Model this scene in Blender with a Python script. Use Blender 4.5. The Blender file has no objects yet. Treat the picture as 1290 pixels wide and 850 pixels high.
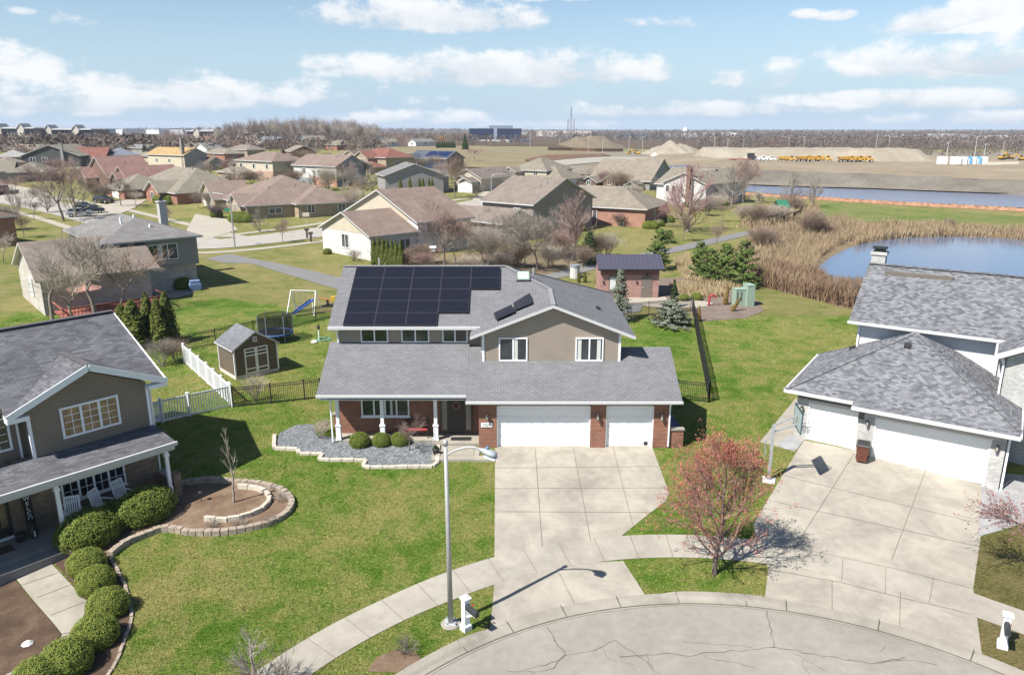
import bpy, bmesh, math, random
from mathutils import Vector, Matrix
R = math.radians
S = bpy.context.scene
COL = S.collection
pi = math.pi

# ------------------------------------------------------------------ survey: camera and terrain
F, CX, CY, HOR, HC = 950., 645., 425., 162., 16.3
TH = math.atan((CY - HOR) / F)

def sm(a):
    a = max(0., min(1., a)); return a * a * (3 - 2 * a)

def hy(y):
    if y >= 37.2: return 0.
    if y <= 25.: return -.98
    return -.98 * (37.2 - y) / 12.2

def ht(x, y):
    return hy(y) + 5. * sm((y - 95) / 260.) * (1 - sm((x + 40) / 160.))

def ray(px, py):
    u = (px - CX) / F; v = (py - CY) / F
    c, s = math.cos(TH), math.sin(TH)
    return (u, c - v * s, -s - v * c)

def G(px, py, dz=0.):
    """ground point seen at a place of the survey picture"""
    d = ray(px, py); z = 0.
    for _ in range(30):
        t = (z - HC) / d[2]
        z = .5 * z + .5 * (ht(d[0] * t, d[1] * t) + dz)
    t = (z - HC) / d[2]
    return Vector((d[0] * t, d[1] * t, ht(d[0] * t, d[1] * t)))

def atY(px, py, y):
    d = ray(px, py); t = y / d[1]
    return Vector((d[0] * t, y, HC + d[2] * t))

def zdist(p):
    return p[1] * math.cos(TH) - (p[2] - HC) * math.sin(TH)

def mpp(p):
    return zdist(p) / F

# ------------------------------------------------------------------ mesh builder
SPLIT = {'wall_cap', 'door_jamb', 'corner_board', 'sidelight', 'roof_vent', 'door_header', 'louvre', 'brick_band', 'gable_bay', 'window_band', 'wall_lamp_', 'entrance_step', 'kerb_block'}
class MB:
    def __init__(s, org=(0, 0, 0)):
        s.v = []; s.f = []; s.m = []; s.o = Vector(org)
    def add(s, vs, fs, mi=0):
        b = len(s.v); s.v += [tuple(Vector(p) - s.o) for p in vs]
        for f in fs: s.f.append(tuple(b + i for i in f)); s.m.append(mi)
    def box(s, x0, y0, z0, x1, y1, z1, mi=0):
        s.add([(x0,y0,z0),(x1,y0,z0),(x1,y1,z0),(x0,y1,z0),(x0,y0,z1),(x1,y0,z1),(x1,y1,z1),(x0,y1,z1)],
              [(0,3,2,1),(4,5,6,7),(0,1,5,4),(1,2,6,5),(2,3,7,6),(3,0,4,7)], mi)
    def obox(s, c, ax, ay, az, mi=0):
        """box about centre c with half axes ax, ay, az"""
        c, ax, ay, az = Vector(c), Vector(ax), Vector(ay), Vector(az)
        s.add([c-ax-ay-az,c+ax-ay-az,c+ax+ay-az,c-ax+ay-az,c-ax-ay+az,c+ax-ay+az,c+ax+ay+az,c-ax+ay+az],
              [(0,3,2,1),(4,5,6,7),(0,1,5,4),(1,2,6,5),(2,3,7,6),(3,0,4,7)], mi)
    def bar(s, p, q, w, h=None, mi=0, up=(0, 0, 1)):
        p, q = Vector(p), Vector(q); h = h or w; d = q - p
        if d.length < 1e-6: return
        n = d.normalized(); sd = n.cross(Vector(up))
        if sd.length < 1e-4: sd = n.cross(Vector((1, 0, 0)))
        sd.normalize(); u2 = sd.cross(n)
        s.obox((p + q) / 2, d / 2, sd * w / 2, u2 * h / 2, mi)
    def tube(s, p, q, r0, r1=None, n=6, mi=0, cap=True):
        p, q = Vector(p), Vector(q); r1 = r0 if r1 is None else r1
        d = q - p
        if d.length < 1e-6: return
        d.normalize(); a = d.cross(Vector((0, 0, 1)))
        if a.length < 1e-3: a = Vector((1, 0, 0))
        a.normalize(); b = d.cross(a)
        vs = []
        for r, c in ((r0, p), (r1, q)):
            for i in range(n):
                t = 2 * pi * i / n
                vs.append(c + (a * math.cos(t) + b * math.sin(t)) * r)
        fs = [(i, (i + 1) % n, n + (i + 1) % n, n + i) for i in range(n)]
        if cap: fs += [tuple(range(n - 1, -1, -1)), tuple(range(n, 2 * n))]
        s.add(vs, fs, mi)
    def path(s, pts, r, n=8, mi=0):
        for a, b in zip(pts, pts[1:]): s.tube(a, b, r, r, n, mi, False)
    def poly(s, pts, mi=0):
        s.add(pts, [tuple(range(len(pts)))], mi)
    def slab(s, pts, t, top=0, side=1, bot=None):
        n = len(pts); pts = [Vector(p) for p in pts]
        lo = [p - Vector((0, 0, t)) for p in pts]
        s.add(pts + lo, [tuple(range(n))], top)
        b = len(s.v) - 2 * n
        for i in range(n):
            j = (i + 1) % n
            s.f.append((b + i, b + n + i, b + n + j, b + j)); s.m.append(side)
        s.f.append(tuple(b + n + i for i in range(n - 1, -1, -1))); s.m.append(side if bot is None else bot)
    def prism(s, pts, z0, z1, mi=0, top=None):
        n = len(pts)
        s.add([(p[0], p[1], z0) for p in pts] + [(p[0], p[1], z1) for p in pts],
              [(i, (i + 1) % n, n + (i + 1) % n, n + i) for i in range(n)] + [tuple(range(n - 1, -1, -1))], mi)
        b = len(s.v) - 2 * n
        s.f.append(tuple(b + n + i for i in range(n))); s.m.append(mi if top is None else top)
    def lathe(s, c, prof, n=16, mi=0):
        c = Vector(c); vs = []
        for r, z in prof:
            for i in range(n):
                t = 2 * pi * i / n; vs.append(c + Vector((r * math.cos(t), r * math.sin(t), z)))
        fs = []
        for k in range(len(prof) - 1):
            for i in range(n):
                j = (i + 1) % n; fs.append((k*n+i, k*n+j, (k+1)*n+j, (k+1)*n+i))
        fs.append(tuple(range(n - 1, -1, -1))); fs.append(tuple((len(prof)-1)*n + i for i in range(n)))
        s.add(vs, fs, mi)
    def mesh(s, name, mats, smooth=False):
        me = bpy.data.meshes.new(name); me.from_pydata(s.v, [], s.f)
        for m in (mats if isinstance(mats, (list, tuple)) else [mats]): me.materials.append(m)
        if any(s.m): me.polygons.foreach_set('material_index', s.m)
        if smooth: me.polygons.foreach_set('use_smooth', [True] * len(me.polygons))
        me.update(); return me
    def build(s, name, mats, parent=None, smooth=False, fix=False, bevel=0):
        if name in SPLIT and parent is not None:
            comp = list(range(len(s.v)))
            def find(i):
                while comp[i] != i: comp[i] = comp[comp[i]]; i = comp[i]
                return i
            for f in s.f:
                for j in f[1:]: comp[find(j)] = find(f[0])
            gr = {}
            for f, mi in zip(s.f, s.m): gr.setdefault(find(f[0]), []).append((f, mi))
            if len(gr) > 1:
                out = []
                for fs in gr.values():
                    ids = sorted({i for f, _ in fs for i in f}); mp = {i: k for k, i in enumerate(ids)}
                    q = MB(); q.v = [s.v[i] for i in ids]; q.f = [tuple(mp[i] for i in f) for f, _ in fs]; q.m = [mi for _, mi in fs]
                    out.append(q._one(name, mats, parent, smooth, fix, bevel))
                return out[0]
        return s._one(name, mats, parent, smooth, fix, bevel)
    def _one(s, name, mats, parent=None, smooth=False, fix=False, bevel=0):
        me = s.mesh(name, mats, smooth)
        if fix:
            bm = bmesh.new(); bm.from_mesh(me); bmesh.ops.recalc_face_normals(bm, faces=bm.faces)
            bm.to_mesh(me); bm.free()
        o = bpy.data.objects.new(name, me); COL.objects.link(o)
        if parent is not None: o.parent = parent
        elif any(s.o): o.location = s.o
        if bevel:
            b = o.modifiers.new('bevel', 'BEVEL'); b.width = bevel; b.segments = 2; b.limit_method = 'ANGLE'
        return o

def tag(o, label=None, cat=None, group=None, kind=None):
    if label: o['label'] = label
    if cat: o['category'] = cat
    if group: o['group'] = group
    if kind: o['kind'] = kind
    return o

def thing(name, label, cat, loc=(0, 0, 0), rz=0., group=None):
    o = bpy.data.objects.new(name, None); COL.objects.link(o)
    o.empty_display_size = .3
    o.location = loc; o.rotation_euler = (0, 0, rz)
    return tag(o, label, cat, group)

def link_mesh(name, me, parent):
    o = bpy.data.objects.new(name, me); COL.objects.link(o); o.parent = parent; return o

def copy_tree(o, parent=None, depth=0):
    c = o.copy(); COL.objects.link(c); c.parent = parent
    for ch in list(o.children): copy_tree(ch, c, depth + 1)
    return c

# ------------------------------------------------------------------ materials
MATS = {}
class N:
    """small node-tree helper"""
    def __init__(s, name, rough=.8, spec=.3):
        s.mat = bpy.data.materials.new(name); s.mat.use_nodes = True
        s.nt = s.mat.node_tree; s.b = s.nt.nodes['Principled BSDF']
        s.b.inputs['Roughness'].default_value = rough
        s.b.inputs['Specular IOR Level'].default_value = spec
        s._co = None
    def n(s, t, **kw):
        x = s.nt.nodes.new(t)
        for k, v in kw.items(): setattr(x, k, v)
        return x
    def l(s, a, b): s.nt.links.new(a, b)
    def co(s, world=False):
        if world: return s.n('ShaderNodeNewGeometry').outputs['Position']
        return s.n('ShaderNodeTexCoord').outputs['Object']
    def val(s, sock, v):
        if isinstance(v, (int, float)): sock.default_value = v
        elif isinstance(v, (tuple, list)): sock.default_value = tuple(v) + ((1,) if len(v) == 3 and sock.type == 'RGBA' else ())
        else: s.l(v, sock)
    def math(s, op, a, b=0., c=None):
        m = s.n('ShaderNodeMath', operation=op); s.val(m.inputs[0], a); s.val(m.inputs[1], b)
        if c is not None: s.val(m.inputs[2], c)
        return m.outputs[0]
    def noise(s, vec, scale, detail=3, rough=.55, dist=0.):
        m = s.n('ShaderNodeTexNoise'); s.val(m.inputs['Vector'], vec)
        m.inputs['Scale'].default_value = scale; m.inputs['Detail'].default_value = detail
        m.inputs['Roughness'].default_value = rough; m.inputs['Distortion'].default_value = dist
        return m.outputs['Fac']
    def ramp(s, fac, stops, interp='LINEAR'):
        m = s.n('ShaderNodeValToRGB'); m.color_ramp.interpolation = interp
        el = m.color_ramp.elements
        while len(el) < len(stops): el.new(.5)
        for e, (p, c) in zip(el, stops):
            e.position = p; e.color = (c, c, c, 1) if isinstance(c, (int, float)) else tuple(c) + (1,)
        s.l(fac, m.inputs[0]); return m.outputs[0]
    def mix(s, fac, a, b, blend='MIX'):
        m = s.n('ShaderNodeMix', data_type='RGBA', blend_type=blend)
        s.val(m.inputs[0], fac); s.val(m.inputs[6], a); s.val(m.inputs[7], b); return m.outputs[2]
    def bump(s, h, strength=.3, dist=.02):
        m = s.n('ShaderNodeBump'); m.inputs['Strength'].default_value = strength; m.inputs['Distance'].default_value = dist
        s.l(h, m.inputs['Height']); s.l(m.outputs[0], s.b.inputs['Normal'])
    def col(s, c): s.val(s.b.inputs['Base Color'], c)
    def face_uv(s, zk=1.):
        """(along the wall or eave, height) from object coordinates and the face's own normal"""
        tc = s.n('ShaderNodeTexCoord'); sp = s.n('ShaderNodeSeparateXYZ'); s.l(tc.outputs['Object'], sp.inputs[0])
        sn = s.n('ShaderNodeSeparateXYZ'); s.l(tc.outputs['Normal'], sn.inputs[0])
        ax = s.math('ABSOLUTE', sn.outputs[0]); ay = s.math('ABSOLUTE', sn.outputs[1])
        g = s.math('GREATER_THAN', ax, ay)
        u = s.math('ADD', s.math('MULTIPLY', sp.outputs[1], g), s.math('MULTIPLY', sp.outputs[0], s.math('SUBTRACT', 1., g)))
        sl = s.math('SQRT', s.math('MAXIMUM', s.math('SUBTRACT', 1., s.math('MULTIPLY', sn.outputs[2], sn.outputs[2])), .004))
        v = s.math('DIVIDE', sp.outputs[2], sl)                  # distance up the slope
        cb = s.n('ShaderNodeCombineXYZ'); s.l(u, cb.inputs[0]); s.l(v, cb.inputs[1])
        return cb.outputs[0], u, sp.outputs[2]

AK = .70   # overall reflectance of the mineral surfaces
def sc3(c, k): return tuple(min(1., x * k) for x in c)

def m_plain(name, c, rough=.6, spec=.3, var=.12, scale=6., metal=0.):
    key = ('plain', name)
    if key in MATS: return MATS[key]
    n = N(name, rough, spec)
    f = n.noise(n.co(), scale, 4)
    n.col(n.ramp(f, [(.3, sc3(c, 1 - var)), (.7, sc3(c, 1 + var))]))
    n.b.inputs['Metallic'].default_value = metal
    MATS[key] = n.mat; return n.mat

def m_shingle(name, c1, c2, dark, bw=.32, rh=.14, blotch=.25, contrast=1., gap=.006):
    """asphalt shingles: courses follow the eave, every tab with its own tone"""
    key = ('sh', name)
    if key in MATS: return MATS[key]
    c1, c2, dark = sc3(c1, AK), sc3(c2, AK), sc3(dark, AK)
    n = N(name, .92, .15)
    uv, u, z = n.face_uv()
    b = n.n('ShaderNodeTexBrick'); n.l(uv, b.inputs['Vector'])
    b.inputs['Color1'].default_value = tuple(c1) + (1,); b.inputs['Color2'].default_value = tuple(c2) + (1,)
    b.inputs['Mortar'].default_value = tuple(dark) + (1,)
    b.inputs['Scale'].default_value = 1.; b.inputs['Mortar Size'].default_value = gap
    b.inputs['Brick Width'].default_value = bw; b.inputs['Row Height'].default_value = rh
    b.inputs['Bias'].default_value = 0.; b.offset = .5
    f = n.noise(n.co(), .55, 4, .6)
    c = n.mix(1., b.outputs['Color'], n.ramp(f, [(.3, 1 - blotch), (.7, 1 + blotch * .4)]), 'MULTIPLY')
    g = n.noise(n.co(), 60., 2)
    c = n.mix(1., c, n.ramp(g, [(.35, .86), (.65, 1.12)]), 'MULTIPLY')
    n.col(c)
    n.bump(b.outputs['Fac'], -.5, .02)
    MATS[key] = n.mat; return n.mat

def m_brick(name, c1, c2, mortar, bw=.22, rh=.075, ms=.012, patch=None, soldier=False):
    key = ('br', name)
    if key in MATS: return MATS[key]
    c1, c2, mortar = sc3(c1, .8), sc3(c2, .8), sc3(mortar, .8)
    n = N(name, .88, .2)
    uv, u, z = n.face_uv()
    b = n.n('ShaderNodeTexBrick'); n.l(uv, b.inputs['Vector'])
    b.inputs['Color1'].default_value = tuple(c1) + (1,); b.inputs['Color2'].default_value = tuple(c2) + (1,)
    b.inputs['Mortar'].default_value = tuple(mortar) + (1,); b.inputs['Scale'].default_value = 1.
    b.inputs['Mortar Size'].default_value = ms; b.inputs['Brick Width'].default_value = bw; b.inputs['Row Height'].default_value = rh
    f = n.noise(n.co(), 1.2, 4, .6)
    c = n.mix(1., b.outputs['Color'], n.ramp(f, [(.3, .82), (.7, 1.12)]), 'MULTIPLY')
    n.col(c); n.bump(b.outputs['Fac'], -.5, .01)
    MATS[key] = n.mat; return n.mat

def m_siding(name, c, pitch=.13, depth=.25):
    key = ('sd', name)
    if key in MATS: return MATS[key]
    c = sc3(c, .75)
    n = N(name, .62, .3)
    uv, u, z = n.face_uv()
    fr = n.math('FRACT', n.math('DIVIDE', z, pitch))
    lap = n.ramp(fr, [(0., 1 - depth), (.1, 1 - depth * .4), (.18, 1.), (1., 1.)])
    bd = n.noise(n.co(), .9, 3)
    cc = n.mix(1., tuple(c), lap, 'MULTIPLY')
    cc = n.mix(1., cc, n.ramp(bd, [(.3, .93), (.7, 1.06)]), 'MULTIPLY')
    n.col(cc); n.bump(fr, .5, .02)
    MATS[key] = n.mat; return n.mat

def m_glass(name='window glass', c=(.03, .035, .04), rough=.06, spec=.7):
    key = ('gl', name)
    if key in MATS: return MATS[key]
    n = N(name, rough, spec)
    f = n.noise(n.co(True), .7, 2, .5, .6)
    n.col(n.ramp(f, [(.35, sc3(c, .6)), (.65, sc3(c, 1.6))]))
    MATS[key] = n.mat; return n.mat

def m_grass(name, green, dry, dark, k=.5, clump=7., blades=False):
    key = ('gr', name)
    if key in MATS: return MATS[key]
    n = N(name, .95, .1)
    p = n.co(True)
    big = n.noise(p, .13, 3, .6, .5)
    mid = n.noise(p, .62, 5, .72, .8)
    st = n.n('ShaderNodeMapping'); st.inputs['Scale'].default_value = (1., 2.4, 1.); st.inputs['Rotation'].default_value = (0, 0, .5)
    n.l(p, st.inputs['Vector'])
    fine = n.noise(st.outputs[0], clump, 5, .8, .5)
    tiny = n.noise(p, 30., 3, .8)
    f = n.math('ADD', n.math('MULTIPLY', big, .42), n.math('MULTIPLY', mid, .6))
    f = n.math('ADD', f, n.math('MULTIPLY', fine, .55))
    o = (.5 - k) * .3
    c = n.ramp(f, [(.60 + o, dark), (.72 + o, green), (.80 + o, tuple((a + b) / 2 for a, b in zip(green, dry))), (.93 + o, dry)])
    c = n.mix(1., c, n.ramp(fine, [(.28, .55), (.72, 1.42)]), 'MULTIPLY')
    c = n.mix(1., c, n.ramp(tiny, [(.25, .55), (.75, 1.45)]), 'MULTIPLY')
    if blades:
        gi = n.n('ShaderNodeNewGeometry')
        c = n.mix(1., c, n.ramp(gi.outputs['Random Per Island'], [(0., (.85, .92, .75)), (.6, (1.25, 1.25, 1.1)), (.9, (1.5, 1.42, 1.4)), (1., (1.8, 1.6, 1.8))]), 'MULTIPLY')
        n.col(c)
    else:
        n.col(c); n.bump(n.math('ADD', fine, tiny), 1., .06)
    MATS[key] = n.mat; return n.mat

def m_ground(name, stops, scale=.3, fine=14., rough=.95, bump=.4, bd=.03, amp=.2):
    key = ('gd', name)
    if key in MATS: return MATS[key]
    stops = [(q, sc3(c, .72)) for q, c in stops]
    n = N(name, rough, .15)
    p = n.co(True)
    f = n.math('ADD', n.math('MULTIPLY', n.noise(p, scale, 5, .62, .4), .62), n.math('MULTIPLY', n.noise(p, fine, 4, .7), .38))
    c = n.ramp(f, stops)
    t = n.noise(p, fine * 4, 2)
    n.col(n.mix(1., c, n.ramp(t, [(.3, 1 - amp), (.7, 1 + amp)]), 'MULTIPLY'))
    n.bump(f, bump, bd)
    MATS[key] = n.mat; return n.mat

def m_concrete(name, c, stain=.8):
    key = ('cc', name)
    if key in MATS: return MATS[key]
    c = sc3(c, .64)
    n = N(name, .85, .25)
    p = n.co(True)
    a = n.noise(p, .45, 5, .65, .5); b = n.noise(p, 2.6, 4, .6); t = n.noise(p, 55., 2)
    f = n.ramp(a, [(.32, stain), (.6, 1.02)])
    cc = n.mix(1., tuple(c), f, 'MULTIPLY')
    cc = n.mix(1., cc, n.ramp(b, [(.25, .9), (.7, 1.05)]), 'MULTIPLY')
    cc = n.mix(1., cc, n.ramp(t, [(.3, .93), (.7, 1.05)]), 'MULTIPLY')
    sp = n.noise(p, 1.4, 2, .5)
    cc = n.mix(n.ramp(sp, [(.66, 0.), (.8, .35)]), cc, sc3(c, .55))
    n.col(cc); n.bump(t, .15, .01)
    MATS[key] = n.mat; return n.mat

def m_leaf(name, c1, c2, tr=0.):
    key = ('lf', name)
    if key in MATS: return MATS[key]
    n = N(name, .75, .2)
    i = n.n('ShaderNodeNewGeometry')
    n.col(n.ramp(i.outputs['Random Per Island'], [(0., c1), (1., c2)]))
    MATS[key] = n.mat; return n.mat

def m_bark(name, c):
    key = ('bk', name)
    if key in MATS: return MATS[key]
    n = N(name, .95, .1)
    f = n.noise(n.co(), 14., 3)
    n.col(n.ramp(f, [(.3, sc3(c, .7)), (.7, sc3(c, 1.3))]))
    MATS[key] = n.mat; return n.mat

WHITE = m_plain('white paint', (.8, .8, .79), .45, .4, .03)
WHITE2 = m_plain('white vinyl', (.78, .79, .8), .4, .4, .02)
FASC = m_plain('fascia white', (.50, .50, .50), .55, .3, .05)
BLACK = m_plain('black metal', (.02, .02, .022), .5, .4, .2)
DARK = m_plain('dark plastic', (.03, .03, .033), .5, .4, .2)
GLASS = m_glass()
BLIND = m_plain('blind fabric', (.55, .55, .52), .8, .2, .05)
STEEL = m_plain('galvanised steel', (.52, .54, .55), .4, .5, .12, 9., .35)
GREYM = m_plain('grey metal', (.3, .31, .32), .5, .4, .1)
RUBBER = m_plain('rubber', (.02, .02, .02), .85, .2, .1)
CONC = m_concrete('driveway concrete', (.54, .495, .415), .7)
CONC2 = m_concrete('sidewalk concrete', (.52, .48, .405), .78)
CURBM = m_concrete('kerb concrete', (.45, .415, .35), .72)
# ------------------------------------------------------------------ ground and paving
YL = [-60, -20, 5, 15, 25, 37.2, 45, 55, 65, 75, 85, 95] + [95 + 10 * i for i in range(1, 51)] + [640, 700, 800, 950, 1150, 1500, 2000, 3000, 4500, 7000, 11000]
XL = sorted(set([-9000, -4000, -2000, -1200, -800, -600, -480, -400] + [-340 + 10 * i for i in range(0, 61)] + [300, 340, 400, 500, 700, 1000, 1600, 2500, 4500, 9000]))

def ground_sheet():
    m = MB()
    for y in YL:
        for x in XL: m.v.append((x, y, ht(x, y)))
    nx = len(XL)
    for j in range(len(YL) - 1):
        for i in range(nx - 1):
            a = j * nx + i; m.f.append((a, a + 1, a + nx + 1, a + nx)); m.m.append(0)
    return m

LAWN = m_grass('lawn', (.090, .160, .019), (.245, .222, .078), (.054, .112, .011), .52)
LAWN_DRY = m_grass('dry lawn', (.12, .15, .034), (.25, .21, .092), (.08, .115, .022), .62)
FIELD = m_ground('open ground', [(.3, (.13, .115, .06)), (.5, (.17, .15, .085)), (.7, (.21, .185, .11))], .05, 1.2)
g = ground_sheet().build('ground', LAWN_DRY); tag(g, 'mottled green and straw coloured grass of the neighbourhood', 'ground', kind='structure')

NEARP = []
def drape(name, pts, mat, off, label=None, parent=None, hole=None):
    if min(p[1] for p in pts) < 66 and name != 'front_lawn' and name != 'ground': NEARP.append([(p[0], p[1]) for p in pts])
    """a sheet cut from the ground along its own grid lines and lifted by off"""
    bm = bmesh.new()
    vs = [bm.verts.new((p[0], p[1], 0)) for p in pts]
    f = bm.faces.new(vs)
    if f.normal.z < 0 or (f.normal_update() or f.normal.z < 0): bmesh.ops.reverse_faces(bm, faces=[f])
    xs = [p[0] for p in pts]; ys = [p[1] for p in pts]
    for y in YL:
        if min(ys) < y < max(ys):
            bmesh.ops.bisect_plane(bm, geom=bm.verts[:] + bm.edges[:] + bm.faces[:], plane_co=(0, y, 0), plane_no=(0, 1, 0))
    if max(ys) > 95:
        for x in XL:
            if min(xs) < x < max(xs):
                bmesh.ops.bisect_plane(bm, geom=bm.verts[:] + bm.edges[:] + bm.faces[:], plane_co=(x, 0, 0), plane_no=(1, 0, 0))
    bmesh.ops.triangulate(bm, faces=bm.faces[:])
    for v in bm.verts: v.co.z = ht(v.co.x, v.co.y) + off
    me = bpy.data.meshes.new(name); bm.to_mesh(me); bm.free(); me.materials.append(mat)
    o = bpy.data.objects.new(name, me); COL.objects.link(o)
    tag(o, label, None, None, 'structure')
    return o

def PX(l): return [G(*p) for p in l]

def strip(pts, w):
    """outline of a band of width w along a centre line"""
    L, Rr = [], []
    for i, p in enumerate(pts):
        a = pts[max(0, i - 1)]; b = pts[min(len(pts) - 1, i + 1)]
        d = Vector((b[0] - a[0], b[1] - a[1], 0)).normalized(); n = Vector((-d.y, d.x, 0))
        L.append(Vector(p) + n * w / 2); Rr.append(Vector(p) - n * w / 2)
    return L + Rr[::-1]

def smooth(pts, n=6):
    out = []
    P = [Vector(p) for p in pts]
    for i in range(len(P) - 1):
        p0 = P[max(0, i - 1)]; p1 = P[i]; p2 = P[i + 1]; p3 = P[min(len(P) - 1, i + 2)]
        for k in range(n):
            t = k / n
            out.append(.5 * ((2 * p1) + (p2 - p0) * t + (2 * p0 - 5 * p1 + 4 * p2 - p3) * t * t + (3 * p1 - p0 - 3 * p2 + p3) * t ** 3))
    out.append(P[-1]); return out

# lawns of the near plots, greener than the far ground
drape('front_lawn', [(-40, 8), (45, 8), (45, 37.2), (60, 60), (38, 66), (16, 66), (4, 66), (-6, 66), (-14, 66), (-30, 74), (-52, 64)], LAWN, .012, 'front and back lawns of the three near houses')

# cul-de-sac
CC = Vector((6.65, 11.1, 0))
def arc(r, a0, a1, n=48):
    return [Vector((CC.x + r * math.sin(R(a0 + (a1 - a0) * i / n)), CC.y + r * math.cos(R(a0 + (a1 - a0) * i / n)), 0)) for i in range(n + 1)]

def road_mat():
    n = N('worn road surface', .93, .15)
    p = n.co(True)
    a = n.noise(p, .28, 5, .65, .6); t = n.noise(p, 42., 3, .7); b = n.noise(p, 3., 4)
    c = n.ramp(a, [(.3, (.222, .206, .183)), (.7, (.30, .28, .25))])
    c = n.mix(1., c, n.ramp(t, [(.3, .78), (.7, 1.18)]), 'MULTIPLY')
    c = n.mix(1., c, n.ramp(b, [(.3, .92), (.7, 1.06)]), 'MULTIPLY')
    n.col(c); n.bump(t, .5, .015); return n.mat
ROADM = road_mat()
drape('road', arc(13.55, 0, 360, 96)[:-1], ROADM, .03, 'cracked grey round end of the street')
CRACKM = m_plain('crack filler', (.07, .065, .06), .95, .1, .3)
def crack(px, seed, w=.03):
    rnd = random.Random(seed); pts = []
    P = [Vector(G(*p)) for p in px]
    for a, b in zip(P, P[1:]):
        k = max(2, int((b - a).length / .22))
        for i in range(k): pts.append(a.lerp(b, i / k) + Vector((rnd.uniform(-.06, .06), rnd.uniform(-.06, .06), 0)))
    pts.append(P[-1])
    out = strip(pts, w)
    nn = len(pts)
    for i in range(nn):
        ww = rnd.uniform(.3, 1.2)
        c = (out[i] + out[2 * nn - 1 - i]) / 2
        out[i] = c + (out[i] - c) * ww; out[2 * nn - 1 - i] = c + (out[2 * nn - 1 - i] - c) * ww
    return out
def band_mesh(mb, outl, z):
    n = len(outl) // 2
    for i in range(n - 1):
        mb.poly([(outl[2*n-1-i].x, outl[2*n-1-i].y, z), (outl[2*n-2-i].x, outl[2*n-2-i].y, z), (outl[i+1].x, outl[i+1].y, z), (outl[i].x, outl[i].y, z)])
cm = MB()
for k, (c, w) in enumerate([([(965,770),(968,784),(972,800),(975,816)],.05), ([(975,816),(1003,820),(1045,828),(1100,836),(1140,828)],.05), ([(780,828),(832,824),(870,826),(905,821),(948,820),(975,816)],.045),
        ([(690,790),(697,802),(711,825),(702,834),(660,843)],.05), ([(711,825),(740,822),(775,808),(803,827),(780,828)],.04), ([(803,827),(820,840),(832,850)],.04), ([(1100,836),(1150,832),(1180,838)],.04),
        ([(860,808),(905,812),(948,816)],.03), ([(880,822),(895,830),(930,836),(955,842)],.03), ([(1010,832),(1020,850)],.03), ([(640,846),(690,846),(711,825)],.04), ([(1108,822),(1115,812)],.03), ([(814,824),(818,836),(824,850)],.035),
        ([(755,815),(770,830),(800,838)],.03), ([(1000,824),(1040,846)],.03)]):
    band_mesh(cm, crack(c, k, w * .5), -.944)
o = cm.build('road_cracks', CRACKM); tag(o, 'dark branching cracks in the street surface', kind='structure')

# kerb: low and flush along the two driveway mouths
def kerb():
    m = MB(); A = 100
    prof_full = [(13.5, -.935), (13.62, -.925), (13.78, -.90), (13.9, -.83), (14.0, -.815), (14.22, -.815), (14.27, -.97)]
    prof_low = [(13.5, -.935), (13.62, -.93), (13.78, -.92), (13.9, -.905), (14.0, -.90), (14.22, -.895), (14.27, -.97)]
    def low(a):
        # driveway mouths in degrees from north about the circle's centre
        k = 0.
        for a0, a1 in ((-33, -3), (13, 47)): k = max(k, sm((a - a0 + 2) / 3.) * sm((a1 + 2 - a) / 3.))
        return k
    for i in range(A + 1):
        a = -95 + 190 * i / A; k = low(a)
        for (r, z0), (_, z1) in zip(prof_full, prof_low):
            m.v.append((CC.x + r * math.sin(R(a)), CC.y + r * math.cos(R(a)), z0 + (z1 - z0) * k))
    n = len(prof_full)
    for i in range(A):
        for j in range(n - 1):
            m.f.append((i*n+j, i*n+j+1, (i+1)*n+j+1, (i+1)*n+j)); m.m.append(0)
    return m
o = kerb().build('kerb', CURBM, fix=True); tag(o, 'rolled concrete kerb round the end of the street', kind='structure')
JOINT = m_plain('dark joint line', (.17, .15, .12), .95, .1, .2)  # plain dark tone of the joints between concrete panels
GUT = m_plain('gutter dirt', (.1, .09, .075), .95, .1, .3)
jm = MB()
band_mesh(jm, strip(arc(13.6, -60, 80, 60), .045), -.92)
for a in (-46, -37, -29, -20, -11, -1.5, 9, 15, 28, 40, 52):
    p = Vector((CC.x + 13.6 * math.sin(R(a)), CC.y + 13.6 * math.cos(R(a)), 0)); q = p + (p - CC).normalized() * .6
    for k in range(1):
        d = (q - p).normalized(); s = Vector((-d.y, d.x, 0)) * .012
        jm.poly([(p-s).to_tuple()[:2] + (-.895,), (p+s).to_tuple()[:2] + (-.895,), (q+s).to_tuple()[:2] + (-.80,), (q-s).to_tuple()[:2] + (-.80,)])
o = jm.build('kerb_joints', GUT); tag(o, 'dark joints and gutter line along the kerb', kind='structure')

# sidewalk ring
SWO, SWI = 18.08, 16.48
drape('sidewalk', arc(SWO, -64, 80, 70) + arc(SWI, 80, -64, 70), CONC2, .035, 'curved concrete sidewalk round the end of the street')
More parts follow.
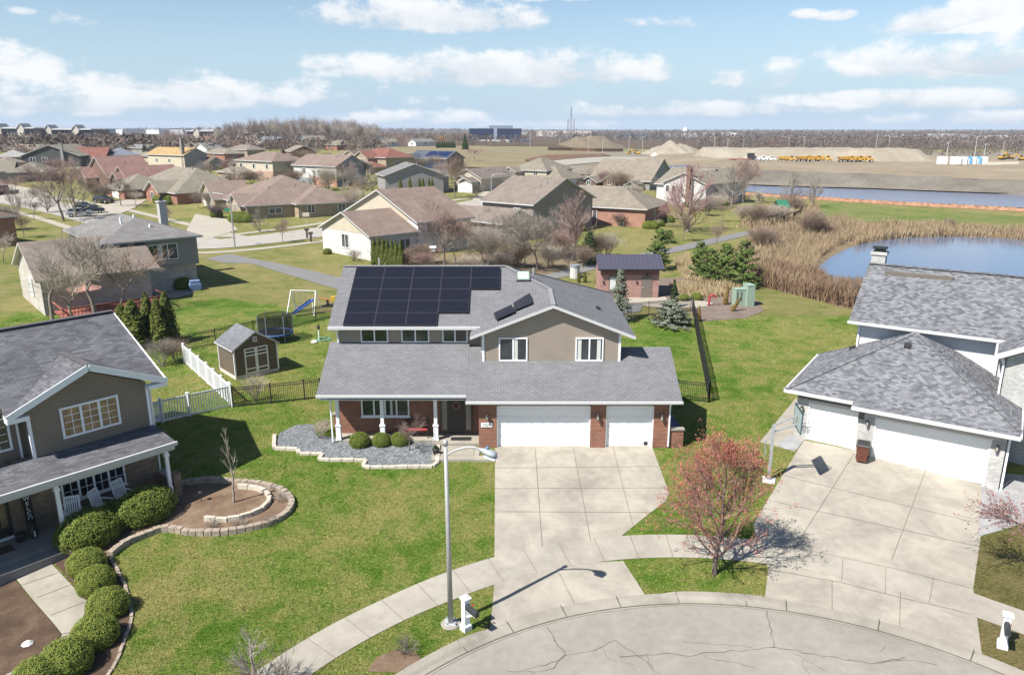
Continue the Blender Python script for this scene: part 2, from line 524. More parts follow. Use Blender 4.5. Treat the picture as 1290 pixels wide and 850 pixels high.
# driveways
HD = [(-.88, 37.15), (7.42, 37.15)]
drv = [Vector((-.9, 37.17, 0)), Vector((7.45, 37.17, 0)), G(837, 605), G(843, 622), G(838, 632), G(818, 647), G(778, 679), G(700, 692), G(623, 703)]
drape('driveway', drv, CONC, .025, 'pale concrete driveway of the house with solar panels')
ap = [G(623, 732), G(680, 718), G(735, 709), G(785, 707), G(800, 730), G(814, 752), G(760, 761), G(700, 772), G(650, 783), G(617, 797)]
drape('driveway_apron', ap, CONC, .03, 'concrete apron between sidewalk and kerb below the driveway')
RD = [G(1013, 555), G(1246, 606), G(1236, 672), G(1226, 741), G(1237, 826), G(1136, 794), G(1057, 774), G(989, 760), G(963, 756), G(968, 716), G(953, 684), G(949, 660), G(975, 617)]
drape('driveway', RD, CONC, .028, 'wide pale concrete driveway of the grey brick house')
drape('side_pad', PX([(957,557),(1003,501),(1016,540),(1012,556),(1001,569)]), CONC2, .02, 'narrow concrete pad beside the grey garage')
# joints on paving
jm = MB()
def joint(pts, w=.018, off=.045):
    P = []
    for a, b in zip(pts, pts[1:]):
        k = max(1, int((b - a).length / 1.)); P += [a.lerp(b, i / k) for i in range(k)]
    P.append(pts[-1]); out = strip(P, w); n = len(out) // 2
    for i in range(n - 1):
        q = [out[2*n-1-i], out[2*n-2-i], out[i+1], out[i]]
        jm.poly([(v.x, v.y, ht(v.x, v.y) + off) for v in q])
for a in ([(674,565),(683,690)], [(722,564),(744,682)], [(772,563),(797,662)], [(623,590),(830,588)], [(623,616),(843,615)], [(623,645),(820,646)],
          [(1077,570),(1001,690)], [(1167,590),(1123,706)], [(988,600),(1233,660)], [(1004,648),(1228,706)] if False else [(974,632),(1228,688)], [(957,690),(1001,690),(1123,716),(1226,742)], [(968,718),(1058,734),(1230,775)],
          [(1001,690),(1004,718)], [(1062,703),(1060,733)], [(1116,714),(1115,748)], [(1176,728),(1170,760)],
          [(1048,732),(1048,772)], [(1134,746),(1133,792)], [(704,722),(727,767)]):
    joint([G(*p) for p in a])
for a in range(-60, 12, 5):
    joint([CC + Vector((math.sin(R(a)), math.cos(R(a)), 0)) * SWI, CC + Vector((math.sin(R(a)), math.cos(R(a)), 0)) * SWO], .022, .05)
o = jm.build('paving_joints', JOINT); tag(o, 'thin dark joints between the concrete panels', kind='structure')

# asphalt paths and streets further back
PATHM = m_ground('grey path asphalt', [(.3, (.2, .2, .2)), (.7, (.27, .265, .26))], .4, 8.)
STREETM = m_ground('pale street concrete', [(.3, (.40, .37, .33)), (.7, (.48, .45, .405))], .2, 3.)
WALKM = m_ground('old sidewalk', [(.3, (.42, .38, .31)), (.7, (.5, .46, .385))], .3, 5.)
drape('asphalt_path', PX([(258,326),(289,320),(360,334),(430,350),(520,372),(520,392),(430,366),(316,332),(280,331)]), PATHM, .03, 'grey asphalt path running behind the house')
c2 = [G(*p) for p in [(640,356),(708,346),(760,332),(812,322),(849,315),(875,309),(919,299),(960,290),(1005,281),(1033,274),(1046,269),(1043,264),(1030,260),(1005,257)]]
drape('asphalt_path', strip(smooth(c2), 2.6), PATHM, .05, 'dark path winding past the brick pump house to the pond')
c3 = [G(*p) for p in [(-40,243),(30,254),(100,268),(170,287),(225,302),(262,308),(330,302),(400,293),(470,282),(540,269),(600,257),(650,250),(700,246)]]
drape('street', strip(smooth(c3), 9.), STREETM, .06, 'pale neighbourhood street crossing behind the near plots')
def offs(c, d):
    o = []
    for i, p in enumerate(c):
        a = c[max(0, i-1)]; b = c[min(len(c)-1, i+1)]; t = Vector((b.x-a.x, b.y-a.y, 0)).normalized(); o.append(p + Vector((-t.y, t.x, 0)) * d)
    return o
sc_ = smooth(c3)
drape('far_sidewalk', strip(offs(sc_, 8.), 1.6), WALKM, .05, 'thin sidewalk on the far side of the back street')
drape('far_sidewalk', strip(offs(sc_, -8.), 1.6), WALKM, .05, 'thin sidewalk on the near side of the back street')
drape('far_driveway', PX([(232,296),(246,270),(286,277),(300,290),(262,302)]), WALKM, .09, 'pale driveway of the tan brick ranch house')
drape('far_driveway', PX([(110,268),(150,252),(185,252),(170,262),(140,275)]), WALKM, .09, 'pale driveway before the olive roofed brick house')
drape('far_driveway', PX([(590,256),(612,238),(640,240),(640,252)]), WALKM, .09, 'pale driveway of the white gabled house')
drape('far_driveway', PX([(-20,242),(-10,228),(50,240),(80,252),(60,254)]), WALKM, .09, 'pale cross street at the far left')
drape('patio', PX([(188,362),(246,362),(243,370),(222,376),(196,374)]), CONC2, .05, 'small concrete patio behind the grey two-storey house')

# open ground, construction plain
DIRT = m_ground('bare construction dirt', [(.28, (.2, .165, .12)), (.5, (.27, .235, .18)), (.72, (.36, .32, .25))], .03, .6, bump=.5, bd=.3)
DIRT2 = m_ground('pale crushed stone', [(.28, (.34, .31, .26)), (.7, (.48, .45, .385))], .06, .9, bump=.6, bd=.3)
SCRUB = m_ground('dry field grass', [(.3, (.2, .165, .095)), (.5, (.27, .225, .13)), (.7, (.32, .275, .165))], .05, .9)
BRUSH = m_ground('dry brown brush ground', [(.28, (.075, .055, .038)), (.5, (.12, .085, .055)), (.72, (.19, .145, .09))], .02, .3, bump=.6, bd=.4)
drape('far_plain', [(-2500, 380), (-700, 420), (-200, 420), (-60, 470), (60, 640), (900, 640), (2500, 640), (6500, 2000), (6500, 10000), (-6500, 10000), (-6500, 2000)], BRUSH, .25, 'brown scrub plain stretching to the horizon')
drape('dry_field', [Vector((G(*p).x, G(*p).y, 0)) for p in [(420,212),(470,212),(520,210),(600,212),(660,213),(700,210),(760,205),(770,186),(640,185),(520,185),(430,188)]], SCRUB, .3, 'straw coloured field behind the middle houses')
drape('construction_ground', [Vector((G(*p).x, G(*p).y, 0)) for p in [(660,212),(735,193),(820,190),(950,192),(1100,192),(1290,192),(1800,195),(1800,262),(1290,246),(1100,239),(940,234),(900,228),(860,222),(780,220),(700,222)]], DIRT, .4, 'bare tan ground of the construction site')
drape('bare_strip', [Vector((G(*p).x, G(*p).y, 0)) for p in [(690,204),(760,199),(830,199),(900,206),(880,212),(830,207),(760,206),(700,212)]], DIRT2, .6, 'pale bare strip behind the tan houses')
drape('red_soil', [Vector((G(*p).x, G(*p).y, 0)) for p in [(660,203),(690,197),(760,195),(770,198),(700,204),(670,207)]], m_ground('red soil', [(.3, (.15, .085, .055)), (.7, (.24, .15, .1))], .05, .6), .7, 'reddish bare soil at the edge of the field')
GREEN = m_grass('spring grass', (.105, .15, .035), (.2, .19, .075), (.075, .115, .025), .5, 3.)
drape('meadow', PX([(1005,258),(1060,256),(1120,262),(1200,268),(1290,273),(1420,280),(1420,296),(1290,290),(1180,284),(1090,281),(1020,284),(990,277),(1040,271)]), GREEN, .1, 'bright green grass strip between pond and canal')
drape('dry_bank', PX([(944,299),(1000,287),(1060,280),(1100,283),(1180,286),(1290,293),(1430,300),(1460,345),(1430,372),(1100,392),(1060,388),(1000,368),(950,350),(925,330)]), m_ground('reed bed litter', [(.3, (.13, .095, .06)), (.5, (.22, .165, .1)), (.7, (.3, .24, .15))], .4, 5.), .02, 'straw covered bank round the pond')
drape('mulch_bed', PX([(818,352),(860,350),(905,356),(946,366),(962,392),(940,401),(885,405),(872,398),(868,385),(830,386),(795,386),(797,370)]), m_ground('wood mulch', [(.3, (.16, .12, .1)), (.7, (.3, .24, .2))], .8, 12.), .03, 'mulched bed by the pump house')
drape('concrete_pad', PX([(742,382),(752,374),(838,374),(842,381),(838,383),(760,384)]), WALKM, .05, 'white concrete pad before the pump house')
cp = [G(853 + 45 * math.cos(2*pi*i/28), 383.5 + 5.2 * math.sin(2*pi*i/28)) for i in range(28)]
drape('round_pad', cp, WALKM, .06, 'oval white concrete pad beside the pump house')
drape('grey_apron', PX([(745,384),(810,384),(806,393),(770,399),(752,396)]), PATHM, .04, 'grey gravel apron before the pump house')

drape('shrub_bed', PX([(500,334),(520,318),(560,322),(640,316),(700,300),(722,320),(770,330),(735,340),(705,346),(640,354),(560,350)]), m_ground('leaf litter', [(.3, (.17,.125,.08)), (.5, (.24,.19,.12)), (.7, (.27,.25,.13))], .35, 5.), .035, 'brown litter under the shrubs behind the solar roof')
# water
def water_mat(name, c, rough, sc):
    n = N(name, rough, .5); n.col(c)
    n.b.inputs['IOR'].default_value = 1.33
    n.b.inputs['Specular IOR Level'].default_value = .8
    st = n.n('ShaderNodeMapping'); st.inputs['Scale'].default_value = (.5, 1.6, 1.); n.l(n.co(True), st.inputs['Vector'])
    n.bump(n.noise(st.outputs[0], sc, 4, .6), .06, .3); return n.mat
pond = PX([(1027,352),(1030,340),(1040,329),(1056,319),(1078,310),(1100,305),(1130,301),(1170,299),(1230,299),(1300,303),(1420,310),(1450,330),(1440,352),(1300,360),(1130,367),(1075,368),(1045,363)])
drape('pond_water', smooth(pond + [pond[0]], 4)[:-1], water_mat('pond water', (.085, .12, .20), .08, 1.2), .06, 'calm blue pond behind the grey brick house')
drape('canal_water', PX([(925,236),(950,231),(1020,233.5),(1110,238),(1200,242),(1290,246.5),(1420,253),(1420,271),(1290,262.5),(1200,258),(1110,253.5),(1030,248.5),(950,243),(925,241)]), water_mat('canal water', (.13, .14, .19), .25, .6), .12, 'long grey blue canal below the construction bank')
# ------------------------------------------------------------------ building parts
def window(parent, o, du, n, w, h, panes=2, grid=None, frame=None, glass=None, sill=False, curtain=None, fw=.07, proud=.06, label=None):
    o, du, n = Vector(o), Vector(du).normalized(), Vector(n).normalized(); up = Vector((0, 0, 1))
    frame = frame or WHITE2; glass = glass or GLASS
    m = MB()
    def bx(u0, u1, z0, z1, d0, d1, mb):
        mb.obox(o + du * (u0+u1)/2 + up * (z0+z1)/2 + n * (d0+d1)/2, du * (u1-u0)/2, n * (d1-d0)/2, up * (z1-z0)/2)
    bx(-fw, w + fw, -fw, 0, -.02, proud, m); bx(-fw, w + fw, h, h + fw, -.02, proud, m)
    bx(-fw, 0, 0, h, -.02, proud, m); bx(w, w + fw, 0, h, -.02, proud, m)
    for i in range(1, panes):
        u = w * i / panes; bx(u - fw * .55, u + fw * .55, 0, h, -.02, proud - .008, m)
    if grid:
        gc, gr = grid
        for i in range(panes):
            a, b = w * i / panes + fw * .55, w * (i + 1) / panes - fw * .55
            for k in range(1, gc): u = a + (b - a) * k / gc; bx(u - .012, u + .012, 0, h, .005, .028, m)
            for k in range(1, gr): z = h * k / gr; bx(a, b, z - .012, z + .012, .005, .0275, m)
    if sill: bx(-fw - .05, w + fw + .05, -fw - .06, -fw - .003, -.02, proud + .05, m)
    f = m.build('window', frame, parent)
    if label: f['label'] = label
    p = MB(); bx(0, w, 0, h, .002, .016, p); p.build('pane', glass, f)
    if curtain:
        for u0, u1 in curtain:
            c = MB()
            k = max(2, int((u1 - u0) / .07))
            for i in range(k):
                a = u0 + (u1 - u0) * i / k; b = u0 + (u1 - u0) * (i + 1) / k
                bx(a, b + .001, .0, h, .0165, .0175 + .002 * (i % 2), c)
            c.build('curtain', BLIND, f)
    return f

def garage_door(parent, o, du, n, w, h, cols=4, rows=4, mat=None):
    o, du, n = Vector(o), Vector(du).normalized(), Vector(n).normalized(); up = Vector((0, 0, 1)); mat = mat or WHITE
    m = MB()
    def bx(u0, u1, z0, z1, d0, d1):
        m.obox(o + du * (u0+u1)/2 + up * (z0+z1)/2 + n * (d0+d1)/2, du * (u1-u0)/2, n * (d1-d0)/2, up * (z1-z0)/2)
    for r in range(rows):
        bx(0, w, h * r / rows + .006, h * (r + 1) / rows - .006, -.03, .01)
        for c in range(cols):
            bx(w * (c + .1) / cols, w * (c + .9) / cols, h * (r + .2) / rows, h * (r + .8) / rows, .0, .02)
    bx(0, w, 0, h, -.05, -.01)
    return m.build('garage_door', mat, parent)

def wall_lamp(parent, o, n):
    o, n = Vector(o), Vector(n).normalized()
    m = MB(); m.obox(o + n * .02, Vector((-n.y, n.x, 0)) * .06, n * .02, (0, 0, .11))
    m.bar(o + n * .03 + Vector((0, 0, .1)), o + n * .16 + Vector((0, 0, .16)), .025)
    c = o + n * .16 + Vector((0, 0, -.12))
    m.lathe(c, [(.03, -.02), (.06, 0), (.06, .02)], 8); m.lathe(c, [(.09, .24), (.07, .29), (.02, .34)], 8)
    for k in range(6): t = 2*pi*k/6; m.bar(c + Vector((.06*math.cos(t), .06*math.sin(t), .0)), c + Vector((.085*math.cos(t), .085*math.sin(t), .25)), .01)
    f = m.build('wall_lamp', BLACK, parent)
    g = MB(); g.lathe(c, [(.05, .015), (.075, .24)], 8); g.build('lamp_glass', m_plain('lamp glass', (.5, .47, .4), .2, .6), f)

def wall_block(m, x0, x1, y0, y1, z0, h, kind='hip', slope=.4, mi=0):
    if kind == 'gx':
        ym = (y0 + y1) / 2; zr = h + slope * (y1 - y0) / 2
        m.add([(x0,y0,z0),(x1,y0,z0),(x1,y1,z0),(x0,y1,z0),(x0,y0,h),(x1,y0,h),(x1,y1,h),(x0,y1,h),(x0,ym,zr),(x1,ym,zr)],
              [(0,3,2,1),(0,1,5,4),(2,3,7,6),(1,2,6,9,5),(3,0,4,8,7),(4,5,9,8),(6,7,8,9)], mi)
    elif kind == 'gy':
        xm = (x0 + x1) / 2; zr = h + slope * (x1 - x0) / 2
        m.add([(x0,y0,z0),(x1,y0,z0),(x1,y1,z0),(x0,y1,z0),(x0,y0,h),(x1,y0,h),(x1,y1,h),(x0,y1,h),(xm,y0,zr),(xm,y1,zr)],
              [(0,3,2,1),(0,1,5,8,4),(2,3,7,9,6),(1,2,6,5),(3,0,4,7),(5,6,9,8),(7,4,8,9)], mi)
    else: m.box(x0, y0, z0, x1, y1, h, mi)

def roof_block(m, x0, x1, y0, y1, h, kind='hip', slope=.4, ov=.45, t=.16, lift=.05):
    X0, X1, Y0, Y1 = x0 - ov, x1 + ov, y0 - ov, y1 + ov
    e = h - slope * ov + lift + t * .5
    if kind == 'gx':
        ym = (y0 + y1) / 2; z = e + slope * (ym - Y0)
        m.slab([(X0,Y0,e),(X1,Y0,e),(X1,ym,z),(X0,ym,z)], t); m.slab([(X1,Y1,e),(X0,Y1,e),(X0,ym,z),(X1,ym,z)], t)
        return z
    if kind == 'gy':
        xm = (x0 + x1) / 2; z = e + slope * (xm - X0)
        m.slab([(X0,Y1,e),(X0,Y0,e),(xm,Y0,z),(xm,Y1,z)], t); m.slab([(X1,Y0,e),(X1,Y1,e),(xm,Y1,z),(xm,Y0,z)], t)
        return z
    w, d = X1 - X0, Y1 - Y0
    if w >= d:
        r = d / 2; z = e + slope * r; ym = (Y0 + Y1) / 2; a, b = (X0 + r, ym, z), (X1 - r, ym, z)
        if w - d < .05: a = b = ((X0+X1)/2, ym, z)
        m.slab([(X0,Y0,e),(X1,Y0,e),b,a] if a != b else [(X0,Y0,e),(X1,Y0,e),a], t); m.slab([(X1,Y1,e),(X0,Y1,e),a,b] if a != b else [(X1,Y1,e),(X0,Y1,e),a], t)
        m.slab([(X0,Y1,e),(X0,Y0,e),a], t); m.slab([(X1,Y0,e),(X1,Y1,e),b], t)
    else:
        r = w / 2; z = e + slope * r; xm = (X0 + X1) / 2; a, b = (xm, Y0 + r, z), (xm, Y1 - r, z)
        m.slab([(X0,Y1,e),(X0,Y0,e),a,b], t); m.slab([(X1,Y0,e),(X1,Y1,e),b,a], t)
        m.slab([(X0,Y0,e),(X1,Y0,e),a], t); m.slab([(X1,Y1,e),(X0,Y1,e),b], t)
    return z

# ================================================================== THE HOUSE WITH SOLAR PANELS (frontal)
SH_MAIN = m_shingle('light grey shingles', (.265, .265, .275), (.215, .215, .23), (.135, .135, .145), .3, .145, .12, gap=.012)
BR_MAIN = m_brick('red brick', (.33, .115, .065), (.21, .075, .05), (.36, .27, .21), .21, .075, .010)
SD_TAUPE = m_siding('taupe siding', (.42, .35, .285), .16, .42)
SD_GREY = m_siding('grey brown siding', (.17, .155, .15))
def build_main():
    org = Vector((0, 40.7, 0))
    r = thing('house', 'two-storey house with solar panels on a light grey roof and three-car red brick garage', 'house', org)
    def mk(): return MB(org)
    DZ = 37.17
    # walls ---------------------------------------------------------
    b = mk()
    b.box(-9.45, 38.6, -.1, -1.3, 49.6, 3.3)                 # ground storey
    b.box(-1.75, 37.6, -.1, 8.2, 44.2, 2.55)
    b.box(-1.75, 36.99, -.1, -.8, 37.7, 2.62)                # pillars
    b.box(4.12, 36.99, -.1, 4.93, 37.7, 2.62)
    b.box(7.44, 36.99, -.1, 8.2, 37.7, 2.62)
    b.box(8.2, 37.0, -.1, 9.05, 37.3, .98)                   # low wing wall
    # porch seat wall at the left end of the brick
    b.box(-9.95, 39.3, -.1, -9.45, 39.6, .95)
    b.build('brick_wall', BR_MAIN, r)
    c = mk(); c.box(8.202, 36.95, .98, 9.1, 37.35, 1.06); c.box(-10.0, 39.25, .95, -9.46, 39.65, 1.02); c.build('wall_cap', CONC2, r)
    u = mk()
    wall_block(u, -9.7, 5.7, 40.67, 49.6, 3.9, 5.55, 'hip')
    zr = 3.9
    u.add([(-1.56,39.3,2.5),(5.84,39.3,2.5),(5.84,39.3,5.62),(2.19,39.3,7.0),(-1.56,39.3,5.62),(-1.56,43,2.5),(5.84,43,2.5),(5.84,43,5.62),(2.19,43,7.0),(-1.56,43,5.62)],
          [(0,1,2,3,4),(1,6,7,2),(5,0,4,9)], 0)
    # left gable of the long roof
    u.add([(-9.7,40.67,5.5),(-9.7,44.95,8.0),(-9.7,49.2,5.5),(-9.6,40.67,5.5),(-9.6,44.95,8.0),(-9.6,49.2,5.5)], [(0,1,2),(3,5,4),(0,3,4,1),(1,4,5,2)], 0)
    u.build('siding_wall', [SD_TAUPE], r)
    # door header strips above the garage doors
    s = mk(); s.box(-.8, 37.2, 2.28, 4.12, 37.5, 2.6); s.box(4.93, 37.2, 2.28, 7.44, 37.5, 2.6); s.build('door_header', SD_TAUPE, r)
    # white corner boards
    w = mk()
    for x in (-1.56, 5.84): w.box(x - .06, 39.25, 3.85, x + .06, 39.37, 5.6)
    w.box(-1.62, 39.24, 3.93, 5.9, 39.29, 4.0)
    w.build('corner_board', WHITE2, r)
    # roofs -----------------------------------------------------------
    k = .39
    Rg = (-.37,44.95,8.31); RL = (-10.14,44.95,8.31); FL = (-10.14,40.2,5.8); A = (2.19,38.85,7.31); GL = (-2.25,38.85,5.58); GR = (6.63,38.85,5.58)
    V = (2.19,43.06,7.31); VS = (-1.69,40.2,5.8); GB = (-2.25,40.0,5.58); BR = (6.63,50.1,5.58); BL = (-10.14,50.1,5.58)
    m = mk(); t = .17
    m.slab([FL, VS, V, Rg, RL], t); m.slab([GL, A, V, VS, GB][::-1], t)
    m.slab([GR, BR, Rg, V, A], t); m.slab([BR, BL, RL, Rg], t)
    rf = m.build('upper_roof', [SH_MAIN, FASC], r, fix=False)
    # lower roofs
    m = mk()
    e0 = 36.6; z = lambda y: 2.72 + .5 * (y - e0)
    m.slab([(-10.2, 37.04, z(37.04)), (-2.38, 37.04, z(37.04)), (-2.38, 40.72, z(40.72)), (-10.2, 40.72, z(40.72))], t)
    m.slab([(-2.37, e0, z(e0) + .03), (8.8, e0, z(e0) + .03), (8.8, 40.3, z(40.3) + .03), (-2.37, 40.3, z(40.3) + .03)], t)
    m.slab([(5.7, 40.3, z(40.3)+.03), (8.8, 40.3, z(40.3)+.03), (8.8, 44.4, 2.6), (5.7, 44.4, 2.6)], t)
    m.add([(8.2,37.4,2.5),(8.2,43.9,2.5),(8.2,40.3,4.3),(8.1,37.4,2.5),(8.1,43.9,2.5),(8.1,40.3,4.3)], [(0,1,2),(3,5,4)], 1)
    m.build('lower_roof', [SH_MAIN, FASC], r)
    # ridge caps
    m = mk()
    for p, q in ((RL, Rg), (A, V), (V, Rg), (Rg, BR)): m.bar(Vector(p)+Vector((0,0,.02)), Vector(q)+Vector((0,0,.02)), .26, .03)
    m.build('ridge_cap', m_plain('ridge shingles', (.22,.22,.23), .9, .15, .2, 9.), r)
    # gutters, fascia and downspouts
    m = mk()
    m.box(-10.22, 36.95, z(37.04) - .13, -2.4, 37.04, z(37.04) - .01)
    m.box(-2.4, 36.51, z(e0) - .10, 8.83, 36.6, z(e0) + .02)
    m.box(-10.15, 40.09, 5.63, -1.75, 40.2, 5.79)
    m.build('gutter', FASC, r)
    for pts in ([(-10.0, 40.15, 5.65), (-9.72, 40.5, 5.4), (-9.72, 40.6, 4.75)], [(-1.75, 40.1, 5.62), (-1.66, 39.9, 5.3), (-1.66, 39.9, 4.4)], [(-9.75, 36.99, 2.8), (-9.62, 37.55, 2.55), (-9.62, 37.55, .1)], [(8.25, 36.6, 2.6), (8.25, 36.93, 2.4), (8.25, 36.93, .1)]):
        m = mk()
        for p, q in zip(pts, pts[1:]): m.bar(p, q, .09, .07)
        m.build('downspout', WHITE2, r)
    m = mk(); m.box(-10.1, 37.1, 2.62, -2.4, 38.6, 2.66); m.box(-2.3, 36.7, 2.56, 8.7, 37.6, 2.58); m.build('soffit', WHITE2, r)
    # garage doors ------------------------------------------------------
    garage_door(r, Vector((-.76, DZ, 0.02)) - org, (1,0,0), (0,-1,0), 4.86, 2.27, 8)
    d = garage_door(r, Vector((4.96, DZ, .02)) - org, (1,0,0), (0,-1,0), 2.45, 2.27, 4)
    m = mk(); m.box(7.0, 37.13, .1, 7.2, 37.16, .28); m.build('pet_flap', DARK, d)
    m = mk()
    for x0, x1 in ((-.8, 4.12), (4.93, 7.44)):
        m.box(x0 - .003, 37.02, 0, x0 + .05, 37.19, 2.3); m.box(x1 - .05, 37.02, 0, x1 + .003, 37.19, 2.3)
    m.build('door_jamb', WHITE, r)
    for x in (-1.3, 4.5, 7.85): wall_lamp(r, Vector((x, 36.99, 1.72)) - org, (0, -1, 0))
    # upper windows -------------------------------------------------------
    def px_win(x0, x1, yt, yb, Y, panes, **kw):
        a = atY(x0, yb, Y); b = atY(x1, yt, Y)
        return window(r, Vector((a.x + .07, Y, a.z + .07)) - org, (1,0,0), (0,-1,0), b.x - a.x - .14, b.z - a.z - .14, panes, **kw)
    GR_ = m_glass('window glass garden', (.035, .045, .035))
    px_win(455, 488.5, 412, 431, 40.67, 2, glass=GR_); px_win(506, 540.5, 412, 431, 40.67, 2, glass=GR_); px_win(557.5, 589, 412, 431, 40.67, 2, glass=GR_)
    px_win(628.5, 664.5, 425, 454.5, 39.3, 2, curtain=[(.72, .95)]); px_win(724.5, 760.5, 425, 454.5, 39.3, 2, curtain=[(.05, .25), (1.1, 1.3)])
    px_win(456, 515, 500, 524, 38.6, 4, sill=True, curtain=[(1.1,1.25),(1.5,1.62)])
    # entrance
    m = mk(); m.box(-3.9, 38.5, .18, -2.15, 38.62, 2.6)
    dr = m.build('door_frame', m_plain('brown door frame', (.1,.08,.065), .6, .3), r)
    m = mk(); m.box(-3.45, 38.46, .2, -2.6, 38.52, 2.3)
    m.box(-3.4, 38.44, .3, -3.1, 38.47, 1.1); m.box(-2.95, 38.44, .3, -2.65, 38.47, 1.1); m.box(-3.35, 38.44, 1.3, -2.7, 38.47, 2.15)
    m.build('door', m_plain('dark door', (.035,.03,.028), .4, .4), dr)
    m = mk(); m.box(-3.8, 38.47, .4, -3.55, 38.51, 2.3); m.box(-2.5, 38.47, .4, -2.25, 38.51, 2.3); m.build('sidelight', m_plain('leaded glass', (.22,.21,.18), .25, .5, .4, 20.), dr)
    # house number
    m = mk(); m.box(-1.63, 36.955, 1.18, -1.03, 36.985, 1.42)
    pl = m.build('number_plaque', WHITE, r)
    # porch
    m = mk(); m.box(-9.35, 37.62, -.15, -4.3, 38.6, .15); m.box(-4.3, 37.2, -.15, -1.75, 38.6, .15)
    m.build('porch_floor', CONC2, r)
    m = mk(); m.box(-4.15, 36.0, -.2, -2.0, 37.2, -.0 + .02); m.box(-1.98, 36.0, -.25, -1.7, 37.0, .01); m.box(-4.15, 35.5, -.3, -.9, 36.0, .0)
    m.build('entrance_step', CONC2, r)
    for px in (421.5, 478.5, 547):
        x = (px - 645) / 950 * 39.6
        m = mk(); m.box(x - .09, 37.65, .95, x + .09, 37.83, 2.65); m.box(x - .13, 37.61, 2.45, x + .13, 37.87, 2.55)
        m.box(x - .125, 37.61, .15, x + .125, 37.87, .95); m.box(x - .155, 37.58, .95, x + .155, 37.9, 1.01); m.box(x - .15, 37.585, .15, x + .15, 37.895, .26)
        m.build('porch_post', WHITE2, r, bevel=.008)
    # roof vents and skylight
    kk = .528; nrm = Vector((0, -kk, 1)).normalized()
    def on_main(px, py):
        d = ray(px, py); t = (5.8 - kk * 40.2 - HC) / (d[2] - kk * d[1]); return Vector((d[0]*t, d[1]*t, HC + d[2]*t))
    a, b, c_, dd = on_main(650.5,355), on_main(667.5,355), on_main(667.5,343.5), on_main(650.5,343.5)
    m = mk(); cen = (a + c_) / 2; sx = Vector((b.x - a.x, 0, 0)) / 2; sy = (dd - a); sy.x = 0; sy = sy / 2
    m.obox(cen + nrm * .05, sx, sy, nrm * .09)
    sk = m.build('skylight', m_plain('skylight frame', (.12,.13,.12), .5, .3), r)
    m = mk(); m.obox(cen + nrm * .145, sx * .82, sy * .8, nrm * .008); m.build('pane', m_plain('skylight pane', (.38,.52,.42), .1, .6, .08), sk)
    for p in ((478, 334), (672, 346)):
        q = on_main(*p); m = mk(); m.tube(q, q + Vector((0,0,.4)), .06, .06, 8); m.build('vent_pipe', GREYM, r)
    # vent on the right slope
    m = mk(); q = Vector((5.0, 42.6, 5.58 + .39 * 1.63)); m.obox(q + Vector((0,0,.07)), (.12,0,-.05), (0,.14,0), (0,0,.07)); m.build('roof_vent', DARK, r)
    # solar array
    PANEL = N('solar glass', .3, .22)
    p_ = PANEL.co(True)
    tc = PANEL.n('ShaderNodeTexBrick'); uv, _, _ = PANEL.face_uv(2.1); PANEL.l(uv, tc.inputs['Vector'])
    tc.inputs['Color1'].default_value = (.009, .010, .017, 1); tc.inputs['Color2'].default_value = (.011, .012, .02, 1); tc.inputs['Mortar'].default_value = (.016, .018, .026, 1)
    tc.inputs['Brick Width'].default_value = .17; tc.inputs['Row Height'].default_value = .165; tc.inputs['Mortar Size'].default_value = .004; tc.inputs['Scale'].default_value = 1.; tc.offset = 0
    PANEL.col(tc.outputs['Color'])
    FRAME = m_plain('panel frame', (.03, .03, .035), .4, .5, .1)
    def panel(c, ax, ay, nr, name='solar_panel'):
        m = MB(org)
        m.obox(c + nr * .10, ax, ay, nr * .02)
        f = m.build(name, FRAME, r)
        q = MB(org); q.obox(c + nr * .121, ax * .965, ay * .94, nr * .003); q.build('panel_glass', PANEL.mat, f)
    sl = Vector((0, 1, kk)).normalized()
    o0 = on_main(449.5, 338.5); x0 = -9.32; pw = 1.725; ph = 1.035
    top = on_main(540, 338)
    for i, nc in enumerate((5, 5, 4, 4, 3)):
        for j in range(nc):
            c = Vector((x0 + pw * (j + .5), top.y, top.z)) - sl * ph * (i + .5)
            panel(c, Vector((pw / 2 - .004, 0, 0)), sl * (ph / 2 - .004), nrm)
    # two panels on the gable slope
    n2 = Vector((-.39, 0, 1)).normalized(); s2 = Vector((1, 0, .39)).normalized()
    def on_gab(px, py):
        d = ray(px, py); t = (5.58 + .39 * 2.25 - HC) / (d[2] - .39 * d[0]); return Vector((d[0]*t, d[1]*t, HC + d[2]*t))
    n3 = Vector((-.39, -.06, 1)).normalized()
    for q in ([(622,396),(646,386),(649,394),(626,405)], [(645.5,377),(667.5,368.5),(671.5,383),(649.5,393)]):
        cx, cy = sum(k_[0] for k_ in q) / 4, sum(k_[1] for k_ in q) / 4
        c = on_gab(cx, cy) + Vector((0, -.25, .12)); P = []
        for k_ in q:
            d = Vector(ray(*k_)); cam_ = Vector((0, 0, HC)); P.append(cam_ + d * ((c - cam_).dot(n3) / d.dot(n3)))
        c = sum(P, Vector()) / 4
        panel(c, (P[1] + P[2] - P[0] - P[3]) / 4, (P[0] + P[1] - P[2] - P[3]) / 4, n3)
    return r
MAIN = build_main()

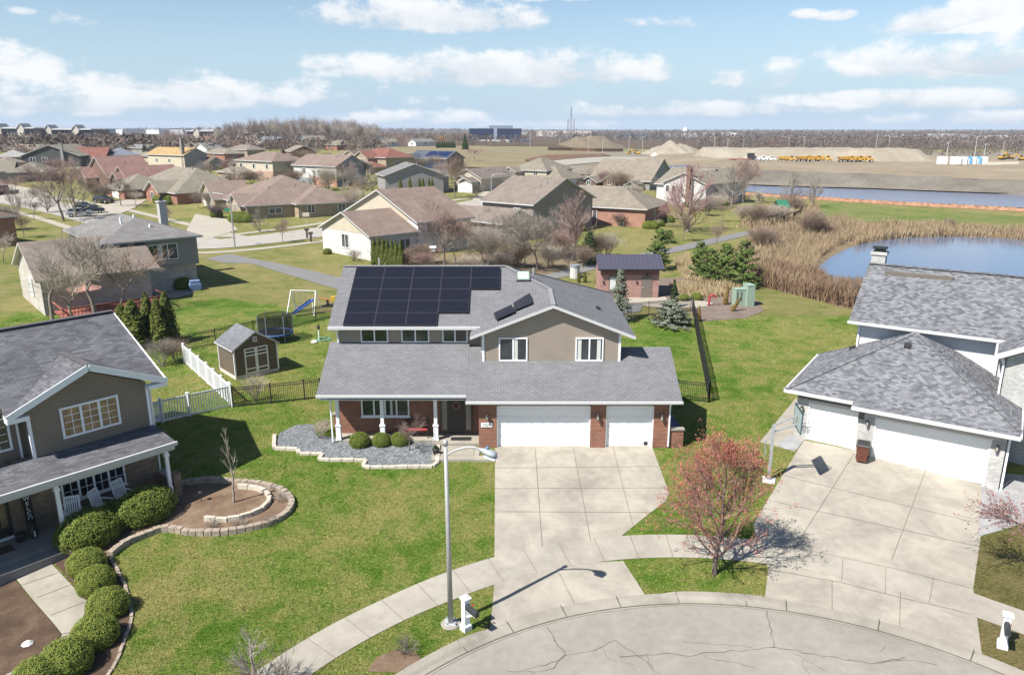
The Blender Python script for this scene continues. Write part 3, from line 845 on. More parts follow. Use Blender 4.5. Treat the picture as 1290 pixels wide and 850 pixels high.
# house number figures as lettering
def text_mesh(name, s, size, mat, parent, loc, rot, ext=.006, vertical=False):
    cu = bpy.data.curves.new(name, 'FONT'); cu.body = s; cu.size = size; cu.extrude = ext; cu.align_x = 'CENTER'; cu.align_y = 'CENTER'
    cu.space_line = .86
    t = bpy.data.objects.new(name, cu); COL.objects.link(t)
    dg = bpy.context.evaluated_depsgraph_get(); me = bpy.data.meshes.new_from_object(t.evaluated_get(dg)); bpy.data.objects.remove(t)
    me.materials.clear(); me.materials.append(mat)
    o = bpy.data.objects.new(name, me); COL.objects.link(o); o.parent = parent; o.location = loc; o.rotation_euler = rot; return o
pl = [c for c in MAIN.children if c.name.startswith('number_plaque')][0]
text_mesh('numerals', '7239', .2, m_plain('grey numerals', (.2,.2,.2), .6, .2), pl, Vector((-1.33, 36.95, 1.3)) - Vector((0, 40.7, 0)), (pi/2, 0, 0))

# ================================================================== LEFT HOUSE (local frame: x along facade, y back)
SH_LEFT = m_shingle('dark blended shingles', (.215, .215, .235), (.125, .125, .14), (.085, .085, .095), .34, .15, .25, gap=.006)
SD_LEFT = m_siding('brown grey siding', (.285, .235, .18), .16, .4)
BR_TAN = m_brick('tan brick', (.32, .22, .145), (.20, .135, .095), (.3, .25, .2), .21, .075, .01)
LPSI = math.atan2(.754, .657); LO = Vector((-18.96, 28.37, -.3))
def build_left():
    r = thing('house', 'two-storey house with dark blended roof, white gable trim and a porch with rocking chairs', 'house', LO, LPSI)
    fz = 0.   # porch floor, local
    b = MB()
    b.box(-7, 1.8, -.6, 5.0, 10.5, 3.0)                      # ground storey
    b.build('brick_wall', BR_TAN, r)
    u = MB()
    u.add([(.0,1.8,2.6),(4.95,1.8,2.6),(4.95,1.8,5.25),(2.5,1.8,6.35),(.0,1.8,5.25),(.0,5,2.6),(4.95,5,2.6),(4.95,5,5.25),(2.5,5,6.35),(.0,5,5.25)], [(0,1,2,3,4),(1,6,7,2),(5,0,4,9)], 0)
    u.box(-7, 2.6, 2.9, 5.0, 10.4, 5.25)
    u.add([(5.0,2.6,5.25),(5.0,10.4,5.25),(5.0,6.5,7.35)], [(0,1,2)], 0)
    u.build('siding_wall', SD_LEFT, r)
    # main roof: ridge along x at y=6.5, gable ends; the front gable crosses it
    kz = (7.72 - 5.3) / (6.6 - 1.5); t = .17
    m = MB()
    e = 5.28; z = lambda y: e + kz * (y - 1.5)
    RR = (5.72, 6.6, 7.72); RL = (-8, 6.6, 7.72); FR = (5.72, 1.5, e)
    AP = (2.5, 1.42, 6.68); gl = (-.8, 1.42, 5.24); ks = (6.68 - 5.24) / 3.3
    yb = 1.5 + (6.68 - e) / kz
    VB = (2.5, yb, 6.68)
    m.slab([(-8, 2.2, z(2.2)), (-.75, 2.2, z(2.2)), VB, (5.72, 1.5, e), RR, RL], t)
    m.slab([(5.74, 1.42, 5.24), (5.72, 1.5, e), VB, AP], t)
    m.slab([gl, AP, VB, (-.75, 2.2, z(2.2)), (-.8, 2.0, 5.24)][::-1] if False else [(-.8, 2.0, 5.24), gl, AP, VB, (-.75, 2.2, z(2.2))], t)
    m.slab([RL, RR, (5.72, 11, 5.3), (-8, 11, 5.3)], t)
    m.build('upper_roof', [SH_LEFT, FASC], r)
    # white rake boards and returns
    m = MB()
    m.bar((-.82, 1.40, 5.17), (2.5, 1.40, 6.61), .05, .28); m.bar((2.5, 1.40, 6.61), (5.78, 1.40, 5.17), .05, .28)
    m.bar((5.74, 1.45, 5.2), (5.74, 6.6, 7.6), .05, .24)
    m.box(4.9, 1.42, 4.93, 5.76, 1.85, 5.12); m.box(-.82, 1.42, 4.93, -.0, 1.85, 5.12)
    m.box(-7.9, 2.1, 5.32, -.82, 2.2, 5.47)
    m.build('rake_board', WHITE2, r)
    m = MB(); m.box(4.88, 1.74, 2.9, 5.01, 1.87, 5.05); m.box(-.05, 1.74, 2.9, .08, 1.87, 5.05); m.build('corner_board', WHITE2, r)
    m = MB(); m.bar((-.25, 2.52, 5.3), (-.25, 2.52, 3.0), .1, .08); m.build('downspout', WHITE2, r)
    m = MB(); m.bar((5.12, 1.9, 5.0), (5.12, 1.9, -.2), .09, .07); m.build('downspout', WHITE2, r)
    m = MB(); m.bar((-8, 6.6, 7.76), (5.72, 6.6, 7.76), .3, .04); m.bar((2.5, 1.45, 6.72), (2.5, yb, 6.72), .3, .04); m.build('ridge_cap', m_plain('dark ridge shingles', (.1,.095,.1), .9, .15, .2, 9.), r)
    # porch roof
    m = MB(); m.slab([(-8, -.36, 2.83), (5.05, -.36, 2.83), (5.05, 1.9, 3.12), (-8, 1.9, 3.12)], .15)
    m.build('porch_roof', [SH_LEFT, FASC], r)
    m = MB(); m.box(-8, -.46, 2.68, 5.1, -.36, 2.84); m.box(-8, -.3, 2.45, 5.0, -.1, 2.68); m.build('gutter', FASC, r)
    m = MB(); m.box(-8, -.1, 2.6, 5.0, 1.8, 2.64); m.build('soffit', WHITE2, r)
    for x in (.05, 4.62, -4.6):
        m = MB(); m.box(x - .075, -.27, 0, x + .075, -.12, 2.5); m.box(x - .11, -.30, 2.2, x + .11, -.09, 2.35); m.box(x - .1, -.3, 0, x + .1, -.09, .7)
        m.build('porch_post', WHITE2, r, bevel=.01)
    m = MB(); m.box(-7, -.35, -.7, 4.9, 1.8, 0); m.box(-3.6, -.95, -.75, .0, -.35, -.17); m.build('porch_floor', m_concrete('porch concrete', (.33,.32,.31), .85), r)
    # garden wall pillar at the porch end
    m = MB(); m.box(4.95, .1, -.7, 5.3, .5, 1.05); m.box(4.9, .5, -.7, 5.25, 1.8, .75); m.build('porch_pier', BR_TAN, r)
    WARM = m_plain('warm window glass', (.30, .19, .10), .15, .5, .45, 2.2)
    window(r, (1.30, 1.8, 3.68), (1,0,0), (0,-1,0), 2.25, 1.22, 3, (2, 4), fw=.09, glass=WARM)
    window(r, (-2.1, 2.6, 3.55), (1,0,0), (0,-1,0), 1.5, 1.3, 2, (2, 4), fw=.09, glass=m_glass('left glass', (.12,.1,.07)))
    window(r, (.85, 1.8, .72), (1,0,0), (0,-1,0), 2.55, 1.22, 4, (2, 3), sill=True, fw=.08, glass=m_glass('dark blue glass', (.012,.014,.022)))
    # entrance: glazed door and sidelights in a dark frame
    m = MB(); m.box(-3.7, 1.7, .05, -1.25, 1.83, 2.35); d = m.build('door_frame', m_plain('black door frame', (.025,.024,.024), .4, .4), r)
    m = MB(); m.box(-2.5, 1.66, .5, -1.85, 1.72, 2.2); m.box(-3.5, 1.66, .5, -2.7, 1.72, 2.2); m.box(-1.65, 1.66, .5, -1.4, 1.72, 2.2); m.build('pane', m_glass('door glass', (.1,.075,.045), .1), d)
    m = MB(); m.box(-3.75, 1.55, 0, -1.2, 1.69, .06); m.build('threshold', WHITE2, d)
    return r
LEFT = build_left()
def Lp(x, y, z=0.): return LO + Vector((math.cos(LPSI) * x - math.sin(LPSI) * y, math.sin(LPSI) * x + math.cos(LPSI) * y, z))

# ================================================================== RIGHT HOUSE
SH_RIGHT = m_shingle('contrasting grey shingles', (.31, .315, .335), (.125, .13, .145), (.11, .11, .12), .22, .13, .15, gap=.004)
BR_GREY = m_brick('pale grey brick', (.55, .54, .52), (.34, .335, .33), (.58, .57, .55), .21, .075, .012)
BR_DARK = m_brick('dark grey brick', (.13, .125, .125), (.08, .078, .08), (.3, .29, .29), .21, .075, .010)
RPSI = math.atan2(-.558, .830); RO = Vector((15.95, 38.02, 0))
def build_right():
    r = thing('house', 'pale grey brick house with dark and light mottled roof and two white garage doors', 'house', RO, RPSI)
    m = MB()
    m.box(-.62, 0, -.15, -.05, .6, 2.35); m.box(2.52, -.3, -.5, 3.3, .6, 2.35); m.box(8.37, -.3, -.6, 8.95, .6, 2.35)   # piers
    m.box(-.62, .45, -.3, 8.95, 7.0, 2.5)
    m.box(1.0, 6.4, -.2, 8.4, 14.5, 2.6)
    m.box(8.4, 3.2, -.3, 14.0, 14.5, 5.3)
    m.add([(8.4,3.2,5.3),(14.0,3.2,5.3),(11.2,3.2,6.8),(8.4,3.21,5.3)], [(0,1,2)], 0)
    m.build('brick_wall', BR_GREY, r)
    m = MB()
    m.box(-.63, -.02, 2.33, 2.54, .5, 2.78); m.box(2.5, -.33, 2.3, 8.97, .5, 2.78); m.box(2.5, -.325, 1.9, 2.78, .3, 2.3)
    m.box(8.953, -.28, -.6, 8.965, 6.9, 2.6)
    m.build('brick_band', BR_DARK, r)
    m = MB()   # soldier course of light brick ends below the band
    for k in range(40): x = -.02 + k * .064; m.box(x, -.045, 2.16, x + .045, .3, 2.335)
    m.build('soldier_course', m_plain('light brick ends', (.56,.55,.53), .85, .2, .15, 12.), r); m = MB()
    for k in range(82): x = 3.3 + k * .0625; m.box(x, -.345, 2.1, x + .044, .0, 2.305)
    m.build('soldier_course', m_plain('light brick ends', (.56,.55,.53), .85, .2, .15, 12.), r)
    u = MB(); u.box(1.0, 6.0, 2.4, 8.4, 14.5, 5.35)
    u.add([(1.0,6.0,5.35),(1.0,14.5,5.35),(1.0,10.2,7.7)], [(0,2,1)], 0)
    u.build('siding_wall', m_siding('white siding', (.72,.73,.75), .16, .12), r)
    # garage roof: hip peak
    t = .16; m = MB()
    E = 2.82; f0 = -.45; f1 = -.85; PK = (4.1, 4.7, 5.62)
    P1 = (-1.2, f0, E); P1b = (2.2, f0, E); P2 = (9.4, f1, E - .02); PB = (-1.2, 7.3, E + .05); PR = (9.4, 8.0, E)
    m.slab([(-1.2, f0, E), (9.4, f0, E + .0), PK], t)
    m.slab([(2.2, f1, E - .13), (9.4, f1, E - .13), (9.4, f0 + .0, E + .005), (2.2, f0, E + .005)], t)
    m.slab([PB, P1, PK], t); m.slab([(9.4, f0, E), PR, PK], t); m.slab([PR, PB, PK], t)
    m.build('garage_roof', [SH_RIGHT, FASC], r)
    # main roof
    m = MB(); k = .57; e = 5.62; z = lambda y: e + k * (y - 5.45)
    m.slab([(.55, 5.45, e), (14.5, 5.45, e), (14.5, 10.1, z(10.1)), (.55, 10.1, z(10.1))], t)
    m.slab([(14.5, 14.8, e), (.55, 14.8, e), (.55, 10.1, z(10.1)), (14.5, 10.1, z(10.1))], t)
    # front wing roof
    m.slab([(7.95, 7.2, 5.45), (7.95, 2.75, 5.45), (11.2, 2.75, 7.2), (11.2, 8.4, 7.2)], t); m.slab([(14.4, 2.75, 5.45), (14.4, 7.2, 5.45), (11.2, 8.4, 7.2), (11.2, 2.75, 7.2)], t)
    m.build('main_roof', [SH_RIGHT, FASC], r)
    m = MB(); m.bar((.55, 10.1, z(10.1)+.03), (14.5, 10.1, z(10.1)+.03), .3, .05)
    m.bar((-1.2, f0, E+.02), PK, .24, .03); m.bar((9.4, f0, E+.02), PK, .24, .03); m.bar(PB, PK, .24, .03)
    m.build('ridge_cap', SH_RIGHT, r)
    m = MB(); m.box(2.2, f1 - .11, E - .30, 9.45, f1, E - .14); m.box(-1.25, f0 - .11, E - .16, 2.2, f0, E + .0); m.bar((-1.25, f0, E - .07), (-1.25, 7.3, E - .03), .1, .14); m.bar((9.45, f1, E-.2), (9.45, 8, E-.08), .1, .14)
    m.box(.5, 5.34, e - .15, 8.0, 5.45, e); m.box(7.85, 2.7, 5.28, 7.95, 5.3, 5.45)
    m.bar((7.9, 2.72, 5.36), (11.2, 2.72, 7.1), .05, .26); m.bar((14.4, 2.72, 5.36), (11.2, 2.72, 7.1), .05, .26)
    m.build('gutter', FASC, r)
    m = MB(); m.box(-1.1, f0, E - .2, 9.3, .5, E - .17); m.build('soffit', WHITE2, r)
    m = MB(); m.bar((8.0, 5.4, 5.5), (8.0, 5.8, 5.2), .09); m.bar((8.0, 5.85, 5.2), (8.0, 5.85, 3.2), .09); m.build('downspout', WHITE2, r)
    m = MB(); m.bar((8.2, 2.9, 5.3), (8.3, 3.12, 5.0), .09); m.bar((8.3, 3.12, 5.0), (8.3, 3.12, 2.9), .09); m.build('downspout', WHITE2, r)
    m = MB(); m.bar((9.06, -.2, 2.5), (9.06, -.2, -.4), .09); m.build('downspout', WHITE2, r)
    m = MB(); m.bar((1.0, 5.4, 5.5), (1.08, 5.93, 5.2), .09); m.bar((1.08, 5.93, 5.2), (1.08, 5.93, 3.5), .09)
    m.build('downspout', WHITE2, r)
    garage_door(r, (-.03, .12, -.08), (1,0,0), (0,-1,0), 2.53, 2.26, 4); garage_door(r, (3.32, -.18, -.25), (1,0,0), (0,-1,0), 5.03, 2.36, 8)
    m = MB()
    for x0, x1, y in ((-.05, 2.52, .02), (3.3, 8.37, -.28)):
        m.box(x0, y, -.4, x0 + .08, y + .3, 2.2); m.box(x1 - .08, y, -.4, x1, y + .3, 2.2)
    m.build('door_jamb', WHITE, r)
    for x, y in ((-.33, 0), (2.98, -.3), (8.62, -.3)): wall_lamp(r, (x, y, 1.75), (0, -1, 0))
    # chimney
    m = MB(); m.box(.62, 10.3, 5, 1.4, 11.0, 9.0); m.box(.55, 10.23, 8.82, 1.47, 11.07, 9.0); c = m.build('chimney', BR_GREY, r)
    m = MB(); m.box(.72, 10.38, 9.0, 1.3, 10.92, 9.18); m.box(.62, 10.3, 9.18, 1.4, 11, 9.28); m.build('chimney_cap', BLACK, c)
    # vents on the roofs
    m = MB(); kz = (5.62 - E) / (4.7 - f0); m.obox((3.9, 3.6, E + kz * (3.6 - f0) + .08), (.16,0,0), (0,.14,.07), (0,0,.08)); m.build('roof_vent', DARK, r)
    m = MB(); m.obox((.9, 5.6, E + .55 * 2.1 + .06), (.16,0,.07), (0,.13,0), (0,0,.07)); m.build('roof_vent', DARK, r)
    m = MB(); m.box(1.6, 9.3, z(9.3) + .02, 5.2, 9.55, z(9.5) + .1); m.build('ridge_vent', m_plain('brown metal vent', (.14,.12,.1), .6, .3), r)
    window(r, (11.3, 3.2, 3.1), (1,0,0), (0,-1,0), 1.6, 1.6, 2, frame=WHITE2)
    m = MB(); m.box(8.36, 3.4, 3.3, 8.4, 5.6, 5.0); m.build('side_window', GLASS, r)
    # arched trim on the wing
    m = MB(); pts = [Vector((11.2 + 1.25 * math.cos(a), 3.16, 4.7 + 1.1 * math.sin(a))) for a in [pi - pi * i / 12 for i in range(13)]]
    pts = [Vector((9.95, 3.16, 2.9))] + pts + [Vector((12.45, 3.16, 2.9))]
    for p, q in zip(pts, pts[1:]): m.bar(p, q, .12, .16)
    m.build('arch_trim', WHITE2, r)
    return r
RIGHT = build_right()
def Rp(x, y, z=0.): return RO + Vector((math.cos(RPSI) * x - math.sin(RPSI) * y, math.sin(RPSI) * x + math.cos(RPSI) * y, z))
# ================================================================== NEIGHBOURHOOD HOUSES
RC = {  # roof colours
 'mauve': ((.25,.19,.16), (.205,.155,.13)), 'tan': ((.27,.235,.19), (.215,.185,.15)), 'olive': ((.25,.225,.18), (.205,.185,.145)), 'red': ((.24,.11,.085), (.195,.09,.072)),
 'brown': ((.17,.135,.11), (.135,.107,.09)), 'grey': ((.225,.215,.21), (.18,.172,.168)), 'yellow': ((.42,.29,.14), (.36,.245,.115)), 'blue': ((.2,.215,.25), (.165,.18,.215)),
 'taupe': ((.24,.2,.17), (.2,.167,.142)), 'charcoal': ((.1,.1,.105), (.08,.08,.085)), 'navy': ((.10,.115,.145), (.08,.092,.12)), 'pale': ((.36,.35,.33), (.32,.31,.29)), 'rose': ((.25,.15,.13), (.21,.125,.108)) }
def rmat(c):
    a, b = (sc3(q, 1.3) for q in RC[c]); return m_shingle('roof ' + c, a, b, sc3(b, .6), .5, .3, .18, gap=.01)
WC = {'white': (.7,.7,.68), 'cream': (.62,.55,.43), 'tan': (.42,.34,.25), 'grey': (.37,.355,.345), 'dark': (.10,.105,.11), 'taupe': (.33,.29,.255), 'navy': (.045,.06,.095), 'yellow': (.56,.55,.36), 'pink': (.5,.34,.27), 'sage': (.33,.34,.30), 'bluegrey': (.33,.345,.37), 'charcoal': (.09,.09,.095)}
def wmat(c):
    if c == 'brick': return m_brick('far red brick', (.36,.13,.085), (.28,.10,.07), (.4,.3,.24), .24, .09)
    if c == 'orange': return m_brick('far orange brick', (.44,.20,.125), (.36,.155,.10), (.45,.35,.29), .24, .09)
    if c == 'buff': return m_brick('far buff brick', (.43,.33,.22), (.36,.27,.18), (.45,.39,.31), .24, .09)
    if c == 'stone': return m_brick('far pale stone', (.6,.56,.5), (.46,.42,.37), (.55,.52,.47), .5, .2)
    if c == 'dbrick': return m_brick('far brown brick', (.20,.115,.085), (.16,.09,.068), (.25,.19,.15), .24, .09)
    return m_siding('wall ' + c, WC[c], .2, .1)
DARKG = m_glass('far window glass', (.05,.055,.06), .12)
HOUSES = {}
def house(key, label, px, py, psi, wr, wl, he, kind, roof, wall, low=None, slope=.42, wings=(), win=(), garage=(), chim=None, ov=.5, group='houses of the neighbourhood behind', w=None, d=None, gable=None, h=None):
    """px,py: nearest corner on the ground; wr, wl: picture extent of the right-going and left-going wall; he: eave height, all in picture units"""
    c = G(px, py); k = mpp(c); ps = R(psi)
    az = math.atan2(c.x, c.y)
    w = w or wr * k / max(.42, math.cos(ps + az)); d = d or wl * k / max(.38, math.sin(ps + az))
    h = h or he * k / math.cos(.12)
    r = thing('house', label, 'house', c, ps, group)
    HOUSES[key] = (r, w, d, h)
    RM = [rmat(roof), FASC]; WMt = wmat(wall)
    blocks = [(0, w, 0, d, h, kind)] + [(a[0]*w, a[1]*w, a[2]*d, a[3]*d, a[4]*h, a[5]) for a in wings]
    m = MB(); rm = MB()
    for i, (x0, x1, y0, y1, hh, kd) in enumerate(blocks):
        wall_block(m, x0, x1, y0, y1, -1.2, hh, kd, slope); roof_block(rm, x0, x1, y0, y1, hh, kd, slope, ov, lift=.05 + .003 * i)
    wl_o = m.build('wall', WMt, r)
    ro = rm.build('roof', RM, r)
    if gable:
        m = MB()
        for (x0, x1, y0, y1, hh, kd) in blocks:
            if kd == 'gx':
                ym = (y0+y1)/2; z = hh + slope*(y1-y0)/2
                for x, s in ((x0, -1), (x1, 1)): m.add([(x+s*.03,y0,hh),(x+s*.03,y1,hh),(x+s*.03,ym,z)], [(0,2,1) if s > 0 else (0,1,2)], 0);
        m.build('gable_siding', wmat(gable), r)
    if low:
        m = MB()
        for (x0, x1, y0, y1, hh, kd) in blocks: m.box(x0 - .04, y0 - .04, -1.2, x1 + .04, y1 + .04, min(hh * .47, 2.7))
        m.build('brick_base', wmat(low), r)
    def face(f, bi, pos, z, ww, hh):
        x0, x1, y0, y1, H_, kd = blocks[bi]
        if f == 'f': return (x0 + (x1 - x0) * pos - ww / 2, y0 - .045, z), (1,0,0), (0,-1,0)
        if f == 'r': return (x1 + .045, y0 + (y1 - y0) * pos - ww / 2, z), (0,1,0), (1,0,0)
        if f == 'l': return (x0 - .045, y0 + (y1 - y0) * pos + ww / 2, z), (0,-1,0), (-1,0,0)
    for f, bi, pos, zf, ww, hh in win:
        o, du, n = face(f, bi, pos, zf * h, ww, hh)
        window(r, o, du, n, ww, hh, 2 if ww > 1 else 1, frame=WHITE2, glass=DARKG, fw=.08)
    for f, bi, pos, ww, hh in garage:
        o, du, n = face(f, bi, pos, .05, ww, hh); garage_door(r, o, du, n, ww, hh, 4)
    if chim:
        x, y, top, mt = chim[:4]; s = .45
        m = MB(); m.box(x*w - s, y*d - s, -1.0 if len(chim) > 4 else h*.7, x*w + s, y*d + s, top*h); m.box(x*w - s - .08, y*d - s - .08, top*h - .15, x*w + s + .08, y*d + s + .08, top*h + .02)
        m.build('chimney', wmat(mt), ro)
    # plumbing vents on larger roofs
    if k > .12 and key not in ('x',):
        rn = random.Random(key); m = MB()
        x0, x1, y0, y1, hh, kd = blocks[0]
        for _ in range(3):
            x = x0 + (x1 - x0) * rn.uniform(.25, .75); y = y0 + (y1 - y0) * rn.uniform(.18, .4)
            if kd == 'gx': z = hh + slope * (y - y0)
            elif kd == 'gy': z = hh + slope * (min(x - x0, x1 - x))
            else: z = hh + slope * min(y - y0, x - x0, x1 - x)
            m.tube((x, y, z - .1), (x, y, z + .65), .11, .11, 6)
        m.build('roof_vent', GREYM, ro)
    return r
W1 = [('f',0,.25,.2,1.4,1.3),('f',0,.7,.2,1.4,1.3)]
W2 = [('f',0,.2,.6,1.3,1.2),('f',0,.5,.6,1.0,1.2),('f',0,.8,.6,1.3,1.2)]
L2 = [('l',0,.2,.6,1.3,1.2),('l',0,.5,.6,1.0,1.2),('l',0,.8,.6,1.3,1.2)]
# -- the grey two-storey house with its pale gabled wing
h1 = thing('house', 'grey-brown two-storey hipped house with pale stone base and whitewashed gabled wing', 'house', (-39.8, 72.9, 0), R(41), 'houses of the neighbourhood behind')
m = MB(); m.box(0, 0, 2.6, 9, 14, 5.6); m.build('siding_wall', m_siding('wall mauve grey', (.33,.31,.305), .2, .12), h1)
m = MB(); m.box(0.3, 0.5, -.5, 8.8, 13.8, 2.6); wall_block(m, -6.2, 3.0, -3.77, 7.2, -1, 3.4, 'gx', .47); m.build('stone_wall', wmat('stone'), h1)
m = MB(); roof_block(m, 0, 9, 0, 14, 5.6, 'hip', .36, .5); rr = m.build('roof', [rmat('grey'), GREYM], h1)
m = MB(); roof_block(m, -6.2, 3.4, -3.77, 7.2, 3.4, 'gx', .47, .45); m.build('wing_roof', [rmat('taupe'), FASC], h1)
m = MB(); m.box(8.3, 9.0, 5, 9.1, 9.9, 8.3); m.box(8.2, 8.9, 8.3, 9.2, 10, 8.45); c = m.build('chimney', m_plain('grey chimney siding', (.4,.39,.37), .7), rr)
m = MB(); m.tube((8.7, 9.45, 8.45), (8.7, 9.45, 8.9), .2, .2, 8); m.build('flue', BLACK, c)
window(h1, (4.2, -.01, 3.4), (1,0,0), (0,-1,0), 2.7, 1.5, 3, curtain=[(1.0,1.3)]); window(h1, (1.6, .46, .2), (1,0,0), (0,-1,0), 2.4, 2.0, 2, curtain=[(.1,.9)]); window(h1, (-6.24, 1.6, 1.2), (0,-1,0), (-1,0,0), 1.4, 1.6, 2, glass=BLIND)
m = MB()
for x, y, z in ((3.0, 4.2, 7.1), (5.2, 2.2, 6.4), (4.5, 5, 7.2), (-3.6, -1.0, 4.4), (-1, -1.6, 4.2)): m.tube((x, y, z - .3), (x, y, z + .4), .12, .12, 6)
m.build('roof_vent', WHITE2, rr)
# red deck with railing
dk = thing('deck', 'red stained wooden deck with railings behind bare trees', 'deck', Vector(h1.location), R(41))
m = MB(); m.box(-5.5, -7.6, .3, 3.2, -3.9, .42); m.build('deck_floor', m_plain('red deck boards', (.27,.10,.075), .7, .2, .2), dk)
m = MB()
for k in range(30): x = -5.45 + 8.6 * k / 29; m.bar((x, -7.55, .42), (x, -7.55, 1.2), .05)
m.bar((-5.5, -7.55, 1.22), (3.2, -7.55, 1.22), .12, .07); m.bar((3.2, -7.55, 1.22), (3.2, -3.9, 1.22), .12, .07); m.bar((-5.5, -7.55, 1.22), (-5.5, -3.9, 1.22), .12, .07)
m.build('railing', m_plain('red rail', (.30,.115,.085), .7, .2, .2), dk)
um = thing('parasol', 'dusty pink parasol over the red deck', 'parasol', h1.matrix_basis @ Vector((-3.2, -5.6, .42)))
m = MB(); m.tube((0,0,0), (0,0,2.5), .04); m.build('pole', GREYM, um)
m = MB(); m.lathe((0,0,1.95), [(1.5, 0), (1.5, .04), (.06, .6)], 8); m.build('canopy', m_plain('pink canvas', (.42,.24,.2), .85, .1), um)
bt = thing('grill', 'blue covered garden grill beside the pale stone wall', 'grill', h1.matrix_basis @ Vector((8.0, -1.0, 0)), R(30))
m = MB(); m.prism([(-.6,-.35),(.6,-.35),(.6,.35),(-.6,.35)], 0, .75); m.obox((0,0,.9), (.5,0,0), (0,.3,0), (0,0,.18)); m.build('cover', m_plain('blue tarp', (.15,.22,.38), .6, .3), bt, bevel=.08)
m = MB()
for x in (-.5, .5): m.tube((x, -.39, 0), (x, -.36, .12), .1, .1, 10)
m.build('wheel', RUBBER, bt)

# -- individually drawn houses, near to far
house('white_gable', 'white brick house with cream upper gable and brown-mauve roof beside the arborvitae row', 468, 329, 43, 62, 64, 32, 'gx', 'mauve', 'white', None, .40,
      wings=[(.98, 2.2, -.02, 1.45, 1.36, 'gx')], win=[('l',0,.5,.35,1.6,1.7),('f',0,.25,.35,1.2,1.3),('f',0,.7,.1,1.6,2.0),('f',1,.2,.9,.9,1.2),('f',1,.65,.9,2.2,1.2)], gable='cream', chim=(2.16, .9, 1.75, 'white', 1))
house('taupe_two', 'taupe two-storey gabled house with grey-brown roof left of the red brick ranch', 671, 300, 50, 82, 66, 42, 'gy', 'taupe', 'taupe', None, .42,
      wings=[(-.45, .0, .0, 1.25, .58, 'gy')], win=[('f',0,.55,.6,.8,1.5),('f',0,.55,.1,.8,1.5),('l',0,.3,.7,1.2,.7)])
house('brick_ranch', 'long red brick ranch house with tan hipped roof and brick chimney', 812, 287, 62, 46, 76, 24, 'hip', 'tan', 'orange', None, .46, w=12.5, d=21,
      win=[('l',0,.45,.35,1.5,1.3),('l',0,.88,.35,1.5,1.2),('f',0,.4,.35,1.0,1.3),('l',0,.2,.05,.8,.5)], chim=(.35, .9, 2.1, 'dbrick'))
house('white_two', 'white two-storey house with brick chimney on its gable and black shutters', 888, 262, 48, 52, 54, 29, 'gx', 'olive', 'white', None, .42,
      wings=[(.3, 1.1, .5, 1.5, .85, 'gy')], win=[('l',0,.75,.6,.8,1.3),('l',0,.9,.6,.8,1.3),('f',0,.25,.6,1.2,1.3),('f',0,.65,.6,1.2,1.3),('f',0,.6,.05,2.2,1.9)], chim=(-.05, .35, 1.75, 'dbrick', 1))
house('beige_two', 'pale yellow two-storey house with stepped hip roofs', 708, 239, 55, 30, 52, 13, 'hip', 'olive', 'cream', None, .5,
      wings=[(.1, 1.2, .45, 1.35, 1.75, 'hip'), (-.2, .35, 1.05, 1.35, 1.6, 'gx')], win=[('l',0,.3,.3,1.2,1.2),('l',0,.6,.3,1.2,1.2),('l',2,.5,1.1,1.2,1.4),('l',1,.3,1.2,1.1,1.2)], garage=[('f',0,.5,3.,2.2)])
house('tan_gable_pair', 'tan roofed house with pale grey end gable and little brick dormers', 818, 240, 58, 34, 34, 12, 'gy', 'tan', 'sage', None, .62,
      wings=[(-.35, .2, .25, .5, .75, 'gx')], win=[('f',0,.5,.45,.7,1.2),('l',0,.3,.3,1.2,1.1)])
house('tan_behind', 'tan roofed house with brick front gables behind the long brick ranch', 792, 236, 58, 26, 46, 14, 'gy', 'tan', 'dbrick', None, .6,
      wings=[(-.45, .1, .1, .45, .7, 'gx'), (-.6, .0, .55, .95, .55, 'gx')], win=[('l',1,.5,.3,1.1,1.3),('l',2,.5,.3,1.1,1.1)])
house('grey_gable', 'grey gabled house with four slim evergreens before its wall', 486, 246, 20, 74, 20, 24, 'gy', 'grey', 'grey', None, .36,
      wings=[(.55, 1.15, .3, 1.0, .9, 'gx')], win=[('l',0,.5,.4,1.0,1.2)])
house('red_two', 'two-storey house with brick red hipped roof and cream gable', 487, 219, 42, 36, 40, 20, 'hip', 'red', 'tan', None, .45,
      wings=[(-.3, .1, .3, .75, .95, 'gx'), (-.55, .0, .0, 1.1, .45, 'hip')], win=[('l',1,.35,.6,1.0,1.3),('l',1,.65,.6,1.0,1.3),('f',0,.4,.5,1.2,1.2)])
house('navy', 'navy blue house with solar panels on its dark roof and a white gable', 563, 214, 52, 22, 48, 14, 'gy', 'navy', 'navy', None, .5,
      wings=[(-.5, .1, .65, 1.0, .9, 'gx')], win=[('l',1,.35,.4,.7,1.2),('l',1,.5,.4,.7,1.2),('l',1,.65,.4,.7,1.2)])
r, w, d, h = HOUSES['navy']
m = MB(); zz = lambda x: h + .5 * x + .22
m.add([(w*.08, d*.02, zz(w*.08)), (w*.08, d*.62, zz(w*.08)), (w*.42, d*.62, zz(w*.42)), (w*.42, d*.02, zz(w*.42))], [(0,3,2,1)]); m.build('solar_panel', m_plain('deep blue solar glass', (.01,.018,.06), .2, .6), r)
house('white_gables', 'white house with stepped front gables and tan roof beside the back street', 606, 242, 58, 48, 34, 17, 'gx', 'taupe', 'cream', None, .5,
      wings=[(-.2, .3, .1, .5, .8, 'gx'), (-.1, .3, .45, .8, .95, 'gx')], win=[('l',0,.8,.35,1.2,1.3),('f',0,.6,.3,1.2,1.2)], garage=[('l',1,.5,4.2,2.2)])
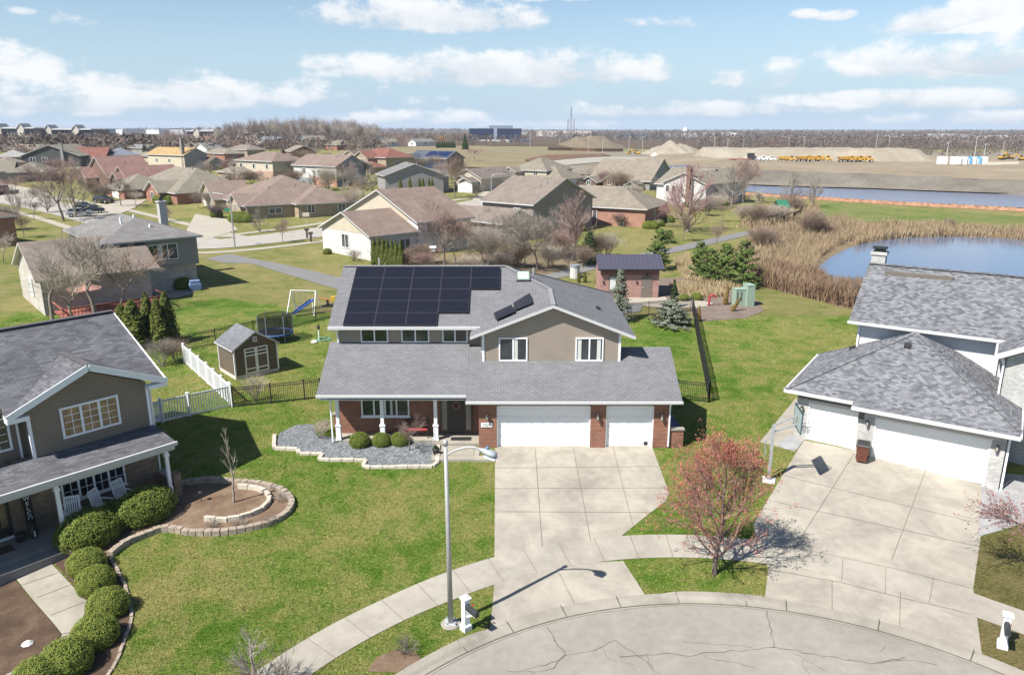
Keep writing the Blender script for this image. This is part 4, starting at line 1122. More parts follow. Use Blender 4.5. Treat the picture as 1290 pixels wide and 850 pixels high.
house('mauve_two', 'two-storey white house with grey end gable and orange brick base', 425, 236, 58, 38, 54, 26, 'gy', 'mauve', 'bluegrey', None, .45,
      win=[('l',0,.75,.6,1.2,1.3),('l',0,.4,.65,.8,.8),('l',0,.15,.08,1.4,2.0),('f',0,.5,.6,.9,1.2)])
r, w, d, h = HOUSES['mauve_two']
m = MB(); m.box(-.05, .0, 2.0, .0, d, h); m.build('white_siding', wmat('white'), r); m = MB(); m.box(-.09, .0, -1, .0, d * .55, 2.4); m.build('brick_base', wmat('orange'), r)
house('cream_two', 'cream two-storey house with mauve hipped roof behind a dark spruce', 345, 228, 52, 44, 46, 24, 'hip', 'mauve', 'cream', 'pink', .36, win=[('l',0,.15,.6,1.0,1.2),('l',0,.5,.6,1.0,1.2),('l',0,.85,.6,1.0,1.2),('l',0,.5,.05,1.1,1.9)], chim=(.95, .6, 1.5, 'dbrick'))
house('mauve_ranch', 'buff brick ranch house with large mauve hipped roofs along the street corner', 312, 277, 32, 138, 62, 18, 'hip', 'mauve', 'buff', None, .42,
      wings=[(.42, 1.0, -.12, 1.1, 1.04, 'hip'), (-.1, .25, .75, 1.35, .95, 'gx'), (-.04, .2, .05, .4, .95, 'gx')],
      win=[('f',0,.25,.35,2.2,.9),('f',1,.2,.35,1.3,1.4),('f',1,.7,.35,1.3,1.4),('l',3,.5,.2,1.3,1.9)], garage=[('l',2,.72,2.6,2.2),('l',2,.3,3.6,2.2)])
house('olive_ranch', 'red brick ranch house with broad olive-tan hipped roof and arched entry', 224, 258, 44, 92, 66, 15, 'hip', 'olive', 'brick', None, .52,
      wings=[(-.12, .5, .15, .42, 1., 'gx'), (-.3, .35, .6, 1.0, 1.0, 'hip')], win=[('l',1,.5,.15,1.6,1.9),('f',0,.6,.35,1.2,1.2)], garage=[('l',2,.5,4.4,2.2)])
house('rose_front', 'brick house with rose roof and small pointed front gable', 140, 237, 42, 52, 40, 13, 'gx', 'rose', 'dbrick', None, .45, wings=[(-.25, .3, .5, 1., .85, 'gx'), (.05, .3, .1, .45, 1.1, 'gx')], win=[('l',1,.5,.3,.9,1.2),('l',2,.5,.5,.7,1.1)])
house('rose_back', 'brick house with long rose coloured roof and white arched window', 163, 240, 42, 62, 22, 14, 'gx', 'rose', 'dbrick', None, .5, wings=[(-.12, .25, .2, .7, 1., 'gx')], win=[('l',1,.5,.3,1.1,1.6)])
house('dark_gable', 'dark grey gabled house with two white framed windows and a tall chimney', 29, 211, 8, 62, 8, 14, 'gy', 'olive', 'dark', None, .38, d=22, win=[('f',0,.19,.45,1.7,1.5),('f',0,.40,.45,1.7,1.5)], chim=(.72, -.015, 2.1, 'grey', 1))
house('tan_corner', 'low tan hipped house with pinkish front wall at the far left edge', 12, 230, 25, 44, 30, 13, 'hip', 'olive', 'taupe', None, .45, wings=[(-.6, .1, .1, .7, 1.1, 'gx')], win=[('l',1,.5,.4,1.2,1.2)])
house('red_long', 'brown house with long red roof and low white fence behind', 82, 209, 12, 44, 10, 9, 'gx', 'red', 'dbrick', None, .5, d=14, wings=[(.0, .3, -.3, .3, 1., 'gy')])
house('yellow_roof', 'cream house with yellow-orange roof and grey end gable', 234, 216, 55, 27, 44, 20, 'gy', 'yellow', 'grey', None, .5, win=[('l',0,.4,.5,1.2,1.2),('l',0,.75,.5,1.2,1.2)], chim=(.04, .05, 2.0, 'taupe', 1))
r, w, d, h = HOUSES['yellow_roof']; m = MB(); m.box(-.05, 0, -1, 0, d, h); m.build('cream_siding', wmat('cream'), r)
house('small_shed_house', 'small grey garage with orange-brown gabled roof beside the yellow roofed house', 263, 215, 60, 18, 14, 10, 'gy', 'brown', 'grey', None, .5)
# -- the rows beyond: (key, label, px, py, psi, wr, wl, he, kind, roof, wall)
for a in [
 ('b1', 'low house with pale tan roof at the far left edge below the apartments', -4, 206, 30, 36, 20, 8, 'hip', 'pale', 'taupe'),
 ('b2', 'tan roofed house with dark end gable behind the dark grey house', 46, 195, 55, 20, 30, 7, 'gy', 'tan', 'dark'),
 ('b3', 'house with dark panels on a grey roof left of the tan roofed one', 20, 192, 55, 14, 22, 6, 'gy', 'charcoal', 'pink'),
 ('b4', 'dusty red roofed house below the apartment blocks', 28, 184, 25, 26, 14, 5, 'hip', 'rose', 'tan'),
 ('b5', 'brown hipped house with a dark gable behind bare brush', 78, 188, 40, 24, 18, 6, 'gx', 'taupe', 'dark'),
 ('b6', 'white walled house with bright metal roof among reddish brush', 99, 187, 50, 12, 14, 7, 'gy', 'pale', 'white'),
 ('b7', 'cream house with slate purple roof behind the rose roofs', 140, 207, 35, 34, 24, 11, 'hip', 'blue', 'cream'),
 ('b8', 'grey gabled house with grey roof beyond the dark spruce', 186, 196, 55, 16, 22, 9, 'gy', 'grey', 'grey'),
 ('b9', 'brown roofed house just behind the yellow roof', 212, 192, 40, 26, 16, 7, 'hip', 'brown', 'tan'),
 ('b10', 'olive roofed house with pale gable beside the dark spruce', 190, 205, 50, 18, 24, 8, 'gy', 'olive', 'cream'),
 ('b11', 'tan hipped house behind the orange-brown garage', 284, 205, 45, 24, 26, 11, 'hip', 'olive', 'brick'),
 ('b12', 'pale grey roofed house with white trim right of the yellow roof', 262, 197, 50, 18, 16, 9, 'gx', 'grey', 'white'),
 ('b13', 'mauve-tan hipped house at the left of the cream house', 312, 198, 45, 22, 24, 9, 'hip', 'taupe', 'tan'),
 ('b14', 'brown gabled house in the dip behind the cream two-storey', 368, 198, 30, 30, 14, 7, 'gy', 'tan', 'dbrick'),
 ('b15', 'grey-blue roofed house with dark gable below the bare grove', 350, 185, 55, 18, 26, 7, 'gy', 'blue', 'dark'),
 ('b16', 'tan roofed house with dark slope left of the blue-grey one', 328, 188, 50, 14, 22, 6, 'gy', 'tan', 'charcoal'),
 ('b17', 'two-storey taupe house with white side wall below the grove', 388, 187, 40, 24, 10, 10, 'gx', 'taupe', 'bluegrey'),
 ('b18', 'small brick house with green-tan hipped roof and white door', 425, 190, 40, 22, 16, 7, 'hip', 'olive', 'brick'),
 ('b19', 'dark roofed house at the right end of the grove', 466, 183, 30, 20, 10, 6, 'gx', 'charcoal', 'dark'),
 ('b20', 'white double gabled house beyond the straw field', 488, 185, 50, 14, 12, 6, 'gx', 'tan', 'white'),
 ('b21', 'white house with grey roof and tall brick chimney beyond the field', 524, 185, 45, 24, 10, 6, 'gx', 'grey', 'white'),
 ('b22', 'grey hipped house near the tan apartment at the far grove', 316, 179, 30, 22, 12, 5, 'hip', 'grey', 'tan'),
 ('b23', 'low brown roofed house among brush left of the grove', 272, 186, 35, 24, 16, 5, 'hip', 'brown', 'taupe'),
 ('b24', 'red roofed house half hidden at the left edge', -10, 246, 30, 16, 20, 13, 'hip', 'rose', 'dbrick'),
 ('f1', 'tan hipped house tucked between the olive roof and the cream two-storey', 300, 227, 45, 24, 24, 9, 'hip', 'tan', 'buff'),
 ('f2', 'brown roofed house behind the mauve two-storey house', 452, 207, 45, 26, 22, 8, 'gx', 'brown', 'tan'),
 ('f4', 'taupe roofed house at the left edge before the dark grey gable', 2, 214, 40, 26, 22, 9, 'hip', 'taupe', 'tan'),
 ('f5', 'low tan roofed house beyond the yellow roof', 238, 193, 40, 24, 18, 6, 'hip', 'tan', 'cream'),
 ('b25', 'blue roofed house with skylights right of the tan gables', 842, 236, 45, 42, 32, 16, 'gx', 'blue', 'grey'),
 ]:
    house(*a, None, .42, win=[('l',0,.5,.4,1.3,1.2),('f',0,.5,.4,1.3,1.2)], group='houses in the rows beyond')
house('left_brick', 'dark red brick house cut by the left edge of the view', -2, 312, 60, 22, 60, 38, 'hip', 'brown', 'brick', None, .4)
# ================================================================== VEGETATION
def rot_about(v, ax, a): return Matrix.Rotation(a, 3, ax) @ v
def perp(d, rnd):
    a = d.cross(Vector((rnd.uniform(-1,1), rnd.uniform(-1,1), rnd.uniform(-1,1))))
    return a.normalized() if a.length > 1e-3 else Vector((1,0,0))

def grow_tree(seed, kind='round', levels=5, buds=False):
    """bare tree of unit height: trunk + limbs in one builder, twigs in another"""
    rnd = random.Random(seed); T, W, B = MB(), MB(), []
    P = dict(round=dict(fork=.24, spread=.62, up=.10, ratio=.76, n=(3, 4), lead=.45), vase=dict(fork=.17, spread=.58, up=.11, ratio=.78, n=(3, 4), lead=.3),
             upright=dict(fork=.10, spread=.42, up=.22, ratio=.72, n=(2, 4), lead=1.), maple=dict(fork=.13, spread=.62, up=.14, ratio=.74, n=(3, 4), lead=.9), young=dict(fork=.42, spread=.40, up=.30, ratio=.62, n=(2, 3), lead=1.),
             shrub=dict(fork=.03, spread=.5, up=.16, ratio=.74, n=(3, 5), lead=.2))[kind]
    def limb(p, d, L, r, lv):
        segs = 3 if lv < 2 else 2; mb = T if lv <= 1 else W; sides = 7 if lv == 0 else (5 if lv == 1 else 3)
        pts = [p]; dd = d.copy(); r0 = r
        for i in range(segs):
            dd = (dd + Vector((rnd.uniform(-.16,.16), rnd.uniform(-.16,.16), rnd.uniform(-.08,.12) + P['up'] * (.5 if lv else .2)))).normalized()
            q = pts[-1] + dd * L / segs; r1 = r * (1 - .45 * (i + 1) / segs)
            mb.tube(pts[-1], q, r0, r1, sides, cap=False); r0 = r1; pts.append(q)
        if lv >= levels:
            if buds: B.append((pts[-1], dd))
            return
        if lv == levels - 1 and buds: B.append((pts[-2], dd))
        nk = rnd.randint(*P['n']) + (1 if lv in (1, 2) else 0)
        for k in range(nk):
            t = rnd.uniform(.35, 1.) if lv else rnd.uniform(.8, 1.)
            if k == 0: t = 1.
            i = min(segs - 1, int(t * segs)); o = pts[i].lerp(pts[i + 1], t * segs - i) if i < segs else pts[-1]
            sp = P['spread'] * rnd.uniform(.6, 1.25) * (.4 if k == 0 and rnd.random() < P['lead'] else 1.)
            nd = rot_about(dd, perp(dd, rnd), sp)
            limb(o, nd.normalized(), L * P['ratio'] * rnd.uniform(.75, 1.15), max(.00075, r * .56 * rnd.uniform(.75, 1.05)), lv + 1)
    if kind == 'shrub':
        for k in range(9):
            a = rnd.uniform(0, 2*pi); d = Vector((math.cos(a) * rnd.uniform(.2,.75), math.sin(a) * rnd.uniform(.2,.75), 1)).normalized()
            limb(Vector((math.cos(a) * .03, math.sin(a) * .03, 0)), d, .42, .012, 1)
    elif kind in ('upright', 'maple', 'young'):
        # a central leader with side limbs all the way up
        z = 0.; p = Vector((0, 0, 0)); r = .024 if kind != 'young' else .013; n = 9; d = Vector((0, 0, 1))
        for i in range(n):
            q = p + Vector((rnd.uniform(-.014,.014), rnd.uniform(-.014,.014), .94 / n)); r1 = .024 * (1 - .88 * (i + 1) / n) * (1 if kind != 'young' else .55)
            T.tube(p, q, r, r1, 7, cap=False)
            if (i + 1) / n > P['fork']:
                f = (i + 1) / n
                for k in range((4 if f < .75 else 3) if kind == 'maple' else (3 if kind == 'upright' else 2)):
                    a = rnd.uniform(0, 2*pi); el = rnd.uniform(.35, .85) if kind != 'young' else rnd.uniform(.9, 1.3)
                    dd = Vector((math.cos(a) * math.cos(el), math.sin(a) * math.cos(el), math.sin(el)))
                    if kind == 'maple': L = .25 * math.sin(pi * min(1, .30 + f * .64)) + .02
                    elif kind == 'upright': L = .2 * (1.1 - f) + .06
                    else: L = .14 * (1.2 - f) + .03
                    limb(p.lerp(q, rnd.random()), dd, L, r1 * .55 + .001, 2 if kind != 'maple' else 2)
            p, r = q, r1
    else:
        limb(Vector((0, 0, 0)), Vector((0, 0, 1)), P['fork'], .0115, 0)
    zs = [v[2] for v in T.v + W.v]; k = 1. / max(zs)
    for mb in (T, W): mb.v = [(x * k, y * k, z * k) for x, y, z in mb.v]
    B = [(p * k, d) for p, d in B]
    return T, W, B

BARK = m_bark('grey bark', (.21, .18, .155)); BARK_P = m_bark('pale bark', (.30, .265, .225)); BARK_D = m_bark('dark bark', (.085, .065, .055))
TW = {'grey': m_bark('grey twigs', (.27, .235, .20)), 'red': m_bark('reddish twigs', (.29, .205, .18)), 'brown': m_bark('brown twigs', (.26, .195, .15)), 'pale': m_bark('pale twigs', (.42, .365, .30)), 'gold': m_bark('golden twigs', (.38, .24, .08)), 'dark': m_bark('dark twigs', (.16, .135, .12)), 'magenta': m_bark('magenta twigs', (.31, .19, .18))}
PROTO = {}
def proto(kind, seed, levels, tw, bark=None):
    key = (kind, seed, levels, tw)
    if key not in PROTO:
        base = (kind, seed, levels)
        if base not in PROTO: PROTO[base] = grow_tree(seed, kind, levels)
        T, W, B = PROTO[base]
        PROTO[key] = (T.mesh('trunk', bark or BARK, True), W.mesh('crown', TW[tw]))
    return PROTO[key]
def bare_tree(label, px, py, hpx, kind='round', seed=0, tw='grey', wide=1., levels=6, name='bare_tree', cat='tree', group='bare trees', bark=None, loc=None, h=None):
    p = Vector(loc) if loc else G(px, py); h = h or hpx * mpp(p) * 1.03
    tm, cm_ = proto(kind, seed, levels, tw, bark)
    r = thing(name, label, cat, p, random.Random(px * 7 + py).uniform(0, 6.28), group)
    t = link_mesh('trunk', tm, r); c = link_mesh('crown', cm_, r)
    for o in (t, c): o.scale = (h * wide, h * wide, h)
    return r

def leaf_cloud(mb, pts, size, rnd, up=.3, aspect=1.):
    for p, nrm in pts:
        n = (nrm + Vector((rnd.uniform(-.8,.8), rnd.uniform(-.8,.8), rnd.uniform(-.5,.8) + up))).normalized()
        a = perp(n, rnd); b = n.cross(a); s = size * rnd.uniform(.6, 1.3)
        mb.add([p + a * s, p + b * s * aspect, p - a * s, p - b * s * aspect], [(0, 1, 2, 3)])

def ball_bush_mesh(seed, n=2600, size=.035, rx=1., rz=.85, leaf=None, core=None, bump=.045):
    """clipped round shrub: dense small leaves in a shell over a dark core"""
    rnd = random.Random(seed); m = MB(); from mathutils import noise as mn
    pts = []
    for _ in range(n):
        z = rnd.uniform(-.55, 1); a = rnd.uniform(0, 2*pi); s = math.sqrt(1 - min(1, z*z)) ; d = Vector((s * math.cos(a), s * math.sin(a), z))
        k = 1 + bump * mn.noise(d * 3.5 + Vector((seed, 0, 0))) * 2 + bump * .7 * mn.noise(d * 9 + Vector((seed, 5, 0))) + rnd.uniform(-.06, .015)
        pts.append((Vector((d.x * rx * k, d.y * rx * k, .55 * rz + d.z * rz * k)), d))
    leaf_cloud(m, pts, size, rnd, .1, .7)
    me = m.mesh('foliage', leaf)
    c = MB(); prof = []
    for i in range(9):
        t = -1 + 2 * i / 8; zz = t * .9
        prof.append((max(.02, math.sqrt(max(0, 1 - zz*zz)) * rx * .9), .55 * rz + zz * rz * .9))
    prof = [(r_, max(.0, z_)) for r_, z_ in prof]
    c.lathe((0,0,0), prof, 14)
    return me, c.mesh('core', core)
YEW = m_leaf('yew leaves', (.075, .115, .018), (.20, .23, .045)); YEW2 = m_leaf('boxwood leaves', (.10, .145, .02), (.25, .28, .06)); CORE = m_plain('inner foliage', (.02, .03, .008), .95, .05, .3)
BB = {}
def ball_bush(label, px, py, r, name='round_bush', kind='yew', seed=1, group=None, sq=(1., 1.), loc=None, rz=.85, rot=0.):
    k = (kind, seed % 3, rz)
    if k not in BB: BB[k] = ball_bush_mesh(seed % 3, 11000, .024, 1., rz, {'yew': YEW, 'box': YEW2}[kind], CORE)
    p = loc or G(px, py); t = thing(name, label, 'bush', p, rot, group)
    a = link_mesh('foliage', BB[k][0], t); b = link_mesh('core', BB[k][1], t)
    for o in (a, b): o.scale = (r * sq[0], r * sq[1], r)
    return t

def cone_tree_mesh(seed, n, size, prof, leaf, lump=.18, core=True, coreM=None):
    """dense upright evergreen of unit height; prof(t) radius at height t"""
    rnd = random.Random(seed); from mathutils import noise as mn; m = MB(); pts = []
    for _ in range(n):
        t = rnd.random() ** 1.15; a = rnd.uniform(0, 2*pi); r = prof(t)
        k = 1 + lump * 1.6 * mn.noise(Vector((math.cos(a) * 1.6, math.sin(a) * 1.6, t * 7 + seed * 3))) + rnd.uniform(-.25, .06)
        d = Vector((math.cos(a), math.sin(a), .35)).normalized()
        pts.append((Vector((math.cos(a) * r * k, math.sin(a) * r * k, t)), d))
    leaf_cloud(m, pts, size, rnd, .5, .5)
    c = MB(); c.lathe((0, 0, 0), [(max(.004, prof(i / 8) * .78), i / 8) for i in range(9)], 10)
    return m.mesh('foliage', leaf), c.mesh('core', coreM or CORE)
ARB = m_leaf('arborvitae leaves', (.045, .07, .012), (.14, .15, .03)); ARB2 = m_leaf('deep evergreen leaves', (.018, .035, .012), (.055, .085, .025)); SPR = m_leaf('blue spruce needles', (.085, .105, .075), (.20, .225, .165)); PIN = m_leaf('pine needles', (.045, .085, .015), (.125, .175, .04)); RUST = m_leaf('rusty conifer leaves', (.16, .10, .03), (.27, .19, .06))
CT = {}
def cone_tree(label, px, py, hpx, rad, kind='arb', seed=0, group=None, name='arborvitae', cat='evergreen', loc=None, h=None, tilt=0.):
    key = (kind, seed)
    if key not in CT:
        pf = {'arb': lambda t: .17 * (min(1, t * 7 + .55)) * (1 - t) ** .6, 'deep': lambda t: .24 * (1 - t) ** .85, 'rust': lambda t: .13 * (1 - t) ** .5 * (min(1, .5 + t * 4))}[kind]
        CT[key] = cone_tree_mesh(seed, 2200, .028, pf, {'arb': ARB, 'deep': ARB2, 'rust': RUST}[kind])
    p = loc or G(px, py); h = h or hpx * mpp(p) * 1.03
    t = thing(name, label, cat, p, seed * 1.3, group)
    if tilt: t.rotation_euler = (0, tilt, 0)
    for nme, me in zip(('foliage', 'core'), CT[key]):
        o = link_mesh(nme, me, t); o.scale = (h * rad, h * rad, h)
    return t

def branchy_conifer(seed, whorls, per, leaf, prof, droop=-.12, tuft=.02, dens=26, up=.0, bare=.06):
    """conifer with open whorled boughs so the background shows between them"""
    rnd = random.Random(seed); T, Fm = MB(), MB()
    T.tube((0,0,0), (0,0,.97), .022, .004, 7)
    for i in range(whorls):
        t = bare + (1 - bare) * (i / whorls) ** .95
        for k in range(per):
            a = rnd.uniform(0, 2*pi); L = prof(t) * rnd.uniform(.72, 1.12)
            d = Vector((math.cos(a), math.sin(a), droop + up * t + rnd.uniform(-.08, .1))).normalized()
            p = Vector((0, 0, t + rnd.uniform(-.02, .02))); q = p + d * L
            T.tube(p, q, .006 * (1.2 - t), .002, 3, cap=False)
            n = max(5, int(dens * L / .3)); pts = []
            for j in range(n):
                f = .2 + .8 * rnd.random() ** .7; c = p.lerp(q, f)
                w = tuft * 2.2 * (1.15 - f) + tuft * .5
                pts.append((c + Vector((rnd.uniform(-w, w), rnd.uniform(-w, w), rnd.uniform(-w * .5, w * .9))), d))
            leaf_cloud(Fm, pts, tuft, rnd, .3, .45)
    return T.mesh('trunk', BARK, True), Fm.mesh('foliage', leaf)
BC = {}
def conifer(label, px, py, hpx, kind, seed, group=None, name='pine_tree', wide=1., cat='tree'):
    key = (kind, seed)
    if key not in BC:
        if kind == 'pine': BC[key] = branchy_conifer(seed, 15, 7, PIN, lambda t: .40 * (1 - t) ** .55 * min(1, .75 + t * 1.5) + .03, .12, .026, 44, .45, .02)
        elif kind == 'spruce': BC[key] = branchy_conifer(seed, 26, 8, SPR, lambda t: .27 * (1 - t) ** .9 + .02, -.1, .018, 40, .2, .04)
        elif kind == 'wide': BC[key] = branchy_conifer(seed, 10, 14, SPR, lambda t: .75 * (1 - t) ** .9 + .05, .1, .04, 30, .6, .03)
        elif kind == 'dark': BC[key] = branchy_conifer(seed, 18, 8, ARB2, lambda t: .27 * (1 - t) ** .85 + .02, -.05, .024, 40, .2, .04)
    p = G(px, py); h = hpx * mpp(p) * 1.03; t = thing(name, label, cat, p, seed, group)
    for nme, me in zip(('trunk', 'foliage'), BC[key]): o = link_mesh(nme, me, t); o.scale = (h * wide, h * wide, h)
    return t

# ---------------------------------------------------------------- near planting
# red-budded maple on the kerb strip, its crown full of small red flowers
def bud_mesh(B, rnd, size, n=3, spread=.012):
    m = MB()
    for p, d in B:
        for k in range(n):
            q = p + Vector((rnd.uniform(-spread, spread), rnd.uniform(-spread, spread), rnd.uniform(-spread, spread))); s = size * rnd.uniform(.6, 1.4)
            a = perp(d, rnd); b = d.cross(a)
            m.add([q - a * s * .5, q + b * s * .5, q + d * s * 1.6, q + a * s * .5], [(0, 1, 2, 3)]); m.add([q - b * s * .5, q + d * s * 1.5, q + b * s * .5], [(0, 1, 2)])
    return m
BUD = m_leaf('red buds', (.30, .10, .07), (.47, .205, .15)); BUD2 = m_leaf('brown buds', (.22, .11, .10), (.36, .2, .19))
MTW = m_bark('maple twigs', (.25, .15, .13))
T_, W_, B_ = grow_tree(11, 'maple', 5, True)
p = G(900, 723); mh = 6.1
mt = thing('maple_tree', 'red budded maple tree between the two driveways', 'tree', p, .6)
for nme, me in (('trunk', T_.mesh('trunk', m_bark('maple bark', (.17, .13, .115)), True)), ('crown', W_.mesh('crown', MTW)), ('buds', bud_mesh(B_, random.Random(3), .008, 4, .016).mesh('buds', BUD))):
    o = link_mesh(nme, me, mt); o.scale = (mh * .8, mh * .8, mh)
T_, W_, B_ = grow_tree(21, 'round', 5, True)
mt = thing('budding_tree', 'budding bare tree reaching in from the right edge over the driveway', 'tree', G(1316, 742), 1.9)
for nme, me in (('trunk', T_.mesh('trunk', BARK, True)), ('crown', W_.mesh('crown', m_bark('mauve twigs', (.21, .135, .125)))), ('buds', bud_mesh(B_, random.Random(5), .008, 2, .012).mesh('buds', BUD2))):
    o = link_mesh(nme, me, mt); o.scale = (7.6, 7.6, 5.6)
bare_tree('slim young bare tree standing in the ringed bed', 294, 633, 0, 'young', 31, 'pale', 1.15, 4, 'young_tree', h=3.9, group=None, bark=BARK_P)
bare_tree('tiny red twigged tree in the grey gravel bed', 515, 568, 0, 'round', 32, 'red', 1.0, 5, 'young_tree', h=2.05, group=None)
bare_tree('small grey bare tree at the lower edge by the sidewalk', 322, 868, 0, 'upright', 33, 'grey', 1.2, 4, 'bare_tree', h=2.5, group=None, bark=BARK_P)
bare_tree('loose pale twigs beside the small tree at the lower edge', 352, 872, 0, 'shrub', 34, 'grey', 1.1, 3, 'bare_shrub', 'shrub', h=1.6, group=None)
for i, (px, py, r, sq, lab) in enumerate([(113, 683, 1.12, (1.15, 1.0), 'large clipped yew bush against the porch post of the left house'), (184, 652, 1.1, (1.3, .95), 'broad clipped yew bush at the bed beside the ringed tree'), (148, 660, .85, (1., 1.), 'middle yew bush squeezed between two larger ones')]):
    ball_bush(lab, px, py, r, 'round_bush', 'yew', i, 'clipped bushes before the left porch', sq, rot=LPSI)
for i, (px, py, r, lab) in enumerate([(111, 719, .74, 'round bush first in the row below the big porch yews'), (122, 742, .73, 'second round bush in the row beside the walkway'), (138, 771, .74, 'third round bush where the walkway bends'), (122, 808, .78, 'fourth round bush overlapping the walkway edge'), (86, 842, .82, 'fifth round bush near the bottom edge of the view'), (48, 864, .74, 'last round bush cut by the bottom edge')]):
    ball_bush(lab, px, py, r, 'round_bush', 'box', i, 'round bushes lining the walkway')
for i, (px, lab) in enumerate([(453.5, 'round boxwood nearest the porch end in the gravel bed'), (481, 'middle round boxwood in the gravel bed'), (504.5, 'round boxwood beside the tiny red tree')]):
    ball_bush(lab, px, 561 - i, (.57, .52, .52)[i], 'round_bush', 'yew', i + 1, 'three round boxwoods in the gravel bed')
bare_tree('straw coloured bare shrub at the left end of the porch', 403, 552, 0, 'shrub', 35, 'pale', 1.2, 4, 'bare_shrub', 'shrub', h=1.2, group=None)
bare_tree('dry brown shrub before the left porch post', 410, 545, 0, 'shrub', 36, 'grey', 1.1, 4, 'bare_shrub', 'shrub', h=1.0, group=None)
bare_tree('twiggy shrub inside the black fence by the shed', 322, 506, 0, 'shrub', 35, 'pale', 1., 4, 'bare_shrub', 'shrub', h=2.2, group=None)
bare_tree('bare dark twigged shrub mound behind the white fence', 205, 462, 0, 'shrub', 36, 'grey', 1.3, 5, 'bare_shrub', 'shrub', h=2.4, group=None)
bare_tree('low bare shrub next to the arborvitae clump', 222, 456, 0, 'shrub', 35, 'brown', 1.3, 5, 'bare_shrub', 'shrub', h=2.0, group=None)
for i, (px, py, hh, lab) in enumerate([(214, 432, 64, 'rightmost tall arborvitae of the clump behind the left house'), (203, 436, 60, 'second tall arborvitae of the clump'), (190, 432, 62, 'slim arborvitae in the middle of the clump'), (172, 438, 60, 'broad yellowish arborvitae left in the clump'), (158, 434, 50, 'leftmost low arborvitae of the clump')]):
    cone_tree(lab, px, py, hh, 1.25 if i < 3 else 1.8, 'arb', i % 3, 'arborvitae clump behind the left house')
for i in range(7):
    cone_tree('narrow arborvitae in the row beside the white brick house', 472 + i * 5.6, 333 + i * .9, 34, .9, 'arb', i % 3, 'arborvitae row beside the white brick house')
for i, (px, py) in enumerate([(505, 246), (517, 246), (529, 246), (533.5, 246.5), (541, 246.5), (545, 246.5)]):
    cone_tree('slim evergreen before the grey gabled wall', px, py, 21, .95, 'arb', i % 3, 'slim evergreens before the grey gable')
for i, (px, py) in enumerate([(729, 356), (737, 356), (752, 357)]):
    cone_tree('small pointed arborvitae left of the pump house', px, py, 14, 1.1, 'arb', i % 3, 'small arborvitae by the pump house')
# conifers near the pond
conifer('bushy pine behind the pump house roof', 829, 340, 50, 'pine', 1, 'pines by the path'); conifer('leftmost pine of the clump before the reeds', 881, 351, 44, 'pine', 2, 'pines by the path'); conifer('short pine second in the clump before the reeds', 894, 356, 42, 'pine', 3, 'pines by the path')
conifer('pine third in the clump before the reeds', 912, 358, 50, 'pine', 1, 'pines by the path'); conifer('largest pine, rightmost of the clump before the reeds', 936, 362, 56, 'pine', 2, 'pines by the path')
conifer('low dark pine scrub beside the path behind the tall pine', 842, 306, 16, 'pine', 3, 'pines by the path', 'pine_shrub', 1.6); 
conifer('slender pale blue spruce before the pump house', 780, 405, 65, 'spruce', 4, None, 'spruce_tree', 1.15); conifer('broad low blue spruce behind the back fence', 845, 411, 33, 'wide', 5, None, 'spruce_tree', 1.2); conifer('thin dark little spruce rising behind the broad low one', 848, 388, 36, 'dark', 6, None, 'spruce_tree', .7)
ball_bush('small yellow-green bush nearest the pump house door', 861, 379, .55, 'small_bush', 'box', 1, 'small bushes in the mulch bed'); ball_bush('small yellow-green bush left of the red pipe', 877, 378, .6, 'small_bush', 'box', 2, 'small bushes in the mulch bed')
ball_bush('round yellow-green bush at the brick ranch corner', 816, 288, 1.0, 'round_bush', 'box', 0, 'bushes along the brick ranch'); ball_bush('second yellow-green bush at the brick ranch corner', 823, 288, 1.0, 'round_bush', 'box', 1, 'bushes along the brick ranch'); ball_bush('dark round bush right of the brick ranch corner', 831, 285, .9, 'round_bush', 'yew', 2, 'bushes along the brick ranch')
for i, (px, py, hh, lab) in enumerate([(880, 405, 20, 'rusty slim conifer right of the black fence end'), (913, 384, 24, 'tall rusty conifer beside the utility cabinet'), (922, 392, 20, 'leaning rusty conifer before the utility cabinet')]):
    cone_tree(lab, px, py, hh, 1.1, 'rust', i % 2, 'rusty conifers in the mulch bed', 'young_conifer', tilt=(.0, .12, .5)[i])
conifer('dark spruce before the cream two-storey house', 350, 224, 25, 'dark', 7, None, 'spruce_tree', 1.25); conifer('dark spruce beside the yellow roof', 184, 203, 20, 'dark', 8, None, 'spruce_tree', 1.2); conifer('smaller dark spruce before the yellow roof', 208, 206, 20, 'dark', 7, None, 'spruce_tree')
for i in range(5): cone_tree('dark slim evergreen against the yellow roofed house', 215 + i * 4.2, 213, 15, 1.1, 'deep', i % 2, 'slim evergreens by the yellow roofed house')
cone_tree('dark conical evergreen beyond the straw field', 586, 189, 19, 1.1, 'deep', 0, None, 'evergreen_tree', 'tree')
for i in range(8): cone_tree('clipped dark evergreen in the far hedge row', 551 + i * 3, 187, 9, 1.3, 'deep', i % 2, 'evergreen hedge row beyond the field')
cone_tree('small arborvitae between the tan gabled houses', 809, 237, 15, 1.2, 'arb', 1, None)
conifer('ragged dark evergreen among bare shrubs left of the pump house', 742, 332, 40, 'dark', 8, None, 'evergreen_tree', 1.5)
ball_bush('clipped green bush at the mauve ranch entry', 302, 280, 1.5, 'round_bush', 'box', 0, 'bushes before the mauve ranch', (1.4, .8)); ball_bush('round bush by the mauve ranch garage', 273, 274, 1.2, 'round_bush', 'yew', 1, 'bushes before the mauve ranch'); ball_bush('second clipped bush at the mauve ranch entry', 311, 280, 1.2, 'round_bush', 'box', 2, 'bushes before the mauve ranch'); ball_bush('clipped green hedge before the olive roofed house', 207, 256, 1.5, 'round_bush', 'box', 1, None, (1.7, .8))
ball_bush('grey-green rounded bush beside the pale stone wall', 231, 364, 1.0, 'round_bush', 'yew', 0, None)
